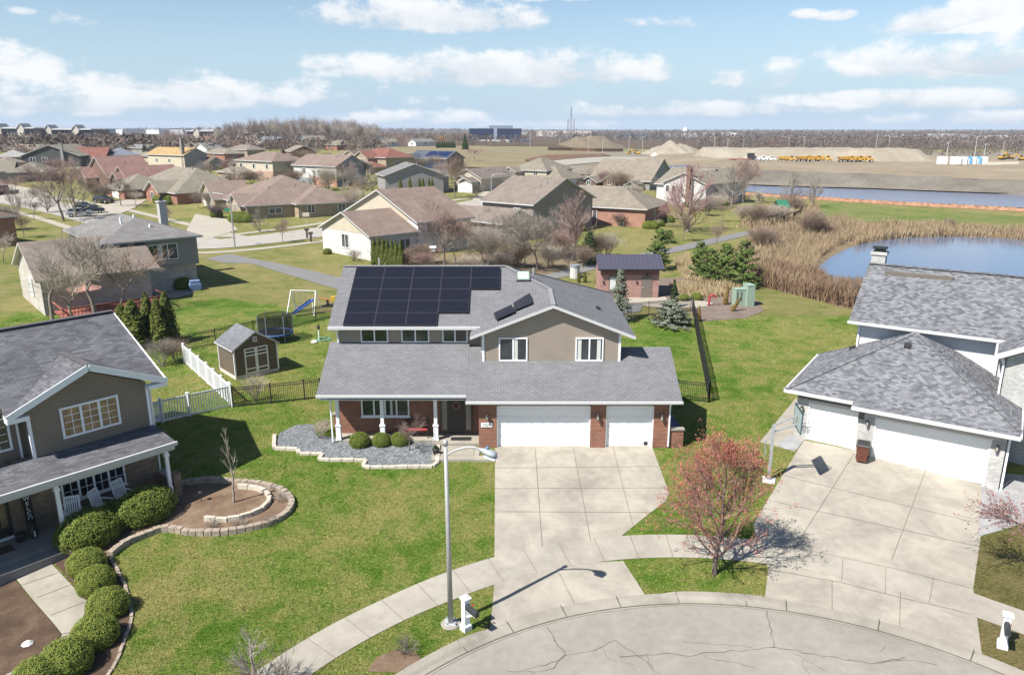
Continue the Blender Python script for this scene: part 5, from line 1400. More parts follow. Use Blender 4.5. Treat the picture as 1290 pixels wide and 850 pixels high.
# ---------------------------------------------------------------- bare trees of the middle ground: label, foot, height, kind, seed, twig, wide
for a in [
 ('bare tree nearest the pale gabled wing', 66, 404, 112, 'vase', 1, 'grey', 1.15, 5), ('bare tree in the middle before the red deck', 97, 412, 104, 'vase', 2, 'pale', 1.05, 5), ('bare tree rising right of the red deck', 122, 404, 116, 'vase', 3, 'grey', 1.2, 5),
 ('wide bare tree leaning over the stone based house', 152, 392, 84, 'vase', 4, 'brown', 1.25, 5),
 ('thin street tree at the left edge of the street', 20, 271, 36, 'upright', 1, 'grey', .8), ('little spreading bare street tree beside the thin one', 43, 277, 26, 'round', 5, 'dark', 1.2), ('large reddish bare tree over the parked cars', 80, 278, 80, 'vase', 5, 'red', 1.05),
 ('pale bare tree right of the large reddish one', 95, 274, 60, 'upright', 2, 'grey', 1.0), ('dark bare tree before the rose roofed house', 153, 260, 44, 'round', 6, 'dark', 1.2), ('reddish bare bush before the rose house door', 129, 254, 24, 'shrub', 5, 'brown', 1.3),
 ('small bare tree behind the grey house chimney', 215, 279, 22, 'round', 7, 'brown', 1.2), ('bare maroon shrub beside the ranch garage', 276, 275, 20, 'shrub', 6, 'dark', 1.2), ('young bare tree on the ranch lawn', 328, 293, 32, 'upright', 3, 'grey', 1.0), ('young bare tree by the back street', 357, 306, 32, 'round', 8, 'brown', 1.0),
 ('straw coloured bare shrub before the white brick gable', 424, 314, 20, 'shrub', 7, 'pale', 1.4), ('brown bare shrub right of the white gable', 454, 322, 14, 'shrub', 8, 'brown', 1.3),
 ('tall reddish bare tree behind the solar roof', 560, 334, 86, 'vase', 6, 'red', .95), ('bare tree leaning left behind the solar roof', 574, 332, 56, 'round', 9, 'pale', 1.1), ('multi stemmed bare tree in the centre behind the roof', 612, 336, 58, 'shrub', 9, 'grey', 1.3), ('vase shaped bare tree right of the multi stemmed one', 677, 340, 78, 'vase', 7, 'grey', 1.1),
 ('brown bare shrub bank beside the white picket post', 535, 332, 30, 'shrub', 10, 'brown', 1.6), ('rusty bare shrub behind the solar roof ridge', 515, 334, 26, 'shrub', 11, 'brown', 1.6), ('low bare shrub right of the centre trees', 648, 336, 26, 'shrub', 5, 'brown', 1.5), ('twiggy bare tree before the asphalt path', 716, 346, 42, 'round', 10, 'dark', .9), ('pale grey bare tree left of the birch', 700, 318, 60, 'round', 12, 'grey', .9),
 ('pinkish birch before the taupe gable', 722, 328, 86, 'upright', 4, 'red', 1.25), ('bare shrub beside the ragged evergreen', 765, 324, 38, 'shrub', 12, 'pale', 1.0), ('second bare shrub left of the ragged evergreen', 755, 326, 34, 'shrub', 7, 'brown', 1.),
 ('magenta budding tree before the white two-storey house', 866, 292, 84, 'upright', 5, 'magenta', 1.2), ('dark low bare tree below the magenta one', 860, 304, 40, 'round', 11, 'brown', 1.3), ('reddish bare tree at the brick ranch end', 842, 286, 40, 'round', 6, 'magenta', 1.1), ('flat red twigged shrub on the brick ranch wall', 780, 285, 20, 'shrub', 8, 'red', 1.6),
 ('slim bare tree behind the pine clump', 902, 316, 40, 'round', 13, 'brown', .85), ('grey bare tree right of the white two-storey house', 921, 262, 56, 'upright', 6, 'grey', 1.1), ('tall reddish bare tree at the white house corner', 936, 256, 58, 'vase', 8, 'red', .8), ('golden bare shrub bank before the white house', 903, 264, 22, 'shrub', 9, 'pale', 1.8), ('second golden shrub bank before the white house', 880, 266, 18, 'shrub', 10, 'pale', 1.8),
 ('bare tree before the canal', 994, 265, 48, 'upright', 7, 'grey', 1.1), ('second bare tree before the canal near the path bend', 1025, 262, 42, 'upright', 8, 'grey', .9), ('brown bare thicket where the path bends', 1020, 302, 44, 'shrub', 12, 'brown', 1.3), ('wide dark thicket at the pond bank', 1038, 300, 22, 'shrub', 5, 'brown', 1.9), ('brown bare tree in the reeds behind the pines', 963, 316, 36, 'shrub', 6, 'brown', 1.2),
 ('small brown thicket beside the play house', 958, 284, 30, 'shrub', 7, 'brown', 1.4), ('pale thicket between path and garden', 935, 280, 26, 'shrub', 8, 'pale', 1.4), ('straw thicket left of the play house', 976, 280, 26, 'shrub', 9, 'pale', 1.5), ('bare thicket by the garden fence', 1000, 268, 24, 'shrub', 10, 'brown', 1.5), ('dark bare shrub on the right meadow bank', 1196, 290, 18, 'shrub', 11, 'brown', 1.2), ('thin reddish shrub at the reed edge before the grey roof', 1050, 380, 34, 'shrub', 12, 'brown', .7), ('second thin reddish shrub at the reed edge', 1077, 384, 36, 'shrub', 8, 'brown', .6),
 ('brown shrub at the left of the litter bed', 508, 336, 22, 'shrub', 11, 'brown', 1.6), ('dense russet shrub behind the solar panels', 530, 338, 24, 'shrub', 10, 'red', 1.7), ('straw shrub behind the roof vent', 590, 340, 22, 'shrub', 9, 'pale', 1.5), ('dark shrub between the centre trees', 634, 342, 30, 'shrub', 12, 'dark', 1.3), ('tall brown shrub left of the vase tree', 657, 338, 40, 'shrub', 7, 'brown', 1.2), ('pale shrub right of the vase tree', 694, 338, 34, 'shrub', 8, 'pale', 1.3), ('russet shrub before the taupe porch', 706, 324, 40, 'shrub', 6, 'red', 1.1), ('brown tree before the taupe skirt roof', 590, 318, 44, 'round', 5, 'brown', 1.2), ('grey tree before the long white wall', 640, 318, 52, 'round', 8, 'grey', 1.2), ('brown shrub by the birch foot', 735, 336, 30, 'shrub', 5, 'brown', 1.3), ('bare tree before the white gable side', 548, 318, 50, 'round', 14, 'grey', 1.1),
 ('round orange-brown bare tree by the white gabled house', 573, 250, 56, 'round', 14, 'brown', 1.15), ('bare tree left of the orange-brown one', 553, 236, 34, 'round', 15, 'red', 1.1), ('pink budding tree on the straw field', 597, 204, 18, 'round', 5, 'magenta', 1.3), ('golden willow beside the white end gable', 450, 250, 26, 'round', 6, 'gold', 1.2), ('bare tree behind the golden willow', 460, 256, 40, 'round', 9, 'grey', 1.2), ('bare tree on the grass left of the white brick house', 446, 270, 42, 'round', 13, 'pale', 1.2),
 ('bare tree against the grey end gable', 440, 240, 30, 'round', 8, 'grey', 1.3), ('bare tree beside the dark spruce', 367, 236, 26, 'shrub', 6, 'brown', 1.2), ('grey bare tree before the slate purple roof', 137, 206, 26, 'round', 12, 'grey', 1.3), ('bare tree beside the tall chimney', 70, 207, 28, 'round', 10, 'pale', 1.1), ('reddish brush tree before the dark grey house', 70, 220, 22, 'shrub', 5, 'red', 1.8), ('bare tree at the orange-brown garage', 292, 222, 24, 'shrub', 7, 'red', 1.4),
 ('bare tree before the tan gables', 778, 240, 28, 'shrub', 9, 'brown', 1.5), ('bare shrub at the white gabled house drive', 640, 250, 22, 'shrub', 6, 'brown', 1.1), ('young tree on the kerb by the back street', 602, 250, 20, 'upright', 3, 'grey', 1.), ('golden far willow beyond the field', 556, 182, 11, 'round', 14, 'gold', 1.4), ('wide bare tree beyond the field', 535, 180, 16, 'round', 7, 'grey', 1.6), ('far bare tree beside the conical evergreen', 574, 184, 20, 'round', 15, 'grey', 1.3),
 ]:
    bare_tree(*a)
# grove on the skyline: one label for the trees nothing tells apart
rnd = random.Random(77)
for i in range(84):
    px = 296 + 190 * (i + rnd.uniform(-.4, .4)) / 84; f = math.sin(pi * (px - 270) / 250)
    D = rnd.uniform(470, 560); x = (px - 645) / 950 * D * 1.03; y = D
    h_ = (12.5 + 7 * f) * rnd.uniform(.88, 1.08)
    bare_tree('tall bare tree in the dense grove on the skyline', int(px * 10), i, 0, ('vase', 'vase', 'round')[i % 3], (1, 2, 5)[i % 3], ('grey', 'pale', 'brown')[i % 3], .8, 5, 'bare_tree', 'tree', 'grove on the skyline', loc=(x, y, ht(x, y)), h=h_)
# bare trees standing among the middle houses
rnd = random.Random(15)
for i, (px, py, hp) in enumerate([(255,232,30),(268,228,28),(296,232,30),(300,222,26),(232,250,20),(370,226,30),(398,238,26),(412,240,34),(434,236,34),(462,232,30),(468,240,30),(352,240,22),(380,262,24),(440,262,30),(455,268,28),(530,214,18),(548,220,26),(560,232,30),(585,228,24),(632,236,24),(646,244,26),(690,226,20),(742,232,22),(760,236,24),(776,226,16),(826,244,24),(850,262,30),(800,250,20),(20,250,28),(38,262,30),(60,268,34),(118,250,28),(172,262,22),(186,246,20),(100,232,22),(10,290,36),(30,300,34),(5,330,40),(118,322,44),(265,262,26),(250,262,22),(600,296,40),(575,300,44),(625,300,44),(655,312,50),(690,330,60),(720,312,40),(540,302,36),(508,262,24),(488,256,20),(330,236,20),(318,232,20),(208,232,24),(170,222,20),(118,214,18),(890,272,26),(910,280,24),(948,268,30)]):
    bare_tree('bare tree standing among the houses of the middle distance', px, py, hp, ('round', 'vase', 'upright', 'shrub')[i % 4], (5, 2, 6, 8)[i % 4] if i % 3 else (8, 4, 3, 6)[i % 4], ('grey', 'brown', 'pale', 'red', 'grey')[i % 5], rnd.uniform(1., 1.35), 6, 'bare_tree', 'tree', 'bare trees among the middle houses')
# small garden brush between the far houses
rnd = random.Random(5)
for i, (px, py) in enumerate([(255, 196), (242, 186), (226, 184), (268, 184), (300, 186), (318, 188), (104, 196), (118, 192), (60, 186), (84, 182), (48, 184), (146, 190), (158, 186), (8, 196), (30, 198), (400, 200), (412, 202), (430, 204), (392, 202), (444, 202), (378, 204), (486, 190), (505, 186), (440, 190), (456, 188), (20, 178), (70, 178), (100, 180), (200, 184), (180, 184), (290, 192), (340, 190), (130, 184), (166, 182), (214, 178), (232, 178), (250, 176), (262, 176), (60, 250), (106, 256), (290, 238), (240, 240)]):
    bare_tree('bare brown brush tree between the far roofs', px, py, rnd.uniform(12, 20) if py < 215 else 24, ('shrub', 'round')[i % 2], (5, 6, 7, 8)[i % 4] if i % 2 == 0 else (5, 6, 8)[i % 3], ('brown', 'pale', 'red', 'grey')[i % 4], 1.5, 4, 'bare_tree', 'tree', 'brush trees between the far roofs')

# planting along the foundations
rnd = random.Random(9)
for key, (r, w, d, h) in HOUSES.items():
    k = mpp(r.location)
    if k > .26 or key == 'left_brick': continue
    for i in range(5):
        t = rnd.uniform(.05, .95); q = Vector((w * t, -rnd.uniform(.9, 1.8), 0)) if i < 3 else Vector((-rnd.uniform(.9, 1.8), d * t * .8, 0))
        p = Matrix.Rotation(r.rotation_euler.z, 3, 'Z') @ q + r.location; p.z = ht(p.x, p.y)
        if rnd.random() < .3: ball_bush('clipped green shrub at the foot of a house behind', 0, 0, rnd.uniform(.6, .95), 'round_bush', 'yew', i, 'evergreen shrubs along the far foundations', loc=p)
        else: bare_tree('bare brown shrub at the foot of a house behind', i * 31 + int(w * 10), i, 0, 'shrub', 5 + i % 4, ('brown', 'grey', 'red', 'pale')[rnd.randrange(4)], rnd.uniform(1.1, 1.7), 4, 'bare_shrub', 'shrub', 'bare shrubs along the far foundations', loc=p, h=rnd.uniform(1.3, 2.6))
# reeds around the pond: uncountable
def in_poly(x, y, P):
    c = False; n = len(P)
    for i in range(n):
        a, b = P[i], P[(i + 1) % n]
        if (a[1] > y) != (b[1] > y) and x < (b[0] - a[0]) * (y - a[1]) / (b[1] - a[1]) + a[0]: c = not c
    return c
def reeds(name, label, poly, n, h0, h1, w, mat, seed, avoid=None):
    rnd = random.Random(seed); P = [(p.x, p.y) for p in poly]; m = MB(); from mathutils import noise as mn
    x0, x1, y0, y1 = min(p[0] for p in P), max(p[0] for p in P), min(p[1] for p in P), max(p[1] for p in P); k = 0; tries = 0
    while k < n and tries < n * 12:
        tries += 1
        x, y = rnd.uniform(x0, x1), rnd.uniform(y0, y1)
        if not in_poly(x, y, P) or (avoid and in_poly(x, y, avoid)): continue
        q = mn.noise(Vector((x * .22, y * .22, seed)))
        if q < -.25 and rnd.random() < .7: continue
        h = rnd.uniform(h0, h1) * (1 + .45 * q); a = rnd.uniform(0, pi); dx, dy = math.cos(a) * w, math.sin(a) * w; z = ht(x, y)
        lx, ly = rnd.uniform(-.3, .3) * h, rnd.uniform(-.3, .3) * h
        m.add([(x - dx, y - dy, z), (x + dx, y + dy, z), (x + lx * .6 + dx * .8, y + ly * .6 + dy * .8, z + h * .7), (x + lx - dx * .2, y + ly - dy * .2, z + h)], [(0, 1, 2, 3)]); k += 1
    o = m.build(name, mat); tag(o, label, 'reeds', kind='stuff'); return o
PD = [(p.x, p.y) for p in smooth(pond + [pond[0]], 4)[:-1]]
REED = m_leaf('reed straw', (.21, .15, .09), (.37, .285, .18)); REED2 = m_leaf('rusty reed', (.15, .095, .062), (.27, .185, .12)); GRASSD = m_leaf('dry tuft grass', (.29, .22, .12), (.42, .34, .2))
reeds('reeds', 'tall straw coloured reeds round the pond', PX([(945,300),(1000,287),(1060,281),(1085,285),(1085,300),(1050,312),(1030,328),(1022,352),(1046,366),(1085,371),(1078,386),(1010,372),(955,356),(940,340),(925,330)]), 17000, .8, 1.9, .032, REED, 1, PD)
reeds('reeds', 'rust brown reeds at the lower pond edge', PX([(948,352),(985,345),(1022,352),(1046,364),(1088,368),(1095,384),(1075,390),(1010,374),(960,362)]), 8000, 1., 2.1, .035, REED2, 2, PD)
reeds('reeds', 'straw reeds along the far bank of the pond', PX([(1078,309),(1060,296),(1085,285),(1180,288),(1290,293),(1420,299),(1420,310),(1300,304),(1170,300),(1110,304)]), 11000, .7, 1.7, .045, REED, 3, PD)
reeds('dry_grass', 'dry ornamental grass tufts in the mulch bed', PX([(842,362),(862,358),(905,366),(915,374),(880,376),(850,372)]), 2600, .3, .7, .03, GRASSD, 4)
reeds('dry_grass', 'dry grass between the pines and the path', PX([(848,330),(866,322),(880,352),(940,366),(910,366),(860,352)]), 3500, .3, .8, .03, GRASSD, 5)
reeds('dry_grass', 'straw tufts along the garden edge behind the path', PX([(925,288),(960,270),(1005,262),(1030,262),(1035,272),(1000,278),(960,288)]), 5000, .5, 1.5, .05, REED, 6)
# ================================================================== BEDS AND EDGING
MULCH = m_ground('bark mulch', [(.3, (.12, .075, .05)), (.5, (.22, .15, .10)), (.7, (.33, .25, .18))], 1.2, 16., bump=.9, bd=.04)
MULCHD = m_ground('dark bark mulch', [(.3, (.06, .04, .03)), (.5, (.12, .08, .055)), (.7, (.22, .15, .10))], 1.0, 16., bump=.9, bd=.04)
GRAV = N('blue grey gravel', .9, .2)
v_ = GRAV.n('ShaderNodeTexVoronoi'); GRAV.l(GRAV.co(True), v_.inputs['Vector']); v_.inputs['Scale'].default_value = 13.
sp_ = GRAV.n('ShaderNodeSeparateColor'); GRAV.l(v_.outputs['Color'], sp_.inputs[0])
gc_ = GRAV.ramp(sp_.outputs[0], [(0., (.14,.155,.17)), (.5, (.24,.26,.275)), (1., (.42,.44,.45))])
GRAV.col(GRAV.mix(1., gc_, GRAV.ramp(v_.outputs['Distance'], [(.0, 1.1), (.075, .55)]), 'MULTIPLY')); GRAV.bump(v_.outputs['Distance'], -.35, .02)
STONE = m_plain('pale edging stone', (.47, .42, .35), .9, .15, .22, 5.); STONE2 = m_plain('brown grey edging block', (.30, .25, .20), .9, .15, .3, 6.)

def edging(name, label, pts, w, h, blk, mat, sink=.1):
    """a row of blocks following a line: the wall is the thing, its blocks are its surface"""
    P = [Vector(p) for p in pts]; m = MB(); rnd = random.Random(len(P) * 7 + int(P[0].x * 10))
    L = [0.]
    for a, b in zip(P, P[1:]): L.append(L[-1] + (b - a).length)
    def at(s):
        for i in range(len(P) - 1):
            if s <= L[i + 1] or i == len(P) - 2: return P[i].lerp(P[i + 1], (s - L[i]) / max(1e-6, L[i + 1] - L[i]))
    n = max(1, int(L[-1] / blk)); s = L[-1] / n
    for i in range(n):
        a, b = at(i * s), at((i + 1) * s); d = b - a; d.z = 0; k = d.length
        if k < 1e-4: continue
        d.normalize(); nn = Vector((-d.y, d.x, 0)); c = (a + b) / 2; hh = h + rnd.uniform(-.02, .02)
        z = ht(c.x, c.y)
        m.obox(Vector((c.x, c.y, z + (hh - sink) / 2)) + nn * rnd.uniform(-.015, .015), d * (k / 2 - .012), nn * w / 2, Vector((0, 0, (hh + sink) / 2)))
    o = m.build(name, mat, None, bevel=.012); return tag(o, label, 'edging')

gb = PX([(424,552),(400,548),(394,534),(372,536),(352,546),(346,566),(380,568),(378,572),(407,572),(402,580),(462,580),(456,590),(551,588),(552,553)])
drape('gravel_bed', gb, GRAV.mat, .03, 'blue grey gravel bed before the brick porch')
edging('stone_edging', 'pale cut stone border stepping round the gravel bed', PX([(346,549),(345,566),(380,567.5),(377,572.5),(407,572.5),(402,580.5),(462,580.5),(456,590),(551,588.5),(552,556)]), .2, .14, .62, STONE)
# left bed with the ringed tree
outer = smooth(PX([(225,612),(262,607),(292,609),(333,613),(358,622),(368,635),(362,648),(345,659),(318,667),(283,673),(239,673),(209,668),(185,675),(168,682),(150,692),(139,702)]), 5)
drape('mulch_bed', outer + PX([(120,700),(100,690),(120,660),(160,640),(200,622)]), MULCH, .03, 'brown mulch bed curving round the young tree')
edging('block_wall', 'low weathered block wall curving round the mulch bed', outer, .26, .26, .34, STONE2)
edging('stone_edging', 'pale inner stone ring round the young tree', smooth(PX([(258,656),(289,657),(312,652),(333,642),(340,630),(335,622),(321,617),(300,615)]), 5), .18, .24, .5, STONE)
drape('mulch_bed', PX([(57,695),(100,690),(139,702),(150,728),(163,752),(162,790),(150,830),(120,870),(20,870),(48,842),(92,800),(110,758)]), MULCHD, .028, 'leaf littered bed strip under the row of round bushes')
edging('block_wall', 'short stone step edge by the porch bush', PX([(75,684),(86,696),(96,702)]), .25, .3, .4, STONE2)
edging('block_wall', 'dark edging line beside the round bush row', smooth(PX([(139,703),(150,722),(160,745),(166,775),(158,805),(146,835),(128,866)]), 4), .12, .08, .4, STONE2)
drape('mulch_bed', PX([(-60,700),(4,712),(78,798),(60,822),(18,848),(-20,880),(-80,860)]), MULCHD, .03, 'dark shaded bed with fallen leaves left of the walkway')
drape('walkway', PX([(7,713),(53,698),(109,757),(107,772),(100,792),(92,803),(72,822),(48,838),(22,852),(-5,870),(-12,860),(24,842),(50,826),(70,812),(79,800),(68,786)]), CONC, .04, 'pale concrete walkway from the left porch')
jm = MB()
for a in ([(28,738),(74,722)], [(44,754),(88,735)] if False else [(46,754),(90,737)], [(64,776),(107,759)], [(79,799),(93,798)]): joint([G(*p) for p in a], .022, .06)
o = jm.build('walkway_joints', JOINT); tag(o, 'dark joints across the left walkway', kind='structure')
rk = MB(); rnd = random.Random(3)
WROCK = m_ground('white landscape rock', [(.3, (.26, .26, .265)), (.7, (.52, .52, .52))], .9, 14., bump=1., bd=.06)
drape('white_rock_bed', PX([(1238,606),(1262,596),(1300,600),(1340,640),(1300,655),(1262,668),(1232,676)]), WROCK, .03, 'white rock bed at the corner of the grey brick house')
drape('white_rock_bed', PX([(979,560),(996,548),(1012,556),(1004,567),(990,567)]), WROCK, .05, 'small white rock patch under the basketball backboard')
drape('dry_yard', PX([(1232,677),(1262,669),(1300,656),(1400,650),(1400,830),(1320,860),(1288,844),(1237,826),(1227,742)]), m_grass('olive winter lawn', (.12,.115,.035), (.21,.16,.08), (.085,.06,.025), .6), .025, 'olive and brown patchy lawn right of the wide driveway')

# ================================================================== STREET FURNITURE
lp = G(568, 786); lamp = thing('street_lamp', 'tall pale metal street lamp beside the sidewalk', 'street lamp', lp)
pole = MB(); pole.tube((0,0,0), (-.03,0,7.05), .10, .062, 14); pole.lathe((-.03,0,7.0), [(.09,0),(.09,.12),(.03,.2)], 12)
LAMPM = m_plain('weathered aluminium', (.36, .36, .355), .45, .5, .08, 3., .25)
pole.build('pole', LAMPM, lamp, True)
b = MB(); b.lathe((0,0,-.1), [(.36,0),(.36,.14),(.34,.16)], 20); b.build('footing', CONC2, lamp)
b = MB(); b.box(-.2,-.2,.06,.2,.2,.10)
for x in (-.15,.15):
    for y in (-.15,.15): b.tube((x,y,.1),(x,y,.2),.025,.025,6)
b.build('base_plate', STEEL, lamp)
arm = MB(); pts = [Vector((-.02, 0, 6.62)), Vector((.28, -.05, 6.82)), Vector((.62, -.1, 6.95)), Vector((.95, -.15, 6.98)), Vector((1.2, -.2, 6.93))]
arm.path(smooth(pts, 4), .038, 8); arm.build('arm', LAMPM, lamp, True)
hd = MB(); ax = Vector((1, -.42, -.22)).normalized(); c0 = Vector((1.12, -.18, 6.94)); sd = ax.cross(Vector((0,0,1))).normalized(); upv = sd.cross(ax)
rings = [(0,.045,.045),(.1,.085,.07),(.24,.14,.10),(.42,.175,.115),(.56,.16,.09),(.64,.08,.04)]; vs = []
for t_, a_, b_ in rings:
    for i in range(12): t = 2*pi*i/12; vs.append(c0 + ax * t_ + sd * math.cos(t) * a_ + upv * math.sin(t) * b_)
fs = [(k*12+i, k*12+(i+1)%12, (k+1)*12+(i+1)%12, (k+1)*12+i) for k in range(5) for i in range(12)] + [tuple(range(11,-1,-1)), tuple(60+i for i in range(12))]
hd.add(vs, fs); h_o = hd.build('lamp_head', m_plain('pale lamp housing', (.30,.33,.35), .35, .5, .05), lamp, True, fix=True)
ls = MB(); ls.obox(c0 + ax * .45 - upv * .13, ax * .2, sd * .14, upv * .03); ls.build('lens', m_plain('clear lens', (.55,.6,.62), .15, .6), h_o)
ls = MB(); ls.lathe(c0 + ax * .28 + upv * .11, [(.05,0),(.05,.07),(.02,.09)], 10); ls.build('light_sensor', m_plain('blue sensor', (.12,.22,.36), .4, .5), h_o)

def mailbox(label, px, py, rz):
    r = thing('mailbox', label, 'mailbox', G(px, py), rz, 'white post mailboxes')
    m = MB(); m.box(-.11,-.11,-.1,.11,.11,1.28); m.box(-.16,-.16,-.1,.16,.16,.22); m.box(-.14,-.14,.22,.14,.14,.26); m.box(-.16,-.16,1.28,.16,.16,1.33); m.lathe((0,0,1.33), [(.15,0),(.01,.1)], 4)
    m.box(-.05, -.62, .86, .05, .1, .92); m.bar((0,-.08,.6),(0,-.45,.87),.06)
    m.build('post', WHITE2, r)
    b = MB(); prof = [(-.09,0),(.09,0),(.09,.12)] + [(.09*math.cos(a), .12+.09*math.sin(a)) for a in [pi*i/8 for i in range(1,8)]] + [(-.09,.12)]
    n = len(prof); y0, y1 = -.72, -.14; z0 = .925
    b.add([(x,y0,z0+z) for x,z in prof] + [(x,y1,z0+z) for x,z in prof], [(i,(i+1)%n,n+(i+1)%n,n+i) for i in range(n)] + [tuple(range(n-1,-1,-1)), tuple(range(n,2*n))])
    b.build('box', m_plain('black mailbox', (.03,.032,.034), .4, .5, .1), r, fix=True)
    f = MB(); f.box(.092,-.3,.98,.1,-.27,1.2); f.box(.092,-.4,1.14,.1,-.27,1.2); f.build('flag', m_plain('mailbox flag', (.35,.04,.03), .5), r)
    return r
mailbox('white post mailbox with black box next to the street lamp', 587, 793, R(38)); mailbox('white post mailbox at the lower right corner', 1262, 815, R(-30))

# bins
def bin_(label, loc, rz, body, lid, group=None, s=1.):
    r = thing('wheelie_bin', label, 'bin', loc, rz, group)
    m = MB(); a, b, h = .24, .26, .92; A, B = .3, .34
    m.add([(-a,-b,.08),(a,-b,.08),(a,b,.08),(-a,b,.08),(-A,-B,h),(A,-B,h),(A,B,h),(-A,B,h)], [(0,3,2,1),(4,5,6,7),(0,1,5,4),(1,2,6,5),(2,3,7,6),(3,0,4,7)])
    m.box(-.31,-.35,.84,.31,.35,.92); m.box(-.05,-.315,.35,.05,-.29,.55); m.box(-.22,-.3,.6,.22,-.27,.66)
    m.build('body', m_plain(body[0], body[1], .5, .3, .1), r, bevel=.015)
    m = MB(); m.add([(-.33,-.38,.93),(.33,-.38,.93),(.33,.38,.93),(-.33,.38,.93),(-.28,-.3,1.02),(.28,-.3,1.02),(.28,.32,1.06),(-.28,.32,1.06)], [(0,3,2,1),(4,5,6,7),(0,1,5,4),(1,2,6,5),(2,3,7,6),(3,0,4,7)]); m.bar((-.3,.42,.97),(.3,.42,.97),.04)
    m.build('lid', m_plain(lid[0], lid[1], .5, .3, .1), r, bevel=.015)
    for x in (-.27,.27):
        m = MB(); m.tube((x-.03,.3,.12),(x+.03,.3,.12),.12,.12,14); m.build('wheel', RUBBER, r)
    return r
p = Rp(3.0, -1.0); p.z = ht(p.x, p.y) + .03
bin_('brown wheelie bin with black lid before the white garage doors', p, RPSI + R(6), ('brown bin', (.115,.045,.028)), ('black lid', (.03,.03,.032)))
bin_('dark red wheelie bin with navy lid behind the low brick wall', Vector((8.62, 37.9, 0)), R(8), ('dark red bin', (.09,.02,.018)), ('navy lid', (.03,.045,.14)), 'bins beside the brick garage')
bin_('navy lidded bin further back beside the brick garage wall', Vector((8.58, 38.75, 0)), R(-4), ('navy bin', (.03,.04,.10)), ('navy lid2', (.035,.05,.16)), 'bins beside the brick garage')

# basketball hoop
bp = G(968, 605); bh = thing('basketball_hoop', 'in-ground basketball hoop on a bent grey pole by the driveway', 'basketball hoop', bp, RPSI + R(12))
m = MB(); m.box(-.3,-.3,-.05,.3,.3,.06); m.build('footing', WHITE, bh)
m = MB(); m.bar((0,0,0),(0,.0,2.9),.15,.15, up=(1,0,0)); m.bar((.0,.0,2.55),(1.0,.26,3.0),.07); m.bar((.0,.0,2.88),(1.0,.26,3.45),.07); m.bar((-.3,.02,2.0),(-.26,.04,1.2),.05); m.bar((.0,0,2.35),(-.3,.02,2.0),.05); m.build('pole', m_plain('dull galvanised', (.27,.285,.295), .5, .4, .15, 9.), bh)
nb = Vector((1, .25, 0)).normalized(); sb = Vector((-nb.y, nb.x, 0)); cb = Vector((1.05,.27,3.3))
m = MB(); m.obox(cb, sb * .75, nb * .02, (0,0,.5)); bb = m.build('backboard', m_plain('clear acrylic', (.36,.42,.46), .15, .6, .03), bh)
m = MB()
for a, b in (((-.75,-.5),(.75,-.5)),((-.75,.5),(.75,.5)),((-.75,-.5),(-.75,.5)),((.75,-.5),(.75,.5))): m.bar(cb + sb*a[0] + Vector((0,0,a[1])), cb + sb*b[0] + Vector((0,0,b[1])), .06)
m.box(cb.x-.1, cb.y-.62, cb.z+.42, cb.x+.1, cb.y-.35, cb.z+.66) if False else None
m.build('backboard_frame', m_plain('dark teal padding', (.03,.07,.075), .6), bb)
m = MB(); rc = cb + nb * .42 + Vector((0,0,-.32)); ring = [rc + nb * .24 * math.cos(2*pi*i/20) + sb * .24 * math.sin(2*pi*i/20) for i in range(21)]
m.path(ring, .014, 6); m.obox(cb + nb * .1 + Vector((0,0,-.34)), nb * .1, sb * .09, (0,0,.05)); m.build('rim', m_plain('red rim', (.42,.04,.035), .4, .5), bh)
m = MB()
for i in range(12):
    t = 2*pi*i/12; t2 = t + .5
    m.bar(rc + nb*.23*math.cos(t) + sb*.23*math.sin(t), rc + nb*.13*math.cos(t2) + sb*.13*math.sin(t2) + Vector((0,0,-.4)), .012); m.bar(rc + nb*.23*math.cos(t) + sb*.23*math.sin(t), rc + nb*.13*math.cos(t-.5) + sb*.13*math.sin(t-.5) + Vector((0,0,-.4)), .012)
m.build('net', WHITE, bh)

# ================================================================== FENCES
def fence(label, pts, h, mat, post=2.3, gap=.11, pw=.03, postw=.07, rails=(.12,.95), solid=False, caps=False, name='fence', arch=None, group=None, skip_first=False):
    P = [Vector(p) for p in pts]; r = thing(name, label, 'fence', P[0], 0, group); o = P[0]
    pk = MB(o); rl = MB(o); posts = []
    for a, b in zip(P, P[1:]):
        L = (b - a).length; d = (b - a) / L; n = max(1, round(L / post))
        for i in range(n): posts.append(a + d * L * i / n)
        for f in rails: rl.bar(a + Vector((0,0,h*f)), b + Vector((0,0,h*f)), .035 if pw < .04 else .045, .04 if pw < .04 else .09)
        k = int(L / gap)
        for i in range(1, k):
            q = a + d * L * i / k; hh = h
            pk.obox(q + Vector((0,0,.05 + (hh-.05)/2)), d * pw/2, Vector((-d.y,d.x,0)).normalized() * (pw/2 if not solid else .01), Vector((0,0,(hh-.05)/2)))
    posts.append(P[-1])
    pk.build('pickets', mat, r); rl.build('rails', mat, r)
    for q in posts:
        m = MB(o); m.box(q.x-postw/2, q.y-postw/2, q.z-.05, q.x+postw/2, q.y+postw/2, q.z+h+.08)
        if caps: m.box(q.x-postw*.65, q.y-postw*.65, q.z+h+.08, q.x+postw*.65, q.y+postw*.65, q.z+h+.11); m.lathe((q.x,q.y,q.z+h+.11), [(postw*.6,0),(.01,.07)], 4)
        m.build('post', mat, r)
    return r
fence('white vinyl picket fence running from the house to the corner post', PX([(205,532),(239,524),(292,512)]), 1.35, WHITE2, 2.4, .14, .05, .13, (.08,.95), caps=True)
gate = thing('gate', 'narrow white picket gate beside the left house wall', 'gate', G(193, 535)); a = G(193, 535); b = G(204, 532)
m = MB(a)
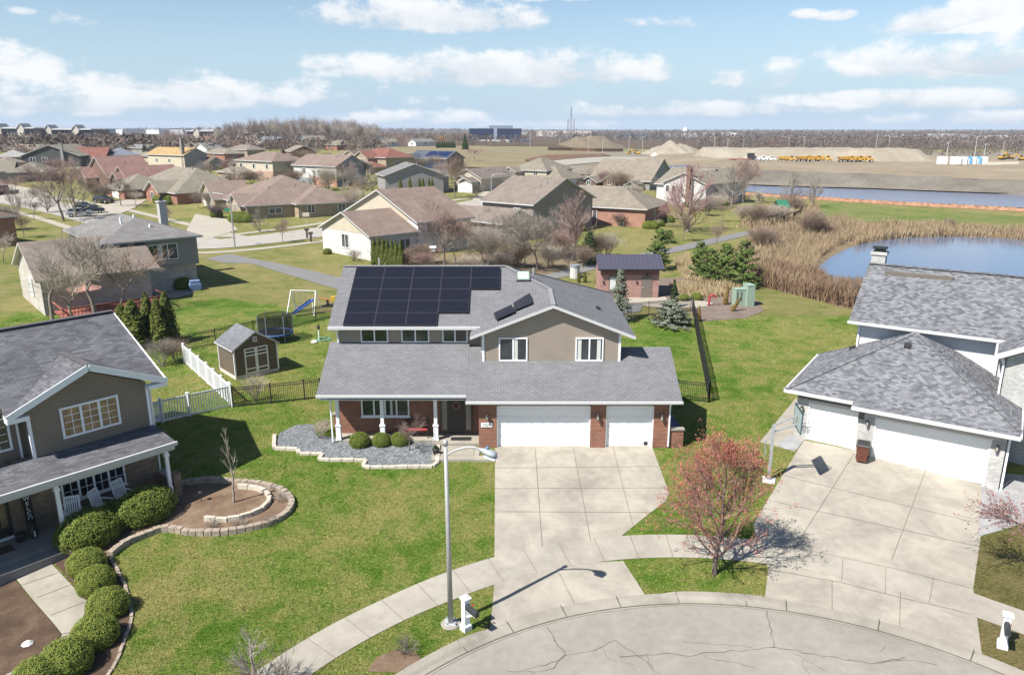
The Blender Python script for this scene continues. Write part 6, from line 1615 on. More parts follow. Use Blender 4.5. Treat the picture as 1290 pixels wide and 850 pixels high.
for i in range(6): q = a.lerp(b, i/5); m.box(q.x-.03,q.y-.02,q.z+.08,q.x+.03,q.y+.02,q.z+1.35)
for z in (.2, 1.25): m.bar(a+Vector((0,0,z)), b+Vector((0,0,z)), .05, .09)
m.build('gate_leaf', WHITE2, gate)
m = MB(a); m.box(a.x-.07,a.y-.07,a.z,a.x+.07,a.y+.07,a.z+1.45); m.build('post', WHITE2, gate)
fence('white vinyl picket fence running back from the corner post', PX([(291,510),(262,483),(233,457)]), 1.35, WHITE2, 1.9, .125, .06, .13, (.08,.95), caps=True)
fence('black metal fence between white corner post and the porch', PX([(294,513),(342,508),(384,503.5),(404,501)]), 1.25, BLACK, 2.2, .11, .022, .07, (.08,.88,.99))
fence('black metal fence behind the shed and trampoline', PX([(226,443),(272,434),(320,423),(362,413),(398,404),(432,396)]), 1.25, BLACK, 2.3, .12, .022, .06, (.08,.88,.99))
fence('short black metal fence right of the brick garage', PX([(853,503),(893,507)]), 1.25, BLACK, 1.9, .11, .022, .07, (.08,.88,.99))
fence('dark mesh fence running back along the right garden side', PX([(893,507),(886,467),(879,432),(872,391)]), 1.3, BLACK, 2.4, .11, .03, .07, (.05,.5,.97), solid=False)
fence('black metal fence at the back of the garden before the pump house', PX([(870,392),(817,397),(775,400),(745,403)]), 1.25, BLACK, 2.3, .11, .022, .06, (.08,.88,.99))
fence('low white picket deck fence before the white brick house', PX([(478,322),(505,316),(528,313)]), 1.0, WHITE2, 2., .16, .06, .1, (.1,.95))
fence('dark wooden paddock fence by the play house', PX([(965,282),(985,279),(1006,275),(1010,268)]), 1.4, m_plain('dark wood', (.06,.05,.04), .9), 3., .18, .08, .12, (.1,.5,.95))
fence('white board fence behind the long red roof', PX([(90,207),(119,207)]), 2.0, WHITE2, 4., .25, .15, .2, (.1,.95))
# ================================================================== SHED
sa = G(298, 479); sh = thing('shed', 'brown garden shed with grey shingle roof and white framed double doors', 'shed', sa, R(41.5))
SW, SD, SHH = 3.0, 2.8, 2.15
m = MB(); m.add([(0,0,.25),(SW,0,.25),(SW,SD,.25),(0,SD,.25),(0,0,SHH),(SW,0,SHH),(SW,SD,SHH),(0,SD,SHH),(SW/2,0,SHH+.95),(SW/2,SD,SHH+.95)], [(0,3,2,1),(0,1,5,8,4),(2,3,7,9,6),(1,2,6,5),(3,0,4,7),(5,6,9,8),(7,4,8,9)])
m.build('wall', m_siding('shed boards', (.17,.135,.10), .3, .06), sh)
m = MB(); m.box(-.02,-.02,-.1,SW+.02,SD+.02,.25); m.build('base_skirt', m_plain('pale skirt', (.5,.48,.44), .8), sh)
m = MB(); roof_block(m, 0, SW, 0, SD, SHH, 'gy', .63, .18, .1, .02); m.build('roof', [m_shingle('shed shingles', (.27,.28,.30), (.19,.2,.215), (.1,.1,.11), .3, .09, .2), m_plain('shed fascia', (.5,.5,.49), .6)], sh)
m = MB()
for x in (0, SW): m.box(x-.05,-.03,.2,x+.05,.05,SHH)
m.box(-.03,SD-.05,.2,.03,SD+.03,SHH); m.build('corner_board', WHITE2, sh)
m = MB(); x0, x1 = .72, 2.28; m.box(x0,-.03,.3,x1,0.01,2.05); dd = m.build('door', m_plain('brown door board', (.15,.12,.09), .7), sh)
m = MB()
for x in (x0, (x0+x1)/2-.05, (x0+x1)/2+.05, x1): m.box(x-.045,-.06,.3,x+.045,-.028,2.05)
for z in (.34, .62, 1.55, 1.78, 2.03): m.box(x0,-.058,z-.04,x1,-.029,z+.04)
m.build('door_trim', WHITE2, dd)
m = MB(); m.box(x0+.06,-.05,1.6,x1-.06,-.031,1.75); m.build('pane', GLASS, dd)
m = MB(); m.box(SW/2-.14,-.04,2.42,SW/2+.14,0,2.78); m.build('vent', WHITE2, sh); m = MB(); m.box(SW/2-.09,-.05,2.48,SW/2+.09,-.041,2.72); m.build('vent_louvre', GREYM, sh)

# ================================================================== GARDEN TOYS
tp = G(348, 429); tr = thing('trampoline', 'round trampoline with dark safety net behind the shed', 'trampoline', tp); tr.scale = (.8, .8, .85)
m = MB(); m.lathe((0,0,.78), [(1.55,0),(1.55,.03)], 24); m.build('mat', BLACK, tr)
m = MB(); ring = [Vector((1.62*math.cos(2*pi*i/24),1.62*math.sin(2*pi*i/24),.8)) for i in range(25)]; m.path(ring, .12, 6); m.build('pad', m_plain('blue pad', (.035,.075,.19), .6), tr)
for i in range(6):
    t = 2*pi*i/6+.3; q = Vector((1.66*math.cos(t),1.66*math.sin(t),0)); m = MB(); m.tube(q,q+Vector((0,0,2.55)),.045,.045,8); m.build('pole', m_plain('blue grey pole', (.18,.21,.27), .5), tr)
NET = N('safety net', .8, .1); NET.col((.02,.02,.022)); NET.b.inputs['Alpha'].default_value = .62
m = MB(); m.lathe((0,0,.8), [(1.6,0),(1.6,1.7)], 24); m.f = m.f[:-2]; m.m = m.m[:-2]; m.build('net', NET.mat, tr)
sp = G(384, 394); sw = thing('swing_set', 'white framed swing set with blue slide', 'swing set', sp, R(-8))
m = MB()
for x in (-1.3, 1.3): m.bar((x,-1.0,0),(x*.9,0,2.1),.055); m.bar((x,1.0,0),(x*.9,0,2.1),.055)
m.bar((-1.2,0,2.1),(1.2,0,2.1),.05); m.build('frame', WHITE2, sw)
for x in (-.7,-.05):
    m = MB(); m.bar((x-.2,0,2.1),(x-.2,.1,.6),.02); m.bar((x+.2,0,2.1),(x+.2,.1,.6),.02); m.box(x-.22,.0,.55,x+.22,.2,.6); m.build('swing', m_plain('blue seat', (.05,.09,.25), .5), sw)
m = MB(); m.bar((1.0,-.3,1.35),(-.4,-1.5,.25),.45,.05); m.bar((.86,-.5,1.4),(-.54,-1.7,.3),.05,.14); m.bar((1.16,-.1,1.4),(-.26,-1.3,.3),.05,.14); m.build('slide', m_plain('blue slide', (.04,.085,.28), .4, .5), sw)
m = MB(); m.bar((1.1,-.2,0),(1.1,-.2,1.35),.05); m.bar((.8,0,0),(.8,0,1.35),.05); m.build('ladder', WHITE2, sw)
tq = G(413, 386); ty = thing('seesaw', 'orange and yellow toy seesaw near the back fence', 'toy', tq, R(10))
m = MB(); m.bar((-.9,0,.9),(.9,0,.45),.2,.08); m.build('plank', m_plain('orange plank', (.5,.2,.06), .5), ty); m = MB(); m.tube((0,0,0),(0,0,.7),.12); m.box(-.5,-.3,0,.5,.3,.12); m.build('stand', BLACK, ty); m = MB(); m.obox((.5,0,.75),(.2,0,0),(0,.18,0),(0,0,.2)); m.build('seat', m_plain('yellow seat', (.55,.36,.05), .5), ty)
bq = G(402, 428); bd = thing('bird_feeder', 'small dark bird feeder on a white stake', 'bird feeder', bq)
m = MB(); m.tube((0,0,0),(0,0,.9),.04); m.build('stake', WHITE, bd); m = MB(); m.lathe((0,0,.9),[(.1,0),(.14,.2),(.02,.4)],8); m.build('feeder', DARK, bd)
hq = G(408, 428); hs = thing('garden_hose', 'coiled green garden hose on the lawn', 'hose', hq)
m = MB(); pts = [Vector(((.35+.03*k/8)*math.cos(k*.5), (.35+.03*k/8)*math.sin(k*.5), .03+.01*(k%7))) for k in range(60)]; m.path(pts, .025, 5); m.build('coil', m_plain('green hose', (.13,.3,.22), .5), hs)
rq = G(396, 432); rkk = MB(rq); rkk.lathe(rq, [(.22,-.02),(.28,.1),(.15,.22)], 9); tag(rkk.build('garden_stone', m_plain('white stone', (.6,.58,.54), .9)), 'white rounded stone by the bird feeder', 'stone')

# ================================================================== PORCH THINGS
bn = thing('bench', 'red cushioned garden bench under the porch window', 'bench', Vector((-5.15, 38.15, .15)))
m = MB()
for x in (-.6,.6): m.bar((x,-.2,0),(x,-.2,.6),.05); m.bar((x,.22,0),(x,.3,.9),.05); m.bar((x,-.22,.6),(x,.25,.62),.05)
for k in range(9): x = -.55+1.1*k/8; m.bar((x,.24,.45),(x,.3,.88),.03)
m.bar((-.6,.3,.9),(.6,.3,.9),.05); m.build('frame', BLACK, bn)
m = MB(); m.box(-.58,-.22,.40,.58,.22,.52); m.build('seat_cushion', m_plain('red cushion', (.33,.045,.05), .85, .1), bn, bevel=.03)
mt_ = MB((-2.75, 37.75, .15)); mt_.box(-3.3,37.6,.152,-2.2,38.05,.17); tag(mt_.build('doormat', m_plain('black mat', (.02,.02,.02), .95)), 'black doormat before the brick porch door', 'doormat')
wq = Vector((-3.02, 38.42, 1.85)); wr = MB(wq); ring = [wq + Vector((.2*math.cos(2*pi*i/18),0,.2*math.sin(2*pi*i/18))) for i in range(19)]; wr.path(ring, .05, 6); tag(wr.build('wreath', m_plain('dried flower wreath', (.25,.13,.1), .95, .1, .4, 25.)), 'dried pinkish wreath on the dark front door', 'wreath')
ur = thing('planter', 'small dark planter on the step before the gravel bed', 'planter', Vector((-3.95, 36.15, 0)))
m = MB(); m.lathe((0,0,.0),[(.14,0),(.2,.3),(.17,.36)],12); m.build('pot', DARK, ur); m = MB(); m.lathe((0,0,.3),[(.16,0),(.1,.16)],8); m.build('plant', CORE, ur)
# left porch
def rocker(label, loc, rz):
    r = thing('rocking_chair', label, 'rocking chair', loc, rz, 'white rocking chairs on the left porch')
    m = MB(); m.box(-.28,-.26,.40,.28,.26,.44); m.build('seat', WHITE2, r)
    m = MB()
    for k in range(7): x = -.25+.5*k/6; m.bar((x,.24,.44),(x,.42,1.15),.045,.02)
    m.bar((-.3,.42,1.16),(.3,.42,1.16),.04,.09); m.bar((-.29,.24,.44),(-.29,.42,1.15),.05); m.bar((.29,.24,.44),(.29,.42,1.15),.05); m.build('backrest', WHITE2, r)
    for s in (-1,1):
        m = MB(); m.bar((s*.3,-.3,.66),(s*.3,.32,.66),.08,.03); m.bar((s*.29,-.26,.1),(s*.29,-.26,.66),.045); m.bar((s*.29,.24,.1),(s*.29,.24,.44),.045); m.build('armrest', WHITE2, r)
        m = MB(); pts = [Vector((s*.29,-.5+.11*k,.06+.012*(k-4.5)**2*.35)) for k in range(11)]; m.path(pts,.025,6); m.build('rocker', WHITE2, r)
    return r
rocker('white rocking chair nearest the porch post', Lp(.75, .75), LPSI + R(-25)); rocker('second white rocking chair further along the porch', Lp(2.0, .75), LPSI + R(35)); rocker('third white rocking chair half hidden by the yew', Lp(3.0, .9), LPSI + R(20))
sg = thing('welcome_sign', 'tall black sign with vertical white lettering leaning by the left door', 'sign', Lp(-.62, 1.55), LPSI)
m = MB(); m.obox((0,.02,.83),(.17,0,0),(0,.02,0),(0,.1,.83)); m.build('board', m_plain('black board', (.02,.018,.017), .6), sg)
for i, ch in enumerate('WELCOME'):
    z = 1.5 - i * .222
    text_mesh('lettering', ch, .24, WHITE, sg, Vector((0, .02 + .1*(z-.83)/.83 - .035, z)), (pi/2 - .12, 0, 0))
pt = thing('planter', 'black metal planter jug beside the tall sign', 'planter', Lp(-.75, .95), LPSI)
m = MB(); m.lathe((0,0,0),[(.14,0),(.2,.25),(.15,.55),(.19,.75)],12); m.build('pot', BLACK, pt); m = MB(); m.bar((.0,-.2,.1),(.0,-.2,.35),.04); m.build('ribbon', WHITE, pt)
pt = thing('planter', 'low black pot before the left house door', 'planter', Lp(-1.2, 1.0), LPSI)
m = MB(); m.lathe((0,0,0),[(.16,0),(.22,.32),(.2,.36)],12); m.build('pot', BLACK, pt)
m = MB(Lp(-2.2,.7)); q = [Lp(-2.8,.4,.012),Lp(-1.6,.4,.012),Lp(-1.6,1.05,.012),Lp(-2.8,1.05,.012)]; m.slab(q, .012, 0, 0); tag(m.build('doormat', m_plain('brown mat', (.06,.04,.03), .95)), 'brown doormat on the left porch', 'doormat')
sl = G(254, 632); so = thing('garden_light', 'small black path light in the ringed mulch bed', 'garden light', sl)
m = MB(); m.tube((0,0,0),(0,0,.45),.02); m.build('stake', BLACK, so); m = MB(); m.lathe((0,0,.42),[(.05,0),(.11,.08),(.02,.14)],10); m.build('cap', BLACK, so)
st = MB(G(35,812)); st.lathe(G(35,812), [(.14,0),(.2,.06),(.08,.15)], 8); tag(st.build('garden_stone', m_plain('white stone', (.6,.58,.54), .9)), 'white stone lying in the dark shaded bed', 'stone')
st = MB(G(197,657) + Vector((0,0,.02))); st.lathe(G(197,657), [(.1,0),(.13,.06),(.05,.12)], 8); tag(st.build('garden_stone', m_plain('white stone', (.6,.58,.54), .9)), 'small white stone beside the broad yew', 'stone')
# ground cover and dead plants in beds
for i, (px, py, lab) in enumerate([(340,660,'grey low dead plant inside the curving wall'),(305,664,'second grey low plant inside the curving wall'),(352,632,'third grey low plant inside the curving wall'),(268,664,'dark low plant at the inner stone ring end')]):
    bare_tree(lab, px, py, 0, 'shrub', 5 + i, 'grey', 1.8, 4, 'low_plant', 'plant', h=.5, group='low plants in the ringed bed')
bare_tree('dark clump of bare stems on the kerb strip', 511, 822, 0, 'shrub', 6, 'dark', 2.0, 4, 'bare_shrub', 'shrub', h=.55, group=None)
drape('mulch_patch', PX([(462,846),(475,828),(500,818),(524,822),(532,832),(512,848)]), MULCH, .03, 'bare mulch patch at the kerb strip corner')

# ================================================================== GRASS BLADES on the near lawns (uncountable)
def grass_blades():
    rnd = random.Random(2); m = MB()
    skip = NEARP + [[(p.x, p.y) for p in arc(14.25, 0, 360, 60)]]
    skip += [[(-9.5, 38), (9.05, 37), (9.05, 50), (-9.5, 50)], [(-9.4, 35.5), (-.85, 35.5), (-.85, 38), (-9.4, 38)]]
    skip += [[Lp(a, b).to_tuple()[:2] for a, b in ((-9, -1), (5.3, -.4), (5.3, 10.6), (-9, 10.6))], [Rp(a, b).to_tuple()[:2] for a, b in ((-.7, -.4), (14, -.4), (14, 14.6), (-.7, 14.6))]]
    bb = [(min(p[0] for p in P), max(p[0] for p in P), min(p[1] for p in P), max(p[1] for p in P), P) for P in skip]
    for y0, y1, dens, hh in ((19.5, 30, 170, .055), (30, 40, 110, .06), (40, 52, 50, .07), (52, 66, 26, .08)):
        wmax = lambda y: .70 * y + 2.5
        n = int(dens * (y1 - y0) * (wmax(y0) + wmax(y1)))
        for _ in range(n):
            y = rnd.uniform(y0, y1); x = rnd.uniform(-1, 1) * wmax(y)
            if any(a < x < b and c < y < d and in_poly(x, y, P) for a, b, c, d, P in bb): continue
            z = ht(x, y) + .008; a = rnd.uniform(0, 2*pi); w = hh * rnd.uniform(.28, .5); h = hh * rnd.uniform(.5, 1.25); dx, dy = math.cos(a) * w, math.sin(a) * w; lx, ly = rnd.uniform(-.8, .9) * h, rnd.uniform(-.7, .7) * h
            b = len(m.v); m.v += [(x - dx, y - dy, z), (x + dx, y + dy, z), (x + lx, y + ly, z + h)]; m.f.append((b, b + 1, b + 2)); m.m.append(0)
    o = m.build('grass', m_grass('lawn blades', (.090, .160, .019), (.245, .222, .078), (.054, .112, .011), .52, 7., True)); tag(o, 'short mown grass of the near lawns', 'grass', kind='stuff')
grass_blades()
# ================================================================== PUMP HOUSE AND UTILITIES
a = G(756, 375.5); b = G(829, 375.5); PW = b.x - a.x
ph = thing('pump_house', 'small pink brick pump house with dark blue standing seam metal roof', 'building', a)
k = mpp(a); PHH = 37 * k / math.cos(.2)
m = MB(); m.box(0,0,-.2,PW,4.2,PHH); m.build('wall', m_brick('pink brick', (.46,.24,.20), (.34,.16,.135), (.45,.34,.30), .24, .085), ph)
m = MB(); m.box(-.005,-.012,PHH-.65,PW+.005,.2,PHH-.0); m.build('brick_frieze', m_brick('dark pink brick', (.25,.105,.085), (.19,.08,.066), (.3,.2,.17), .24, .085), ph)
m = MB(); e = PHH + .02
m.slab([(-.35,-.55,e),(PW+.4,-.55,e),(PW+.4,2.1,e+1.05),(-.35,2.1,e+1.05)], .12); m.slab([(PW+.4,4.75,e),(-.35,4.75,e),(-.35,2.1,e+1.05),(PW+.4,2.1,e+1.05)], .12)
RSM = m_plain('blue grey metal roof', (.062,.058,.082), .35, .5, .1)
ro = m.build('roof', [RSM, BLACK], ph)
m = MB()
for i in range(17):
    x = -.33 + (PW+.7)*i/16; m.bar((x,-.54,e+.025),(x,2.1,e+1.075),.05,.05)
m.build('standing_seam', m_plain('seam metal', (.09,.085,.115), .35, .5), ro)
m = MB(); m.box(PW*.70,-.04,0,PW*.885,.02,2.25); d_ = m.build('door', m_plain('grey brown door', (.16,.135,.115), .5), ph); m = MB(); m.box(PW*.72,-.08,1.0,PW*.735,-.041,1.15); m.build('handle', STEEL, d_)
m = MB(); m.box(PW*.14,-.03,.05,PW*.28,.02,2.3); w_ = m.build('door', m_plain('grey brown door', (.16,.135,.115), .5), ph); m = MB(); m.box(PW*.16,-.04,.9,PW*.26,-.031,2.1); m.build('pane', m_plain('bright pane', (.55,.58,.55), .2, .6), w_)
for x in (.62, .05, .795): m = MB(); m.box(PW*x-.06,-.12,2.3 if x > .7 else 1.5,PW*x+.06,0,2.55 if x > .7 else 1.75); m.build('wall_lamp', BLACK, ph)
a = G(926, 386); cb_ = thing('utility_cabinet', 'pale green utility cabinet in two parts on the mulch', 'utility box', a, R(8)); kk_ = mpp(a)
GRN = m_plain('pale green paint', (.26,.34,.27), .5, .3, .06)
m = MB(); m.box(0,0,0,1.0,.9,1.6); m.box(-.03,-.03,1.6,1.03,.93,1.66); m.build('cabinet', GRN, cb_); m = MB(); m.box(1.0,-.3,0,1.75,.8,2.0); m.box(.98,-.33,2.0,1.78,.83,2.07); m.build('tall_cabinet', GRN, cb_)
m = MB(); m.box(.12,-.02,.5,.22,-.001,1.4); m.box(.5,-.02,.5,.6,-.001,1.4); m.build('louvre', m_plain('louvre dark', (.06,.08,.07), .6), cb_)
a = G(893, 385); rp = thing('standpipe', 'red gooseneck standpipe in the mulch bed', 'pipe', a)
m = MB(); pts = [Vector((0,0,0)),Vector((0,0,.75)),Vector((.1,0,.95)),Vector((.35,0,1.02)),Vector((.55,0,.92)),Vector((.6,0,.75))]; m.path(smooth(pts,3), .1, 10); m.build('pipe', m_plain('red pipe', (.38,.045,.05), .5), rp, True); m = MB(); m.lathe((0,0,0),[(.22,0),(.22,.06)],12); m.build('flange', m_plain('red pipe', (.38,.045,.05), .5), rp)
a = G(724, 350); tk = thing('water_tank', 'pale cylindrical tank with grey lid beside the path', 'tank', a); m = MB(); m.tube((0,0,0),(0,0,1.3),.55,.55,16); m.build('drum', m_plain('pale drum', (.5,.5,.48), .7), tk); m = MB(); m.tube((0,0,1.3),(0,0,1.5),.6,.58,16); m.build('lid', m_plain('grey lid', (.2,.22,.25), .6), tk)
for i, (px, py, lab) in enumerate([(747,333,'dark green utility box by the path left of the pump house'),(742,334,'second dark green utility box by the path')]):
    a = G(px, py); u_ = MB(a); u_.box(a.x-.35,a.y-.3,a.z,a.x+.35,a.y+.3,a.z+1.0); u_.box(a.x-.4,a.y-.35,a.z+1.0,a.x+.4,a.y+.35,a.z+1.08); tag(u_.build('utility_box', m_plain('dark green box', (.05,.075,.06), .6)), lab, 'utility box')
a = G(546, 333); bh_ = thing('birdhouse', 'white birdhouse on a wooden post behind the solar roof', 'birdhouse', a); m = MB(); m.bar((0,0,0),(0,0,1.6),.16); m.build('post', m_plain('tan post', (.35,.27,.18), .8), bh_); m = MB(); m.box(-.3,-.25,1.6,.3,.25,2.05); m.build('house_box', WHITE2, bh_); m = MB(); m.slab([(-.4,-.35,2.1),(.4,-.35,2.1),(.4,0,2.3),(-.4,0,2.3)],.05); m.slab([(.4,.35,2.1),(-.4,.35,2.1),(-.4,0,2.3),(.4,0,2.3)],.05); m.build('roof', [WHITE2, WHITE2], bh_)
a = G(507, 322); wp = MB(a); wp.box(a.x-.12,a.y-.12,a.z,a.x+.12,a.y+.12,a.z+2.6); wp.box(a.x-.2,a.y-.2,a.z+2.6,a.x+.2,a.y+.2,a.z+2.75); tag(wp.build('lamp_post', WHITE2), 'white yard post beside the white brick house', 'post')
for i, (px, py, lab) in enumerate([(387,300,'dark mailbox on a post by the back street'),(392,305,'stump like brown post beside the back street'),(358,0,'')][:2]):
    a = G(px, py); q = MB(a); q.bar(a, a+Vector((0,0,1.3)), .25); q.bar(a+Vector((-.3,0,1.3)), a+Vector((.3,0,1.35)), .35); tag(q.build('mail_post', m_plain('dark wood', (.06,.05,.04), .9)), lab, 'mailbox')
a = G(387, 287); q = MB(a); q.bar(a, a+Vector((0,0,2.0)), .12); q.obox(a+Vector((0,0,2.2)),(.55,0,0),(0,.3,0),(0,0,.28)); tag(q.build('box_post', m_plain('tan box', (.42,.38,.3), .7)), 'tan box on a pole on the ranch lawn', 'mailbox')
# back street lamps
def far_lamp(label, px, py, hpx, dx=-1.):
    p = G(px, py); h = hpx * mpp(p) * 1.02; r = thing('street_lamp', label, 'street lamp', p, 0, 'street lamps further back')
    m = MB(); m.tube((0,0,0),(0,0,h*.93),.13,.09,8); m.build('pole', LAMPM, r)
    m = MB(); m.path([Vector((0,0,h*.9)),Vector((dx*.6,0,h*.97)),Vector((dx*1.5,0,h))], .06, 6); m.build('arm', LAMPM, r)
    m = MB(); m.obox((dx*1.8,0,h),(.4,0,0),(0,.15,0),(0,0,.09)); m.build('lamp_head', LAMPM, r)
far_lamp('street lamp at the corner by the mauve ranch house', 296, 313, 68, -1.6); far_lamp('street lamp beside the white gabled house', 619, 246, 26, 1.6)
a = G(292, 310); q = MB(a)
q.box(a.x-.5,a.y-.03,a.z+5.0,a.x+.3,a.y+.03,a.z+5.35); tag(q.build('street_sign', m_plain('green sign', (.02,.2,.1), .5)), 'small green street sign on the corner lamp', 'sign')
fl = G(313, 280); fo = thing('flag', 'striped flag on the ranch house front', 'flag', fl); m = MB(); m.tube((0,0,2.2),(-.9,-.4,3.4),.03); m.build('staff', WHITE, fo); m = MB()
for i in range(6): m.add([(-.9+.12*i,-.4,3.3-.18*i-.0),(-.78+.12*i,-.4,3.3-.18*(i+1)),(-.3+.12*i,-.35,2.5-.18*(i+1)),(-.42+.12*i,-.35,2.5-.18*i)],[(0,1,2,3)], i % 2)
m.build('cloth', [m_plain('red stripe', (.45,.05,.06), .8), m_plain('white stripe', (.6,.6,.62), .8)], fo)
# play house
a = G(982, 277); pl_ = thing('playset', 'wooden play tower with green roof at the garden edge', 'play house', a, R(20)); m = MB()
for x in (-.8,.8):
    for y in (-.8,.8): m.bar((x,y,0),(x,y,2.6),.12)
m.box(-.9,-.9,1.2,.9,.9,1.3); m.build('frame', m_plain('dark wood', (.06,.05,.04), .9), pl_); m = MB(); m.slab([(-1.2,-1.1,2.5),(1.2,-1.1,2.5),(1.2,0,3.6),(-1.2,0,3.6)],.08); m.slab([(1.2,1.1,2.5),(-1.2,1.1,2.5),(-1.2,0,3.6),(1.2,0,3.6)],.08); m.build('roof', [m_plain('green canvas', (.03,.17,.1), .7)]*2, pl_)

# ================================================================== VEHICLES
def wheel(x, y, r, w, parent):
    m = MB(); m.tube((x-w/2,y,r),(x+w/2,y,r),r,r,14); o = m.build('wheel', RUBBER, parent)
    m = MB(); m.tube((x-w/2-.01,y,r),(x+w/2+.01,y,r),r*.55,r*.55,10); m.build('rim', STEEL, o)
def car(label, p, rz, col, s=1.):
    r = thing('parked_car', label, 'car', p, rz, 'cars parked on the back street')
    prof = [(-2.2,.35),(-2.25,.75),(-1.9,.95),(-1.1,1.0),(2.1,1.0),(2.25,.7),(2.2,.35)]
    m = MB(); n = len(prof); m.add([(-.88,y,z) for y,z in prof]+[(.88,y,z) for y,z in prof], [(i,(i+1)%n,n+(i+1)%n,n+i) for i in range(n)]+[tuple(range(n)),tuple(range(2*n-1,n-1,-1))]); m.build('body', m_plain('car paint '+label[:8], col, .25, .6, .03), r, fix=True, bevel=.06)
    m = MB(); m.add([(-.82,-1.1,1.0),(.82,-1.1,1.0),(.82,2.0,1.0),(-.82,2.0,1.0),(-.66,-.4,1.5),(.66,-.4,1.5),(.66,1.6,1.52),(-.66,1.6,1.52)], [(4,5,6,7),(0,1,5,4),(1,2,6,5),(2,3,7,6),(3,0,4,7)]); g_ = m.build('cabin_glass', m_glass('car glass', (.03,.035,.04), .05), r)
    m = MB(); m.box(-.68,-.42,1.49,.68,1.62,1.55); m.build('roof', m_plain('car paint '+label[:8], col, .25, .6, .03), r)
    for x in (-.85,.85):
        for y in (-1.4,1.4): wheel(x, y, .34, .22, r)
    for x in (-.65,.65):
        m = MB(); m.box(x-.17,-2.27,.62,x+.17,-2.22,.78); m.build('headlight', m_plain('headlight', (.6,.6,.58), .2, .6), r); m = MB(); m.box(x-.17,2.2,.7,x+.17,2.26,.85); m.build('tail_light', m_plain('tail light', (.3,.02,.02), .3, .5), r)
    return r
car('dark blue car parked nearest on the back street', G(116,269) + Vector((0,0,.08)), R(120), (.03,.035,.05)); car('black car parked just behind the dark blue one', G(108,265) + Vector((0,0,.08)), R(120), (.02,.022,.025)); car('silver car in the drive past the reddish tree', G(101,273) + Vector((0,0,.08)), R(118), (.4,.41,.42)); car('dark car before the rose roofed house', G(131,256)+Vector((0,0,.08)), R(70), (.025,.02,.022))

# ================================================================== CONSTRUCTION GROUND
def gxy(px, py): return G(px, py)
# embankment: bank above the canal and the plateau behind it
EB = m_ground('crushed bank stone', [(.28, (.115,.105,.09)), (.5, (.2,.18,.15)), (.72, (.29,.26,.215))], .12, 1.6, bump=.9, bd=.4)
PLT = m_ground('plateau dirt', [(.28, (.24,.19,.13)), (.5, (.32,.26,.18)), (.72, (.41,.35,.255))], .04, .5, bump=.6, bd=.3)
foot = smooth([gxy(*p) for p in [(780,212),(820,216),(860,221),(905,227),(935,229.5),(950,231),(1020,233.5),(1110,238),(1200,242),(1290,246.5),(1420,253),(1600,262)]], 5)
m = MB(); n = len(foot); rnd = random.Random(8)
prof = [(0,-.2),(2.5,.8),(5,1.7),(8,2.7),(10,3.1),(26,3.3),(60,3.2),(140,3.2),(220,3.0),(260,-.5)]
dirv = Vector((.30, .954, 0))
for i, p in enumerate(foot):
    f = sm(i / 14.)
    for j, (d_, z_) in enumerate(prof):
        q = p + dirv * (d_ * (.6 + .4 * f)); jit = rnd.uniform(-.25,.25) if 0 < j < 9 else 0
        m.v.append((q.x, q.y, ht(p.x,p.y) + .3 + z_ * (.25 + .75 * f) + jit * f))
kq = len(prof)
for i in range(n-1):
    for j in range(kq-1): m.f.append((i*kq+j, (i+1)*kq+j, (i+1)*kq+j+1, i*kq+j+1)); m.m.append(0 if j < 4 else 1)
o = m.build('embankment', [EB, PLT], fix=True); tag(o, 'rough stone bank and bare plateau beyond the canal', kind='structure')
def mound(name, label, px0, px1, pyb, pyt, depth, mat, seed, flat=.0, base=0., ridge=False):
    """a heap of earth standing between two picture columns"""
    rnd = random.Random(seed); from mathutils import noise as mn
    def foot(px, py):
        d = ray(px, py); t = (base - HC) / d[2]; return Vector((d[0]*t, d[1]*t, base))
    a, b = foot(px0, pyb), foot(px1, pyb); c = (a + b) / 2; W = (b - a).length / 2; tt = atY((px0+px1)/2, pyt, c.y + depth * .5); H_ = tt.z - base
    m = MB(c); NX, NY = 36, 18; ex = (b - a).normalized(); ey = Vector((-ex.y, ex.x, 0))
    for j in range(NY + 1):
        for i in range(NX + 1):
            u = -1 + 2*i/NX; v = -1 + 2*j/NY
            r_ = math.sqrt(v*v + max(0, (abs(u) - flat) / (1 - flat)) ** 2); hh = max(0, 1 - r_ ** 1.15)
            if ridge: hh = min(1., max(0, 1 - r_) * 2.4)
            z = H_ * hh * (1 + (.10 if ridge else .3) * mn.noise(Vector((u*4+seed, v*3, 0)))) + (.12 * H_ * mn.noise(Vector((u*14, v*9, seed))) if hh > 0 else 0)
            m.v.append(tuple(ex * u * W + ey * (v + 1) * depth * .5 + Vector((0,0,max(-.3, z)))))
    for j in range(NY):
        for i in range(NX): q = j*(NX+1)+i; m.f.append((q,q+1,q+NX+2,q+NX+1)); m.m.append(0)
    o = m.build(name, mat, None, True); tag(o, label, kind='structure'); return o
MD = m_ground('mound earth', [(.28, (.30,.26,.20)), (.5, (.39,.34,.265)), (.72, (.48,.43,.345))], .09, 1.2, bump=.9, bd=.5)
MD2 = m_ground('old mound earth', [(.28, (.17,.135,.09)), (.5, (.22,.175,.12)), (.72, (.28,.23,.165))], .05, .8, bump=.6, bd=.4)
mound('earth_mound', 'pale conical earth heap in the construction ground', 818, 908, 198, 178, 70, MD, 1, .0, .4)
mound('earth_mound', 'old brown grassed hill left of the pale heap', 702, 808, 189.5, 171, 160, MD2, 2, .15, .4)
mound('earth_mound', 'long pale flat topped heap behind the yellow trucks', 905, 1130, 203, 187, 60, MD, 3, .85, 3.4, True)
mound('earth_mound', 'lumpy rubble heap right of the yellow trucks', 1078, 1200, 204, 187.5, 50, MD, 4, .45, 3.4, True)
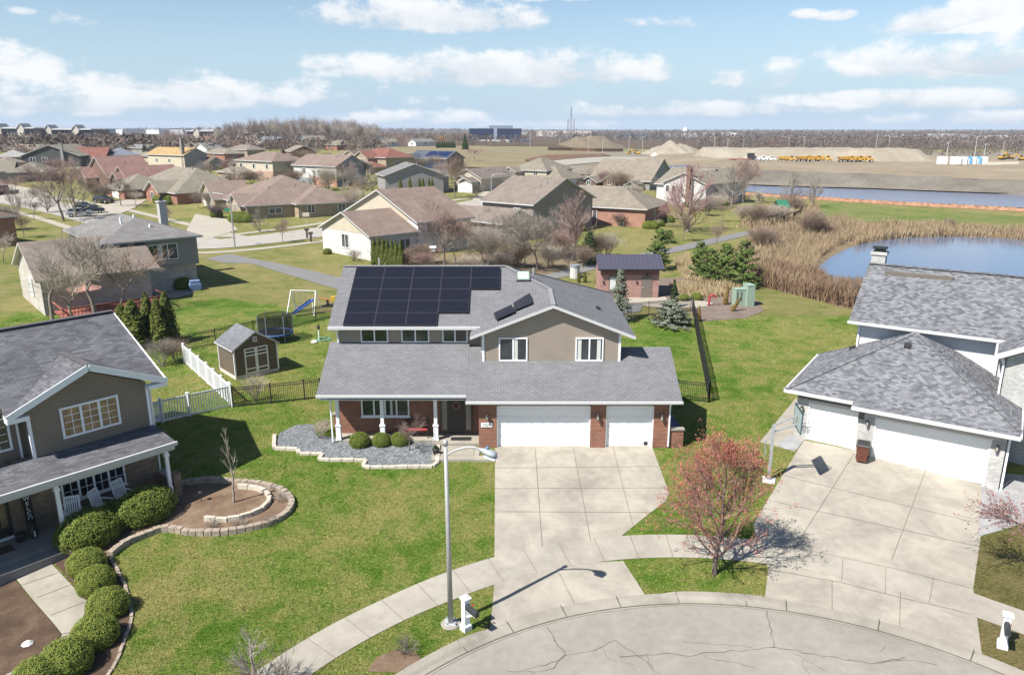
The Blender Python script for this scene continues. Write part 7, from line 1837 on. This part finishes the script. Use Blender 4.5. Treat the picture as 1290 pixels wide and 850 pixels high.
mound('sand_pile', 'small white sand pile behind the blue roofed house', 893, 926, 206, 199.5, 14, m_plain('white sand', (.68,.65,.58), .95, .1), 5, .1, .8)
mound('sand_pile', 'second low white pile at the foot of the pale heap', 820, 834, 199, 193, 12, m_plain('white sand', (.68,.65,.58), .95, .1), 6, .1, .4)
# orange silt fence along the canal
c_ = smooth([G(*p) for p in [(925,246),(950,247.5),(1030,252.5),(1110,257.5),(1200,262.5),(1290,267.5),(1420,276),(1520,282)]], 6)
sf = thing('silt_fence', 'long orange silt fence along the canal', 'fence', c_[0]); m = MB(c_[0]); rnd = random.Random(4)
for a, b in zip(c_, c_[1:]):
    n = 6
    for i in range(n): p, q = a.lerp(b, i/n), a.lerp(b, (i+1)/n); z0, z1 = rnd.uniform(.7,.95), rnd.uniform(.7,.95); m.add([p+Vector((0,0,.1)),q+Vector((0,0,.1)),q+Vector((0,.12,z1)),p+Vector((0,.12,z0))],[(0,1,2,3)])
OR = m_plain('orange mesh', (.36,.20,.13), .85, .1, .3, .9); m.build('mesh', OR, sf)
m = MB(c_[0])
for i in range(0, len(c_), 1): p = c_[i]; m.bar(p, p+Vector((0,.1,1.35)), .09)
m.build('stakes', m_plain('wood stake', (.3,.22,.13), .9), sf)
sf = thing('silt_fence', 'faded orange barrier line at the foot of the old hill', 'fence', G(700,190)); c2_ = [Vector(G(*p)) for p in [(690,190),(720,190.5),(750,191.5),(785,191.5)]]; m = MB(sf.location)
for a, b in zip(c2_, c2_[1:]): m.add([a+Vector((0,0,.2)),b+Vector((0,0,.2)),b+Vector((0,0,2.2)),a+Vector((0,0,2.2))],[(0,1,2,3)])
m.build('mesh', OR, sf)

YEL = m_plain('machine yellow', (.52,.30,.04), .5, .4, .15, 2.); WT = m_plain('truck white', (.72,.72,.70), .45, .4, .08, 2.)
def dumper(label, p, rz, col, s=1., grp='earth movers lined up on the plateau'):
    r = thing('dump_truck', label, 'dump truck', p, rz, grp); r.scale = (s, s, s)
    m = MB(); m.add([(-1.4,-.6,1.5),(1.4,-.6,1.5),(1.4,3.9,1.7),(-1.4,3.9,1.7),(-1.7,-1.0,3.1),(1.7,-1.0,3.1),(1.7,4.6,2.9),(-1.7,4.6,2.9)], [(0,3,2,1),(0,1,5,4),(1,2,6,5),(2,3,7,6),(3,0,4,7)]); m.add([(-1.5,-.8,2.6),(1.5,-.8,2.6),(1.5,4.2,2.6),(-1.5,4.2,2.6)],[(0,1,2,3)]); m.build('dump_body', col, r)
    m = MB(); m.box(-1.2,-3.2,1.2,1.2,-1.2,2.2); m.box(-1.3,-4.9,1.1,1.3,-3.2,2.0); m.box(-.4,-1.2,1.0,.4,4.2,1.5); m.build('chassis', col, r)
    m = MB(); m.box(-1.1,-3.3,2.2,1.1,-1.7,3.5); c = m.build('cab', col, r); m = MB(); m.box(-1.0,-3.36,2.5,1.0,-3.29,3.3); m.box(-1.15,-3.1,2.5,-1.09,-1.9,3.3); m.box(1.09,-3.1,2.5,1.15,-1.9,3.3); m.build('window', GLASS, c)
    for y in (-3.6, 1.6, 3.3):
        for x in (-1.25, 1.25): wheel(x, y, .8, .6, r)
    return r
def plat(px, py, z=3.5): d = ray(px, py); t = (z - HC) / d[2]; return Vector((d[0]*t, d[1]*t, z))
D0 = dumper('yellow articulated dump truck standing alone left in the line', plat(990.5, 204.3), R(78), YEL, .72)
labs = [(1013,204,'yellow dump truck beginning the group of three'),(1024.5,204,'yellow dump truck in the middle of its group'),(1036.5,204,'yellow dump truck ending its group of three'),(1066,204.6,'yellow dump truck starting the right hand trio'),(1077,204.6,'yellow dump truck in the middle of the right hand trio'),(1088,204.6,'yellow dump truck at the end beside the rubble heap')]
for px, py, lab in labs:
    c = copy_tree(D0); c.location = plat(px, py); c['label'] = lab; c.rotation_euler.z = R(random.Random(px).uniform(68, 88))
D1 = dumper('white truck first in the line, beside the dark trailer', plat(946, 204), R(80), WT, .66)
for px, py, lab in [(956,204,'white truck second in the line on the plateau'),(966,204,'white truck last in its line on the plateau')]:
    c = copy_tree(D1); c.location = plat(px, py); c['label'] = lab
a = plat(937, 204); q = thing('trailer', 'low brownish flatbed trailer with dark cab at the heap', 'trailer', a, R(-10)); m = MB(); m.box(-6,-1.3,.9,3,1.3,1.3); m.build('bed', m_plain('rust red', (.3,.14,.09), .7), q); m = MB(); m.box(1.2,-1.2,1.3,3.8,1.2,3.4); m.build('cab', DARK, q)
for x in (-5,-3.8,2.2):
    for y in (-1.2,1.2): m = MB(); m.tube((x,y-.15,.5),(x,y+.15,.5),.5,.5,10); m.build('wheel', RUBBER, q)
def excavator(label, p, rz, s=1.):
    r = thing('excavator', label, 'excavator', p, rz, 'excavators on the construction ground'); r.scale = (s,s,s)
    m = MB()
    for y in (-1.2,1.2): m.box(-2.2,y-.35,0,2.2,y+.35,.95)
    m.build('tracks', RUBBER, r); m = MB(); m.box(-2.2,-1.4,1.05,1.6,1.4,2.2); m.build('body', YEL, r); m = MB(); m.box(.2,-1.3,2.2,1.6,-.1,3.4); m.build('cab', DARK, r)
    m = MB(); m.bar((1.4,.4,1.9),(4.6,.4,4.6),.45,.6); m.bar((4.6,.4,4.6),(6.6,.4,2.0),.35,.45); m.build('boom', YEL, r); m = MB(); m.obox((6.7,.4,1.5),(.5,0,.2),(0,.6,0),(0,0,.55)); m.build('bucket', DARK, r)
excavator('yellow excavator at the far right edge of the plateau', plat(1272, 200.5), R(190), .62); excavator('yellow excavator just left of the rightmost machine', plat(1262, 201), R(20), .6); excavator('yellow machine cut by the right edge of the view', plat(1288, 202.5), R(170), .62)
excavator('pale excavator at the left foot of the pale heap', G(803, 195), R(170), .8); excavator('small excavator beside the pale excavator', G(792, 195), R(20), .65)
for i, (px, w_, colr, lab) in enumerate([(1186,3.2,(.74,.74,.73),'white site container standing alone on the plateau'),(1203,3.4,(.72,.72,.70),'white site container beginning the row'),(1211,3.0,(.7,.7,.69),'second white container of the row'),(1218,2.3,(.1,.34,.62),'blue site container between white ones'),(1223.5,2.3,(.72,.72,.7),'white container between the two blue ones'),(1229.5,2.6,(.13,.38,.66),'second blue site container of the row'),(1236,3.4,(.7,.71,.71),'white container at the right end of the row')]):
    a = plat(px, 207); q = thing('site_container', lab, 'container', a, R(-18), 'containers on the plateau'); m = MB(); m.box(-w_/2,-1.2,0,w_/2,1.2,2.7); m.build('box', m_plain('container %d' % i, colr, .5, .3, .05), q); m = MB(); m.box(-.45,-1.24,.1,.45,-1.2,2.1); m.build('door', m_plain('container door', (.5,.52,.54), .5), q)
for i in range(9):
    a = plat(1243 + i * 4.4, 208 - .1 * i); q = MB(a); q.box(a.x-1.2,a.y-.5,a.z,a.x+1.2,a.y+.5,a.z+.9); tag(q.build('barrier_block', m_plain('pale concrete block', (.6,.57,.5), .9)), 'pale concrete block in the row right of the containers', 'barrier', 'concrete blocks right of the containers')

# ================================================================== FAR BUILDINGS, TOWERS, POLES
def far_block(name, label, px0, px1, pyb, pyt, D, depth, col, bands=0, cat='building', group=None, roofc=None, base=None, win=(.04,.05,.08), cols=0):
    x0 = (px0 - CX) / F; a = atY(px0, pyb, D); b = atY(px1, pyt, D); z0 = (ht(a.x, D) if base is None else base) - 1
    r = thing(name, label, cat, ((a.x+b.x)/2, D, z0), 0, group); W = (b.x - a.x) / 2; Hh = b.z - z0
    m = MB(); m.box(-W,0,0,W,depth,Hh); m.build('wall', m_plain('far wall '+label[:14], col, .8, .2, .06, .05), r)
    m = MB(); m.box(-W-.2,-.2,Hh,W+.2,depth+.2,Hh+.6); m.build('roof', m_plain('far roof '+label[:14], roofc or sc3(col,.8), .85, .2, .06), r)
    h0 = a.z - z0
    for i in range(bands):
        z = h0 + (Hh - h0) * (i + .35) / bands; t = (Hh - h0) / bands * .5
        if cols:
            for c in range(cols): xx = -W + 2*W*(c+.2)/cols; m = MB(); m.box(xx,-.25,z,xx+2*W*.6/cols,-.02,z+t); m.build('window', m_plain('far glass', win, .2, .6), r)
        else: m = MB(); m.box(-W*.98,-.25,z,W*.98,-.02,z+t); m.build('window_band', m_plain('far glass', win, .2, .6), r)
    return r
OFFB = far_block('office_building', 'dark blue glass office block on the skyline', 591, 657, 174, 162.8, 760, 40, (.035,.05,.095), 3, win=(.015,.03,.08), roofc=(.08,.09,.12))
m = MB(); W_ = 33*.8*1.0; m.box(-1.5,-.6,0,1.8,.0,13.5); m.build('stair_core', m_plain('pale core', (.25,.3,.36), .5), OFFB)
zt = atY(620, 162.8, 760).z - OFFB.location.z; m = MB(); m.box(-6,6,zt+.6,17,26,zt+3.4); m.build('roof_plant', m_plain('roof plant', (.2,.24,.3), .6), OFFB)
far_block('warehouse', 'long white low building before the dark office block', 600, 642, 186, 178, 690, 40, (.62,.63,.63), 0, roofc=(.5,.45,.4)); far_block('warehouse', 'slate blue shed right of the white low building', 643, 668, 186, 177.5, 700, 40, (.10,.12,.17), 0)
def apartment(label, px0, px1, pyb, pyt, D, col, seed):
    pyt += 5
    r = far_block('apartment_building', label, px0, px1, pyb, pyt + 3, D, 20, col, 3, group='apartment blocks on the skyline', cols=max(4, int((px1-px0)/4)))
    rnd = random.Random(seed); a = atY(px0, pyb, D); b = atY(px1, pyt + 3, D); W = (b.x-a.x)/2; z = b.z - r.location.z; rm = MB(); wm = MB(); hh = 3.*D/F*1.0
    rm.slab([(-W-.8,-1,z+.6),(W+.8,-1,z+.6),(W-3,9,z+hh),(-W+3,9,z+hh)],.4); rm.slab([(W+.8,21,z+.6),(-W-.8,21,z+.6),(-W+3,9,z+hh),(W-3,9,z+hh)],.4); rm.slab([(-W-.8,21,z+.6),(-W-.8,-1,z+.6),(-W+3,9,z+hh)],.4); rm.slab([(W+.8,-1,z+.6),(W+.8,21,z+.6),(W-3,9,z+hh)],.4)
    k = max(2, int(W / 6))
    for i in range(k):
        x = -W + 2*W*(i+.5)/k; w2 = 1.9; wm.add([(x-w2,-1.6,0),(x+w2,-1.6,0),(x+w2,-1.6,z+.3),(x,-1.6,z+2.6),(x-w2,-1.6,z+.3),(x-w2,0,0),(x+w2,0,0),(x+w2,0,z+.3),(x-w2,0,z+.3)],[(0,1,2,3,4),(1,6,7,2),(5,0,4,8)])
        rm.slab([(x-w2-.4,7,z+.2),(x-w2-.4,-2,z+.2),(x,-2,z+2.9),(x,7,z+2.9)],.3); rm.slab([(x+w2+.4,-2,z+.2),(x+w2+.4,7,z+.2),(x,7,z+2.9),(x,-2,z+2.9)],.3)
    rm.build('pitched_roof', [m_plain('apartment roof', (.24,.25,.26), .9), WHITE2], r); wm.build('gable_bay', m_plain('apartment bay', (.55,.5,.43), .8), r)
apartment('leftmost apartment block with cream bays on the skyline', -14, 42, 172, 154.5, 430, (.36,.31,.25), 1); apartment('long dark ended apartment block with many cream bays', 46, 114, 172, 156, 440, (.3,.25,.22), 2); apartment('brick apartment block left of the bare grove', 236, 286, 172, 158, 560, (.42,.26,.2), 3); apartment('pinkish apartment block half hidden by the bare grove', 293, 330, 173, 160, 600, (.45,.29,.23), 4)
rnd = random.Random(12)
for i, (px, w_, py, D, c, lab) in enumerate([(130,12,163,1500,(.13,.16,.24),'dark blue hall far left on the horizon'),(150,8,163,1500,(.7,.72,.74),'white hall beside the dark blue one'),(192,16,163.5,1600,(.75,.76,.77),'bright white hall on the left horizon'),(206,14,162.5,1650,(.14,.17,.25),'blue grey hall behind the white one'),(222,16,163.5,1500,(.66,.68,.7),'pale grey hall right of the bright white one'),
        (690,26,165.5,1500,(.6,.53,.47),'beige hall right of the office block'),(728,34,165.5,1600,(.62,.55,.5),'long beige hall by the lattice tower'),(800,30,168,1400,(.3,.34,.42),'blue grey hall behind the old hill'),(870,50,168.5,1500,(.72,.72,.72),'long white hall near the water tower'),(912,34,168,1550,(.7,.7,.7),'white hall right of the water tower'),(936,20,170,1500,(.72,.72,.72),'small white hall in the far woods'),
        (1158,44,170.5,1250,(.74,.74,.73),'long white hall in the woods at right'),(1196,26,169.5,1300,(.7,.71,.71),'second white hall in the right woods'),(1222,22,170,1350,(.68,.69,.7),'pale hall behind the conifers at right'),(1262,48,178,900,(.52,.38,.31),'large tan and white commercial building at the right edge'),(1282,40,172,1000,(.68,.68,.68),'white roofed hall behind the tan building'),(1006,14,172,1400,(.6,.62,.63),'small pale hall in the middle of the far woods'),(660,10,166,1500,(.55,.56,.58),'little pale hall beside the office block')]):
    far_block('warehouse', lab, px - w_/2, px + w_/2, py + 4, py, D, 60, c, 0, group='halls on the horizon')
# lattice tower, water tower, poles
a = atY(719, 176, 1300); tw = thing('lattice_tower', 'tall red-grey lattice mast on the skyline', 'tower', (a.x, 1300, 0)); Ht = atY(719, 135, 1300).z; m = MB()
for lx in (-5,0,5):
    H2 = Ht if lx == 0 else Ht*.62
    w0 = 1.6 if lx == 0 else .7
    for sx in (-1,1): m.bar((lx+sx*w0,0,0),(lx+sx*.35,0,H2),.65)
    k = 14
    for i in range(k): z0, z1 = H2*i/k, H2*(i+1)/k; wa, wb = w0+(.35-w0)*i/k, w0+(.35-w0)*(i+1)/k; m.bar((lx-wa,0,z0),(lx+wb,0,z1),.28)
m.build('lattice', m_plain('mast paint', (.2,.16,.18), .6), tw)
a = atY(863, 170, 1400); wt = thing('water_tower', 'white water tower on the horizon', 'water tower', (a.x, 1400, 0)); z = atY(863, 165.5, 1400).z; m = MB(); m.tube((0,0,0),(0,0,z),2.2,2.2,12); m.build('stem', WHITE, wt); zt = atY(863, 161, 1400).z; m = MB(); m.lathe((0,0,z-1),[(2.2,-1.5),(4.2,1),(4.4,3),(3.6,zt-z),(.5,zt-z+1.3)],16); m.build('tank', WHITE, wt)
poles = [(741,172,194,'grey'),(759,176,194,'grey'),(792,172,194,'grey'),(809,172,194,'grey'),(899,172,196,'grey'),(916,175,194,'white'),(936,175,190,'grey'),(993,173,188,'white'),(1012,172,188,'white'),(1103,170,190,'white'),(1119,172,189,'white'),(1192,179,200,'white'),(1227,172,200,'white'),(1239,181,200,'white'),(1262,179,198,'grey'),(668,160,186,'grey'),(705,160,182,'grey')]
for i, (px, pt_, pb, c) in enumerate(poles):
    p = G(px, pb); top = atY(px, pt_, p.y).z; r = thing('utility_pole', ('pale lamp pole along the construction road' if c == 'white' else 'grey wooden pole along the construction road'), 'pole', p, 0, c + ' poles along the construction road')
    m = MB(); m.tube((0,0,0),(0,0,top-p.z),.19,.12,6); m.build('shaft', FASC if c == 'white' else m_plain('pole wood', (.4,.36,.32), .9), r)
    m = MB(); m.bar((-.9,0,top-p.z-.6),(1.2,0,top-p.z-.2),.2); m.build('crossarm', FASC if c == 'white' else m_plain('pole wood', (.4,.36,.32), .9), r)
# far woods: masses of bare crowns with dark conifers among them
def woods(name, label, n, y0, y1, xr, h0, h1, cols, seed, wide=.5, keep=None):
    rnd = random.Random(seed); m = MB(); k = 0
    while k < n:
        y = y0 + (y1 - y0) * rnd.random() ** .8; x = y * rnd.uniform(*xr)
        if keep and not keep(x, y): continue
        z = ht(x, y); h = rnd.uniform(h0, h1); w = h * wide * rnd.uniform(.6, 1.2); ci = rnd.randrange(len(cols)); k += 1
        for j in range(15):
            a = rnd.uniform(0, 2*pi); rr = math.sqrt(rnd.random()) * w * .6; zz = z + h * (1 - .85 * rnd.random() ** 1.6 * 1.0) * (1 - .35 * (rr / (w * .6)) ** 2)
            q = Vector((x + math.cos(a) * rr, y + math.sin(a) * rr, zz)); s_ = w * rnd.uniform(.10, .24)
            n_ = Vector((rnd.uniform(-1,1), -rnd.uniform(.2,1), rnd.uniform(-.3,.8))).normalized(); u_ = perp(n_, rnd); v2 = n_.cross(u_)
            m.add([q + u_ * s_, q + v2 * s_ * rnd.uniform(.3, .9), q - u_ * s_ * rnd.uniform(.6, 1), q - v2 * s_ * rnd.uniform(.3, .9)], [(0,1,2,3)], ci)
        m.add([(x - h*.02, y, z), (x + h*.02, y, z), (x, y, z + h*.8)], [(0,1,2)], ci)
    o = m.build(name, cols); return tag(o, label, 'woods', kind='stuff')
WD = [m_plain('wood mass brown', (.095,.078,.066), .95, .1, .25, .05), m_plain('wood mass grey', (.135,.118,.105), .95, .1, .25, .05), m_plain('wood mass russet', (.125,.085,.068), .95, .1, .25, .05)]
WG = [m_plain('far evergreen', (.025,.035,.032), .95, .1, .3, .05), m_plain('wood mass grey', (.135,.118,.105), .95, .1, .25, .05)]
woods('far_woods', 'brown bare woods along the right horizon', 1500, 560, 1000, (.24, .78), 6, 11, WD, 1, .55)
woods('far_woods', 'grey brown woods beyond the construction ground', 1500, 900, 1900, (.0, .75), 8, 13, WD, 2, .6)
woods('far_woods', 'woods and roofs haze across the whole horizon', 2600, 1700, 3800, (-.75, .75), 9, 15, WD + WG, 3, .7)
woods('far_woods', 'dark evergreen belt behind the pale heap', 330, 900, 1300, (.06, .40), 7, 11, WG, 4, .45)
woods('far_woods', 'bare brush and roofs below the apartment blocks', 1300, 330, 620, (-.75, -.36), 4, 7.5, WD, 5, .6, lambda x, y: not (abs(y - 430) < 22 or (520 < y < 625 and x > -330)))
woods('far_woods', 'taller bare trees screening the apartment blocks', 420, 385, 424, (-.74, -.46), 6.5, 9.5, WD, 9, .75)
woods('far_woods', 'brush belt beyond the far rows of houses', 900, 520, 1100, (-.40, .02), 4, 8, WD, 6, .6)
woods('far_woods', 'low reddish brush along the construction edge', 500, 420, 640, (.30, .78), 2.5, 4.5, WD, 7, .8)
woods('far_woods', 'bare brush tangle before the bare grove', 500, 400, 470, (-.42, -.16), 4, 7, WD, 8, .6)

# ================================================================== AIR, SKY, SUN, CAMERA
hz = MB(); hz.box(-6000, -80, -4, 6000, 9000, 75)
HZ = bpy.data.materials.new('air'); HZ.use_nodes = True; nt = HZ.node_tree; nt.nodes.clear(); o_ = nt.nodes.new('ShaderNodeOutputMaterial'); v = nt.nodes.new('ShaderNodeVolumePrincipled'); v.inputs['Color'].default_value = (.78,.86,1.,1); v.inputs['Density'].default_value = .00011; nt.links.new(v.outputs[0], o_.inputs['Volume'])
ho = hz.build('haze', HZ); tag(ho, 'thin blue air toward the horizon', 'haze', kind='stuff')

SUN_AZ, SUN_EL = math.atan2(-.788, -.616), R(51)
W = bpy.data.worlds.new('World'); S.world = W; W.use_nodes = True; nt = W.node_tree; nt.nodes.clear()
def wn(t, **k):
    x = nt.nodes.new(t)
    for a_, b_ in k.items(): setattr(x, a_, b_)
    return x
def wl(a, b): nt.links.new(a, b)
def wm(op, a, b=0., clamp=False):
    m = wn('ShaderNodeMath', operation=op, use_clamp=clamp)
    for i, q in ((0, a), (1, b)):
        if isinstance(q, (int, float)): m.inputs[i].default_value = q
        else: wl(q, m.inputs[i])
    return m.outputs[0]
sky = wn('ShaderNodeTexSky', sky_type='NISHITA', sun_disc=False); sky.sun_elevation = SUN_EL; sky.sun_rotation = SUN_AZ % (2*pi); sky.air_density = 1.; sky.dust_density = .2; sky.ozone_density = 2.4
bg1 = wn('ShaderNodeBackground'); bg1.inputs['Strength'].default_value = .075; wl(sky.outputs[0], bg1.inputs['Color'])
tc = wn('ShaderNodeTexCoord'); sx = wn('ShaderNodeSeparateXYZ'); wl(tc.outputs['Generated'], sx.inputs[0])
az = wm('ARCTAN2', sx.outputs[0], sx.outputs[1]); el = wm('ARCSINE', sx.outputs[2])
def azel(px, py):
    d = Vector(ray(px, py)).normalized(); return math.atan2(d.x, d.y), math.asin(d.z)
vec = wn('ShaderNodeCombineXYZ'); wl(wm('MULTIPLY', az, 1.), vec.inputs[0]); wl(wm('MULTIPLY', el, 1.7), vec.inputs[1])
def wnoise(scale, det, rough, off=0.):
    n = wn('ShaderNodeTexNoise'); mp = wn('ShaderNodeMapping'); mp.inputs['Location'].default_value = (off, off * .7, off * .3); wl(vec.outputs[0], mp.inputs['Vector']); wl(mp.outputs[0], n.inputs['Vector']); n.inputs['Scale'].default_value = scale; n.inputs['Detail'].default_value = det; n.inputs['Roughness'].default_value = rough; return n.outputs['Fac']
n1 = wnoise(13., 7, .62); n2 = wnoise(4.2, 3, .5, 3.)
clouds = [(535,24,175,30,1.),(640,92,245,32,1.),(230,122,260,30,.85),(60,134,120,22,.8),(1190,82,190,30,.95),(1235,26,100,26,1.),(870,140,170,14,.7),(1150,128,170,16,.8),(1060,20,30,9,.55),(838,30,50,10,.5),(1010,20,22,8,.6),(90,28,34,12,.55),(30,16,24,7,.6),(400,80,36,14,.6),(680,158,90,8,.7),(980,100,90,18,.5),(1240,150,120,10,.75),(690,0,60,6,.5),(500,150,150,12,.55),(-120,90,160,40,.9),(-300,40,160,40,.9),(1440,60,180,40,.9),(1600,120,200,30,.9)]
tot = None; shade = None
for cx, cy, rx, ry, s in clouds:
    a0, e0 = azel(cx, cy); ra = rx / F * 1.0; re = ry / F * .97
    da = wm('DIVIDE', wm('SUBTRACT', az, a0), ra); de = wm('DIVIDE', wm('SUBTRACT', el, e0), re)
    low = wm('MULTIPLY', wm('LESS_THAN', de, 0.), .8)          # flatter undersides
    de2 = wm('MULTIPLY', de, wm('ADD', 1., low))
    d = wm('SUBTRACT', 1., wm('ADD', wm('MULTIPLY', da, da), wm('MULTIPLY', de2, de2)))
    d = wm('MULTIPLY', wm('MAXIMUM', d, -1.), s)
    tot = d if tot is None else wm('MAXIMUM', tot, d)
    sh_ = wm('MULTIPLY', wm('GREATER_THAN', d, -.2), de); shade = sh_ if shade is None else wm('ADD', shade, sh_)
dens = wm('ADD', wm('MULTIPLY', tot, .9), wm('MULTIPLY', wm('SUBTRACT', n1, .5), 3.6)); dens = wm('ADD', dens, wm('MULTIPLY', wm('SUBTRACT', n2, .5), .9))
mr = wn('ShaderNodeMapRange', interpolation_type='SMOOTHSTEP'); wl(dens, mr.inputs['Value']); mr.inputs['From Min'].default_value = .05; mr.inputs['From Max'].default_value = .72
fac = wm('MULTIPLY', mr.outputs[0], .9)
cr = wn('ShaderNodeValToRGB'); cr.color_ramp.elements[0].position = .34; cr.color_ramp.elements[0].color = (.33,.375,.425,1); cr.color_ramp.elements[1].position = .60; cr.color_ramp.elements[1].color = (.58,.585,.59,1)
wl(wm('ADD', wm('MULTIPLY', n1, .6), wm('ADD', .2, wm('MULTIPLY', wm('MAXIMUM', wm('MINIMUM', shade, 1.), -1.), .14))), cr.inputs[0])
# pale air low over the horizon
veil = wn('ShaderNodeMapRange', interpolation_type='SMOOTHSTEP'); wl(el, veil.inputs['Value']); veil.inputs['From Min'].default_value = .17; veil.inputs['From Max'].default_value = -.02
n3 = wnoise(6., 4, .55, 9.)
vf = wm('MULTIPLY', veil.outputs[0], wm('ADD', .82, wm('MULTIPLY', n3, .3)), True)
bg3 = wn('ShaderNodeBackground'); bg3.inputs['Color'].default_value = (.255,.365,.475,1); bg3.inputs['Strength'].default_value = 1.
mv = wn('ShaderNodeMixShader'); wl(vf, mv.inputs[0]); wl(bg1.outputs[0], mv.inputs[1]); wl(bg3.outputs[0], mv.inputs[2])
bg2 = wn('ShaderNodeBackground'); wl(cr.outputs[0], bg2.inputs['Color']); bg2.inputs['Strength'].default_value = 1.
mx = wn('ShaderNodeMixShader'); wl(fac, mx.inputs[0]); wl(mv.outputs[0], mx.inputs[1]); wl(bg2.outputs[0], mx.inputs[2])
ow = wn('ShaderNodeOutputWorld'); wl(mx.outputs[0], ow.inputs['Surface'])

sun = bpy.data.lights.new('sun', 'SUN'); sun.energy = 5.2; sun.angle = R(.53); sun.color = (1., .955, .88)
so = bpy.data.objects.new('sun', sun); COL.objects.link(so)
dirs = Vector((.788 * math.cos(SUN_EL), .616 * math.cos(SUN_EL), -math.sin(SUN_EL)))
so.rotation_euler = dirs.to_track_quat('-Z', 'Y').to_euler(); so.location = (-20, -20, 40)

cam = bpy.data.cameras.new('camera'); cam.sensor_fit = 'HORIZONTAL'; cam.sensor_width = 36.; cam.lens = F / 1290. * 36.; cam.clip_start = .5; cam.clip_end = 20000.
co = bpy.data.objects.new('camera', cam); COL.objects.link(co); co.location = (0, 0, HC); co.rotation_euler = (pi / 2 - TH, 0, 0); S.camera = co
vs_ = S.view_settings; vs_.view_transform = 'Standard'; vs_.look = 'None'; vs_.gamma = 1.; vs_.exposure = .82; vs_.use_curve_mapping = False
S.cycles.max_bounces = 6; S.cycles.diffuse_bounces = 3; S.cycles.glossy_bounces = 3; S.cycles.transparent_max_bounces = 12; S.cycles.volume_bounces = 0
S.cycles.use_denoising = True
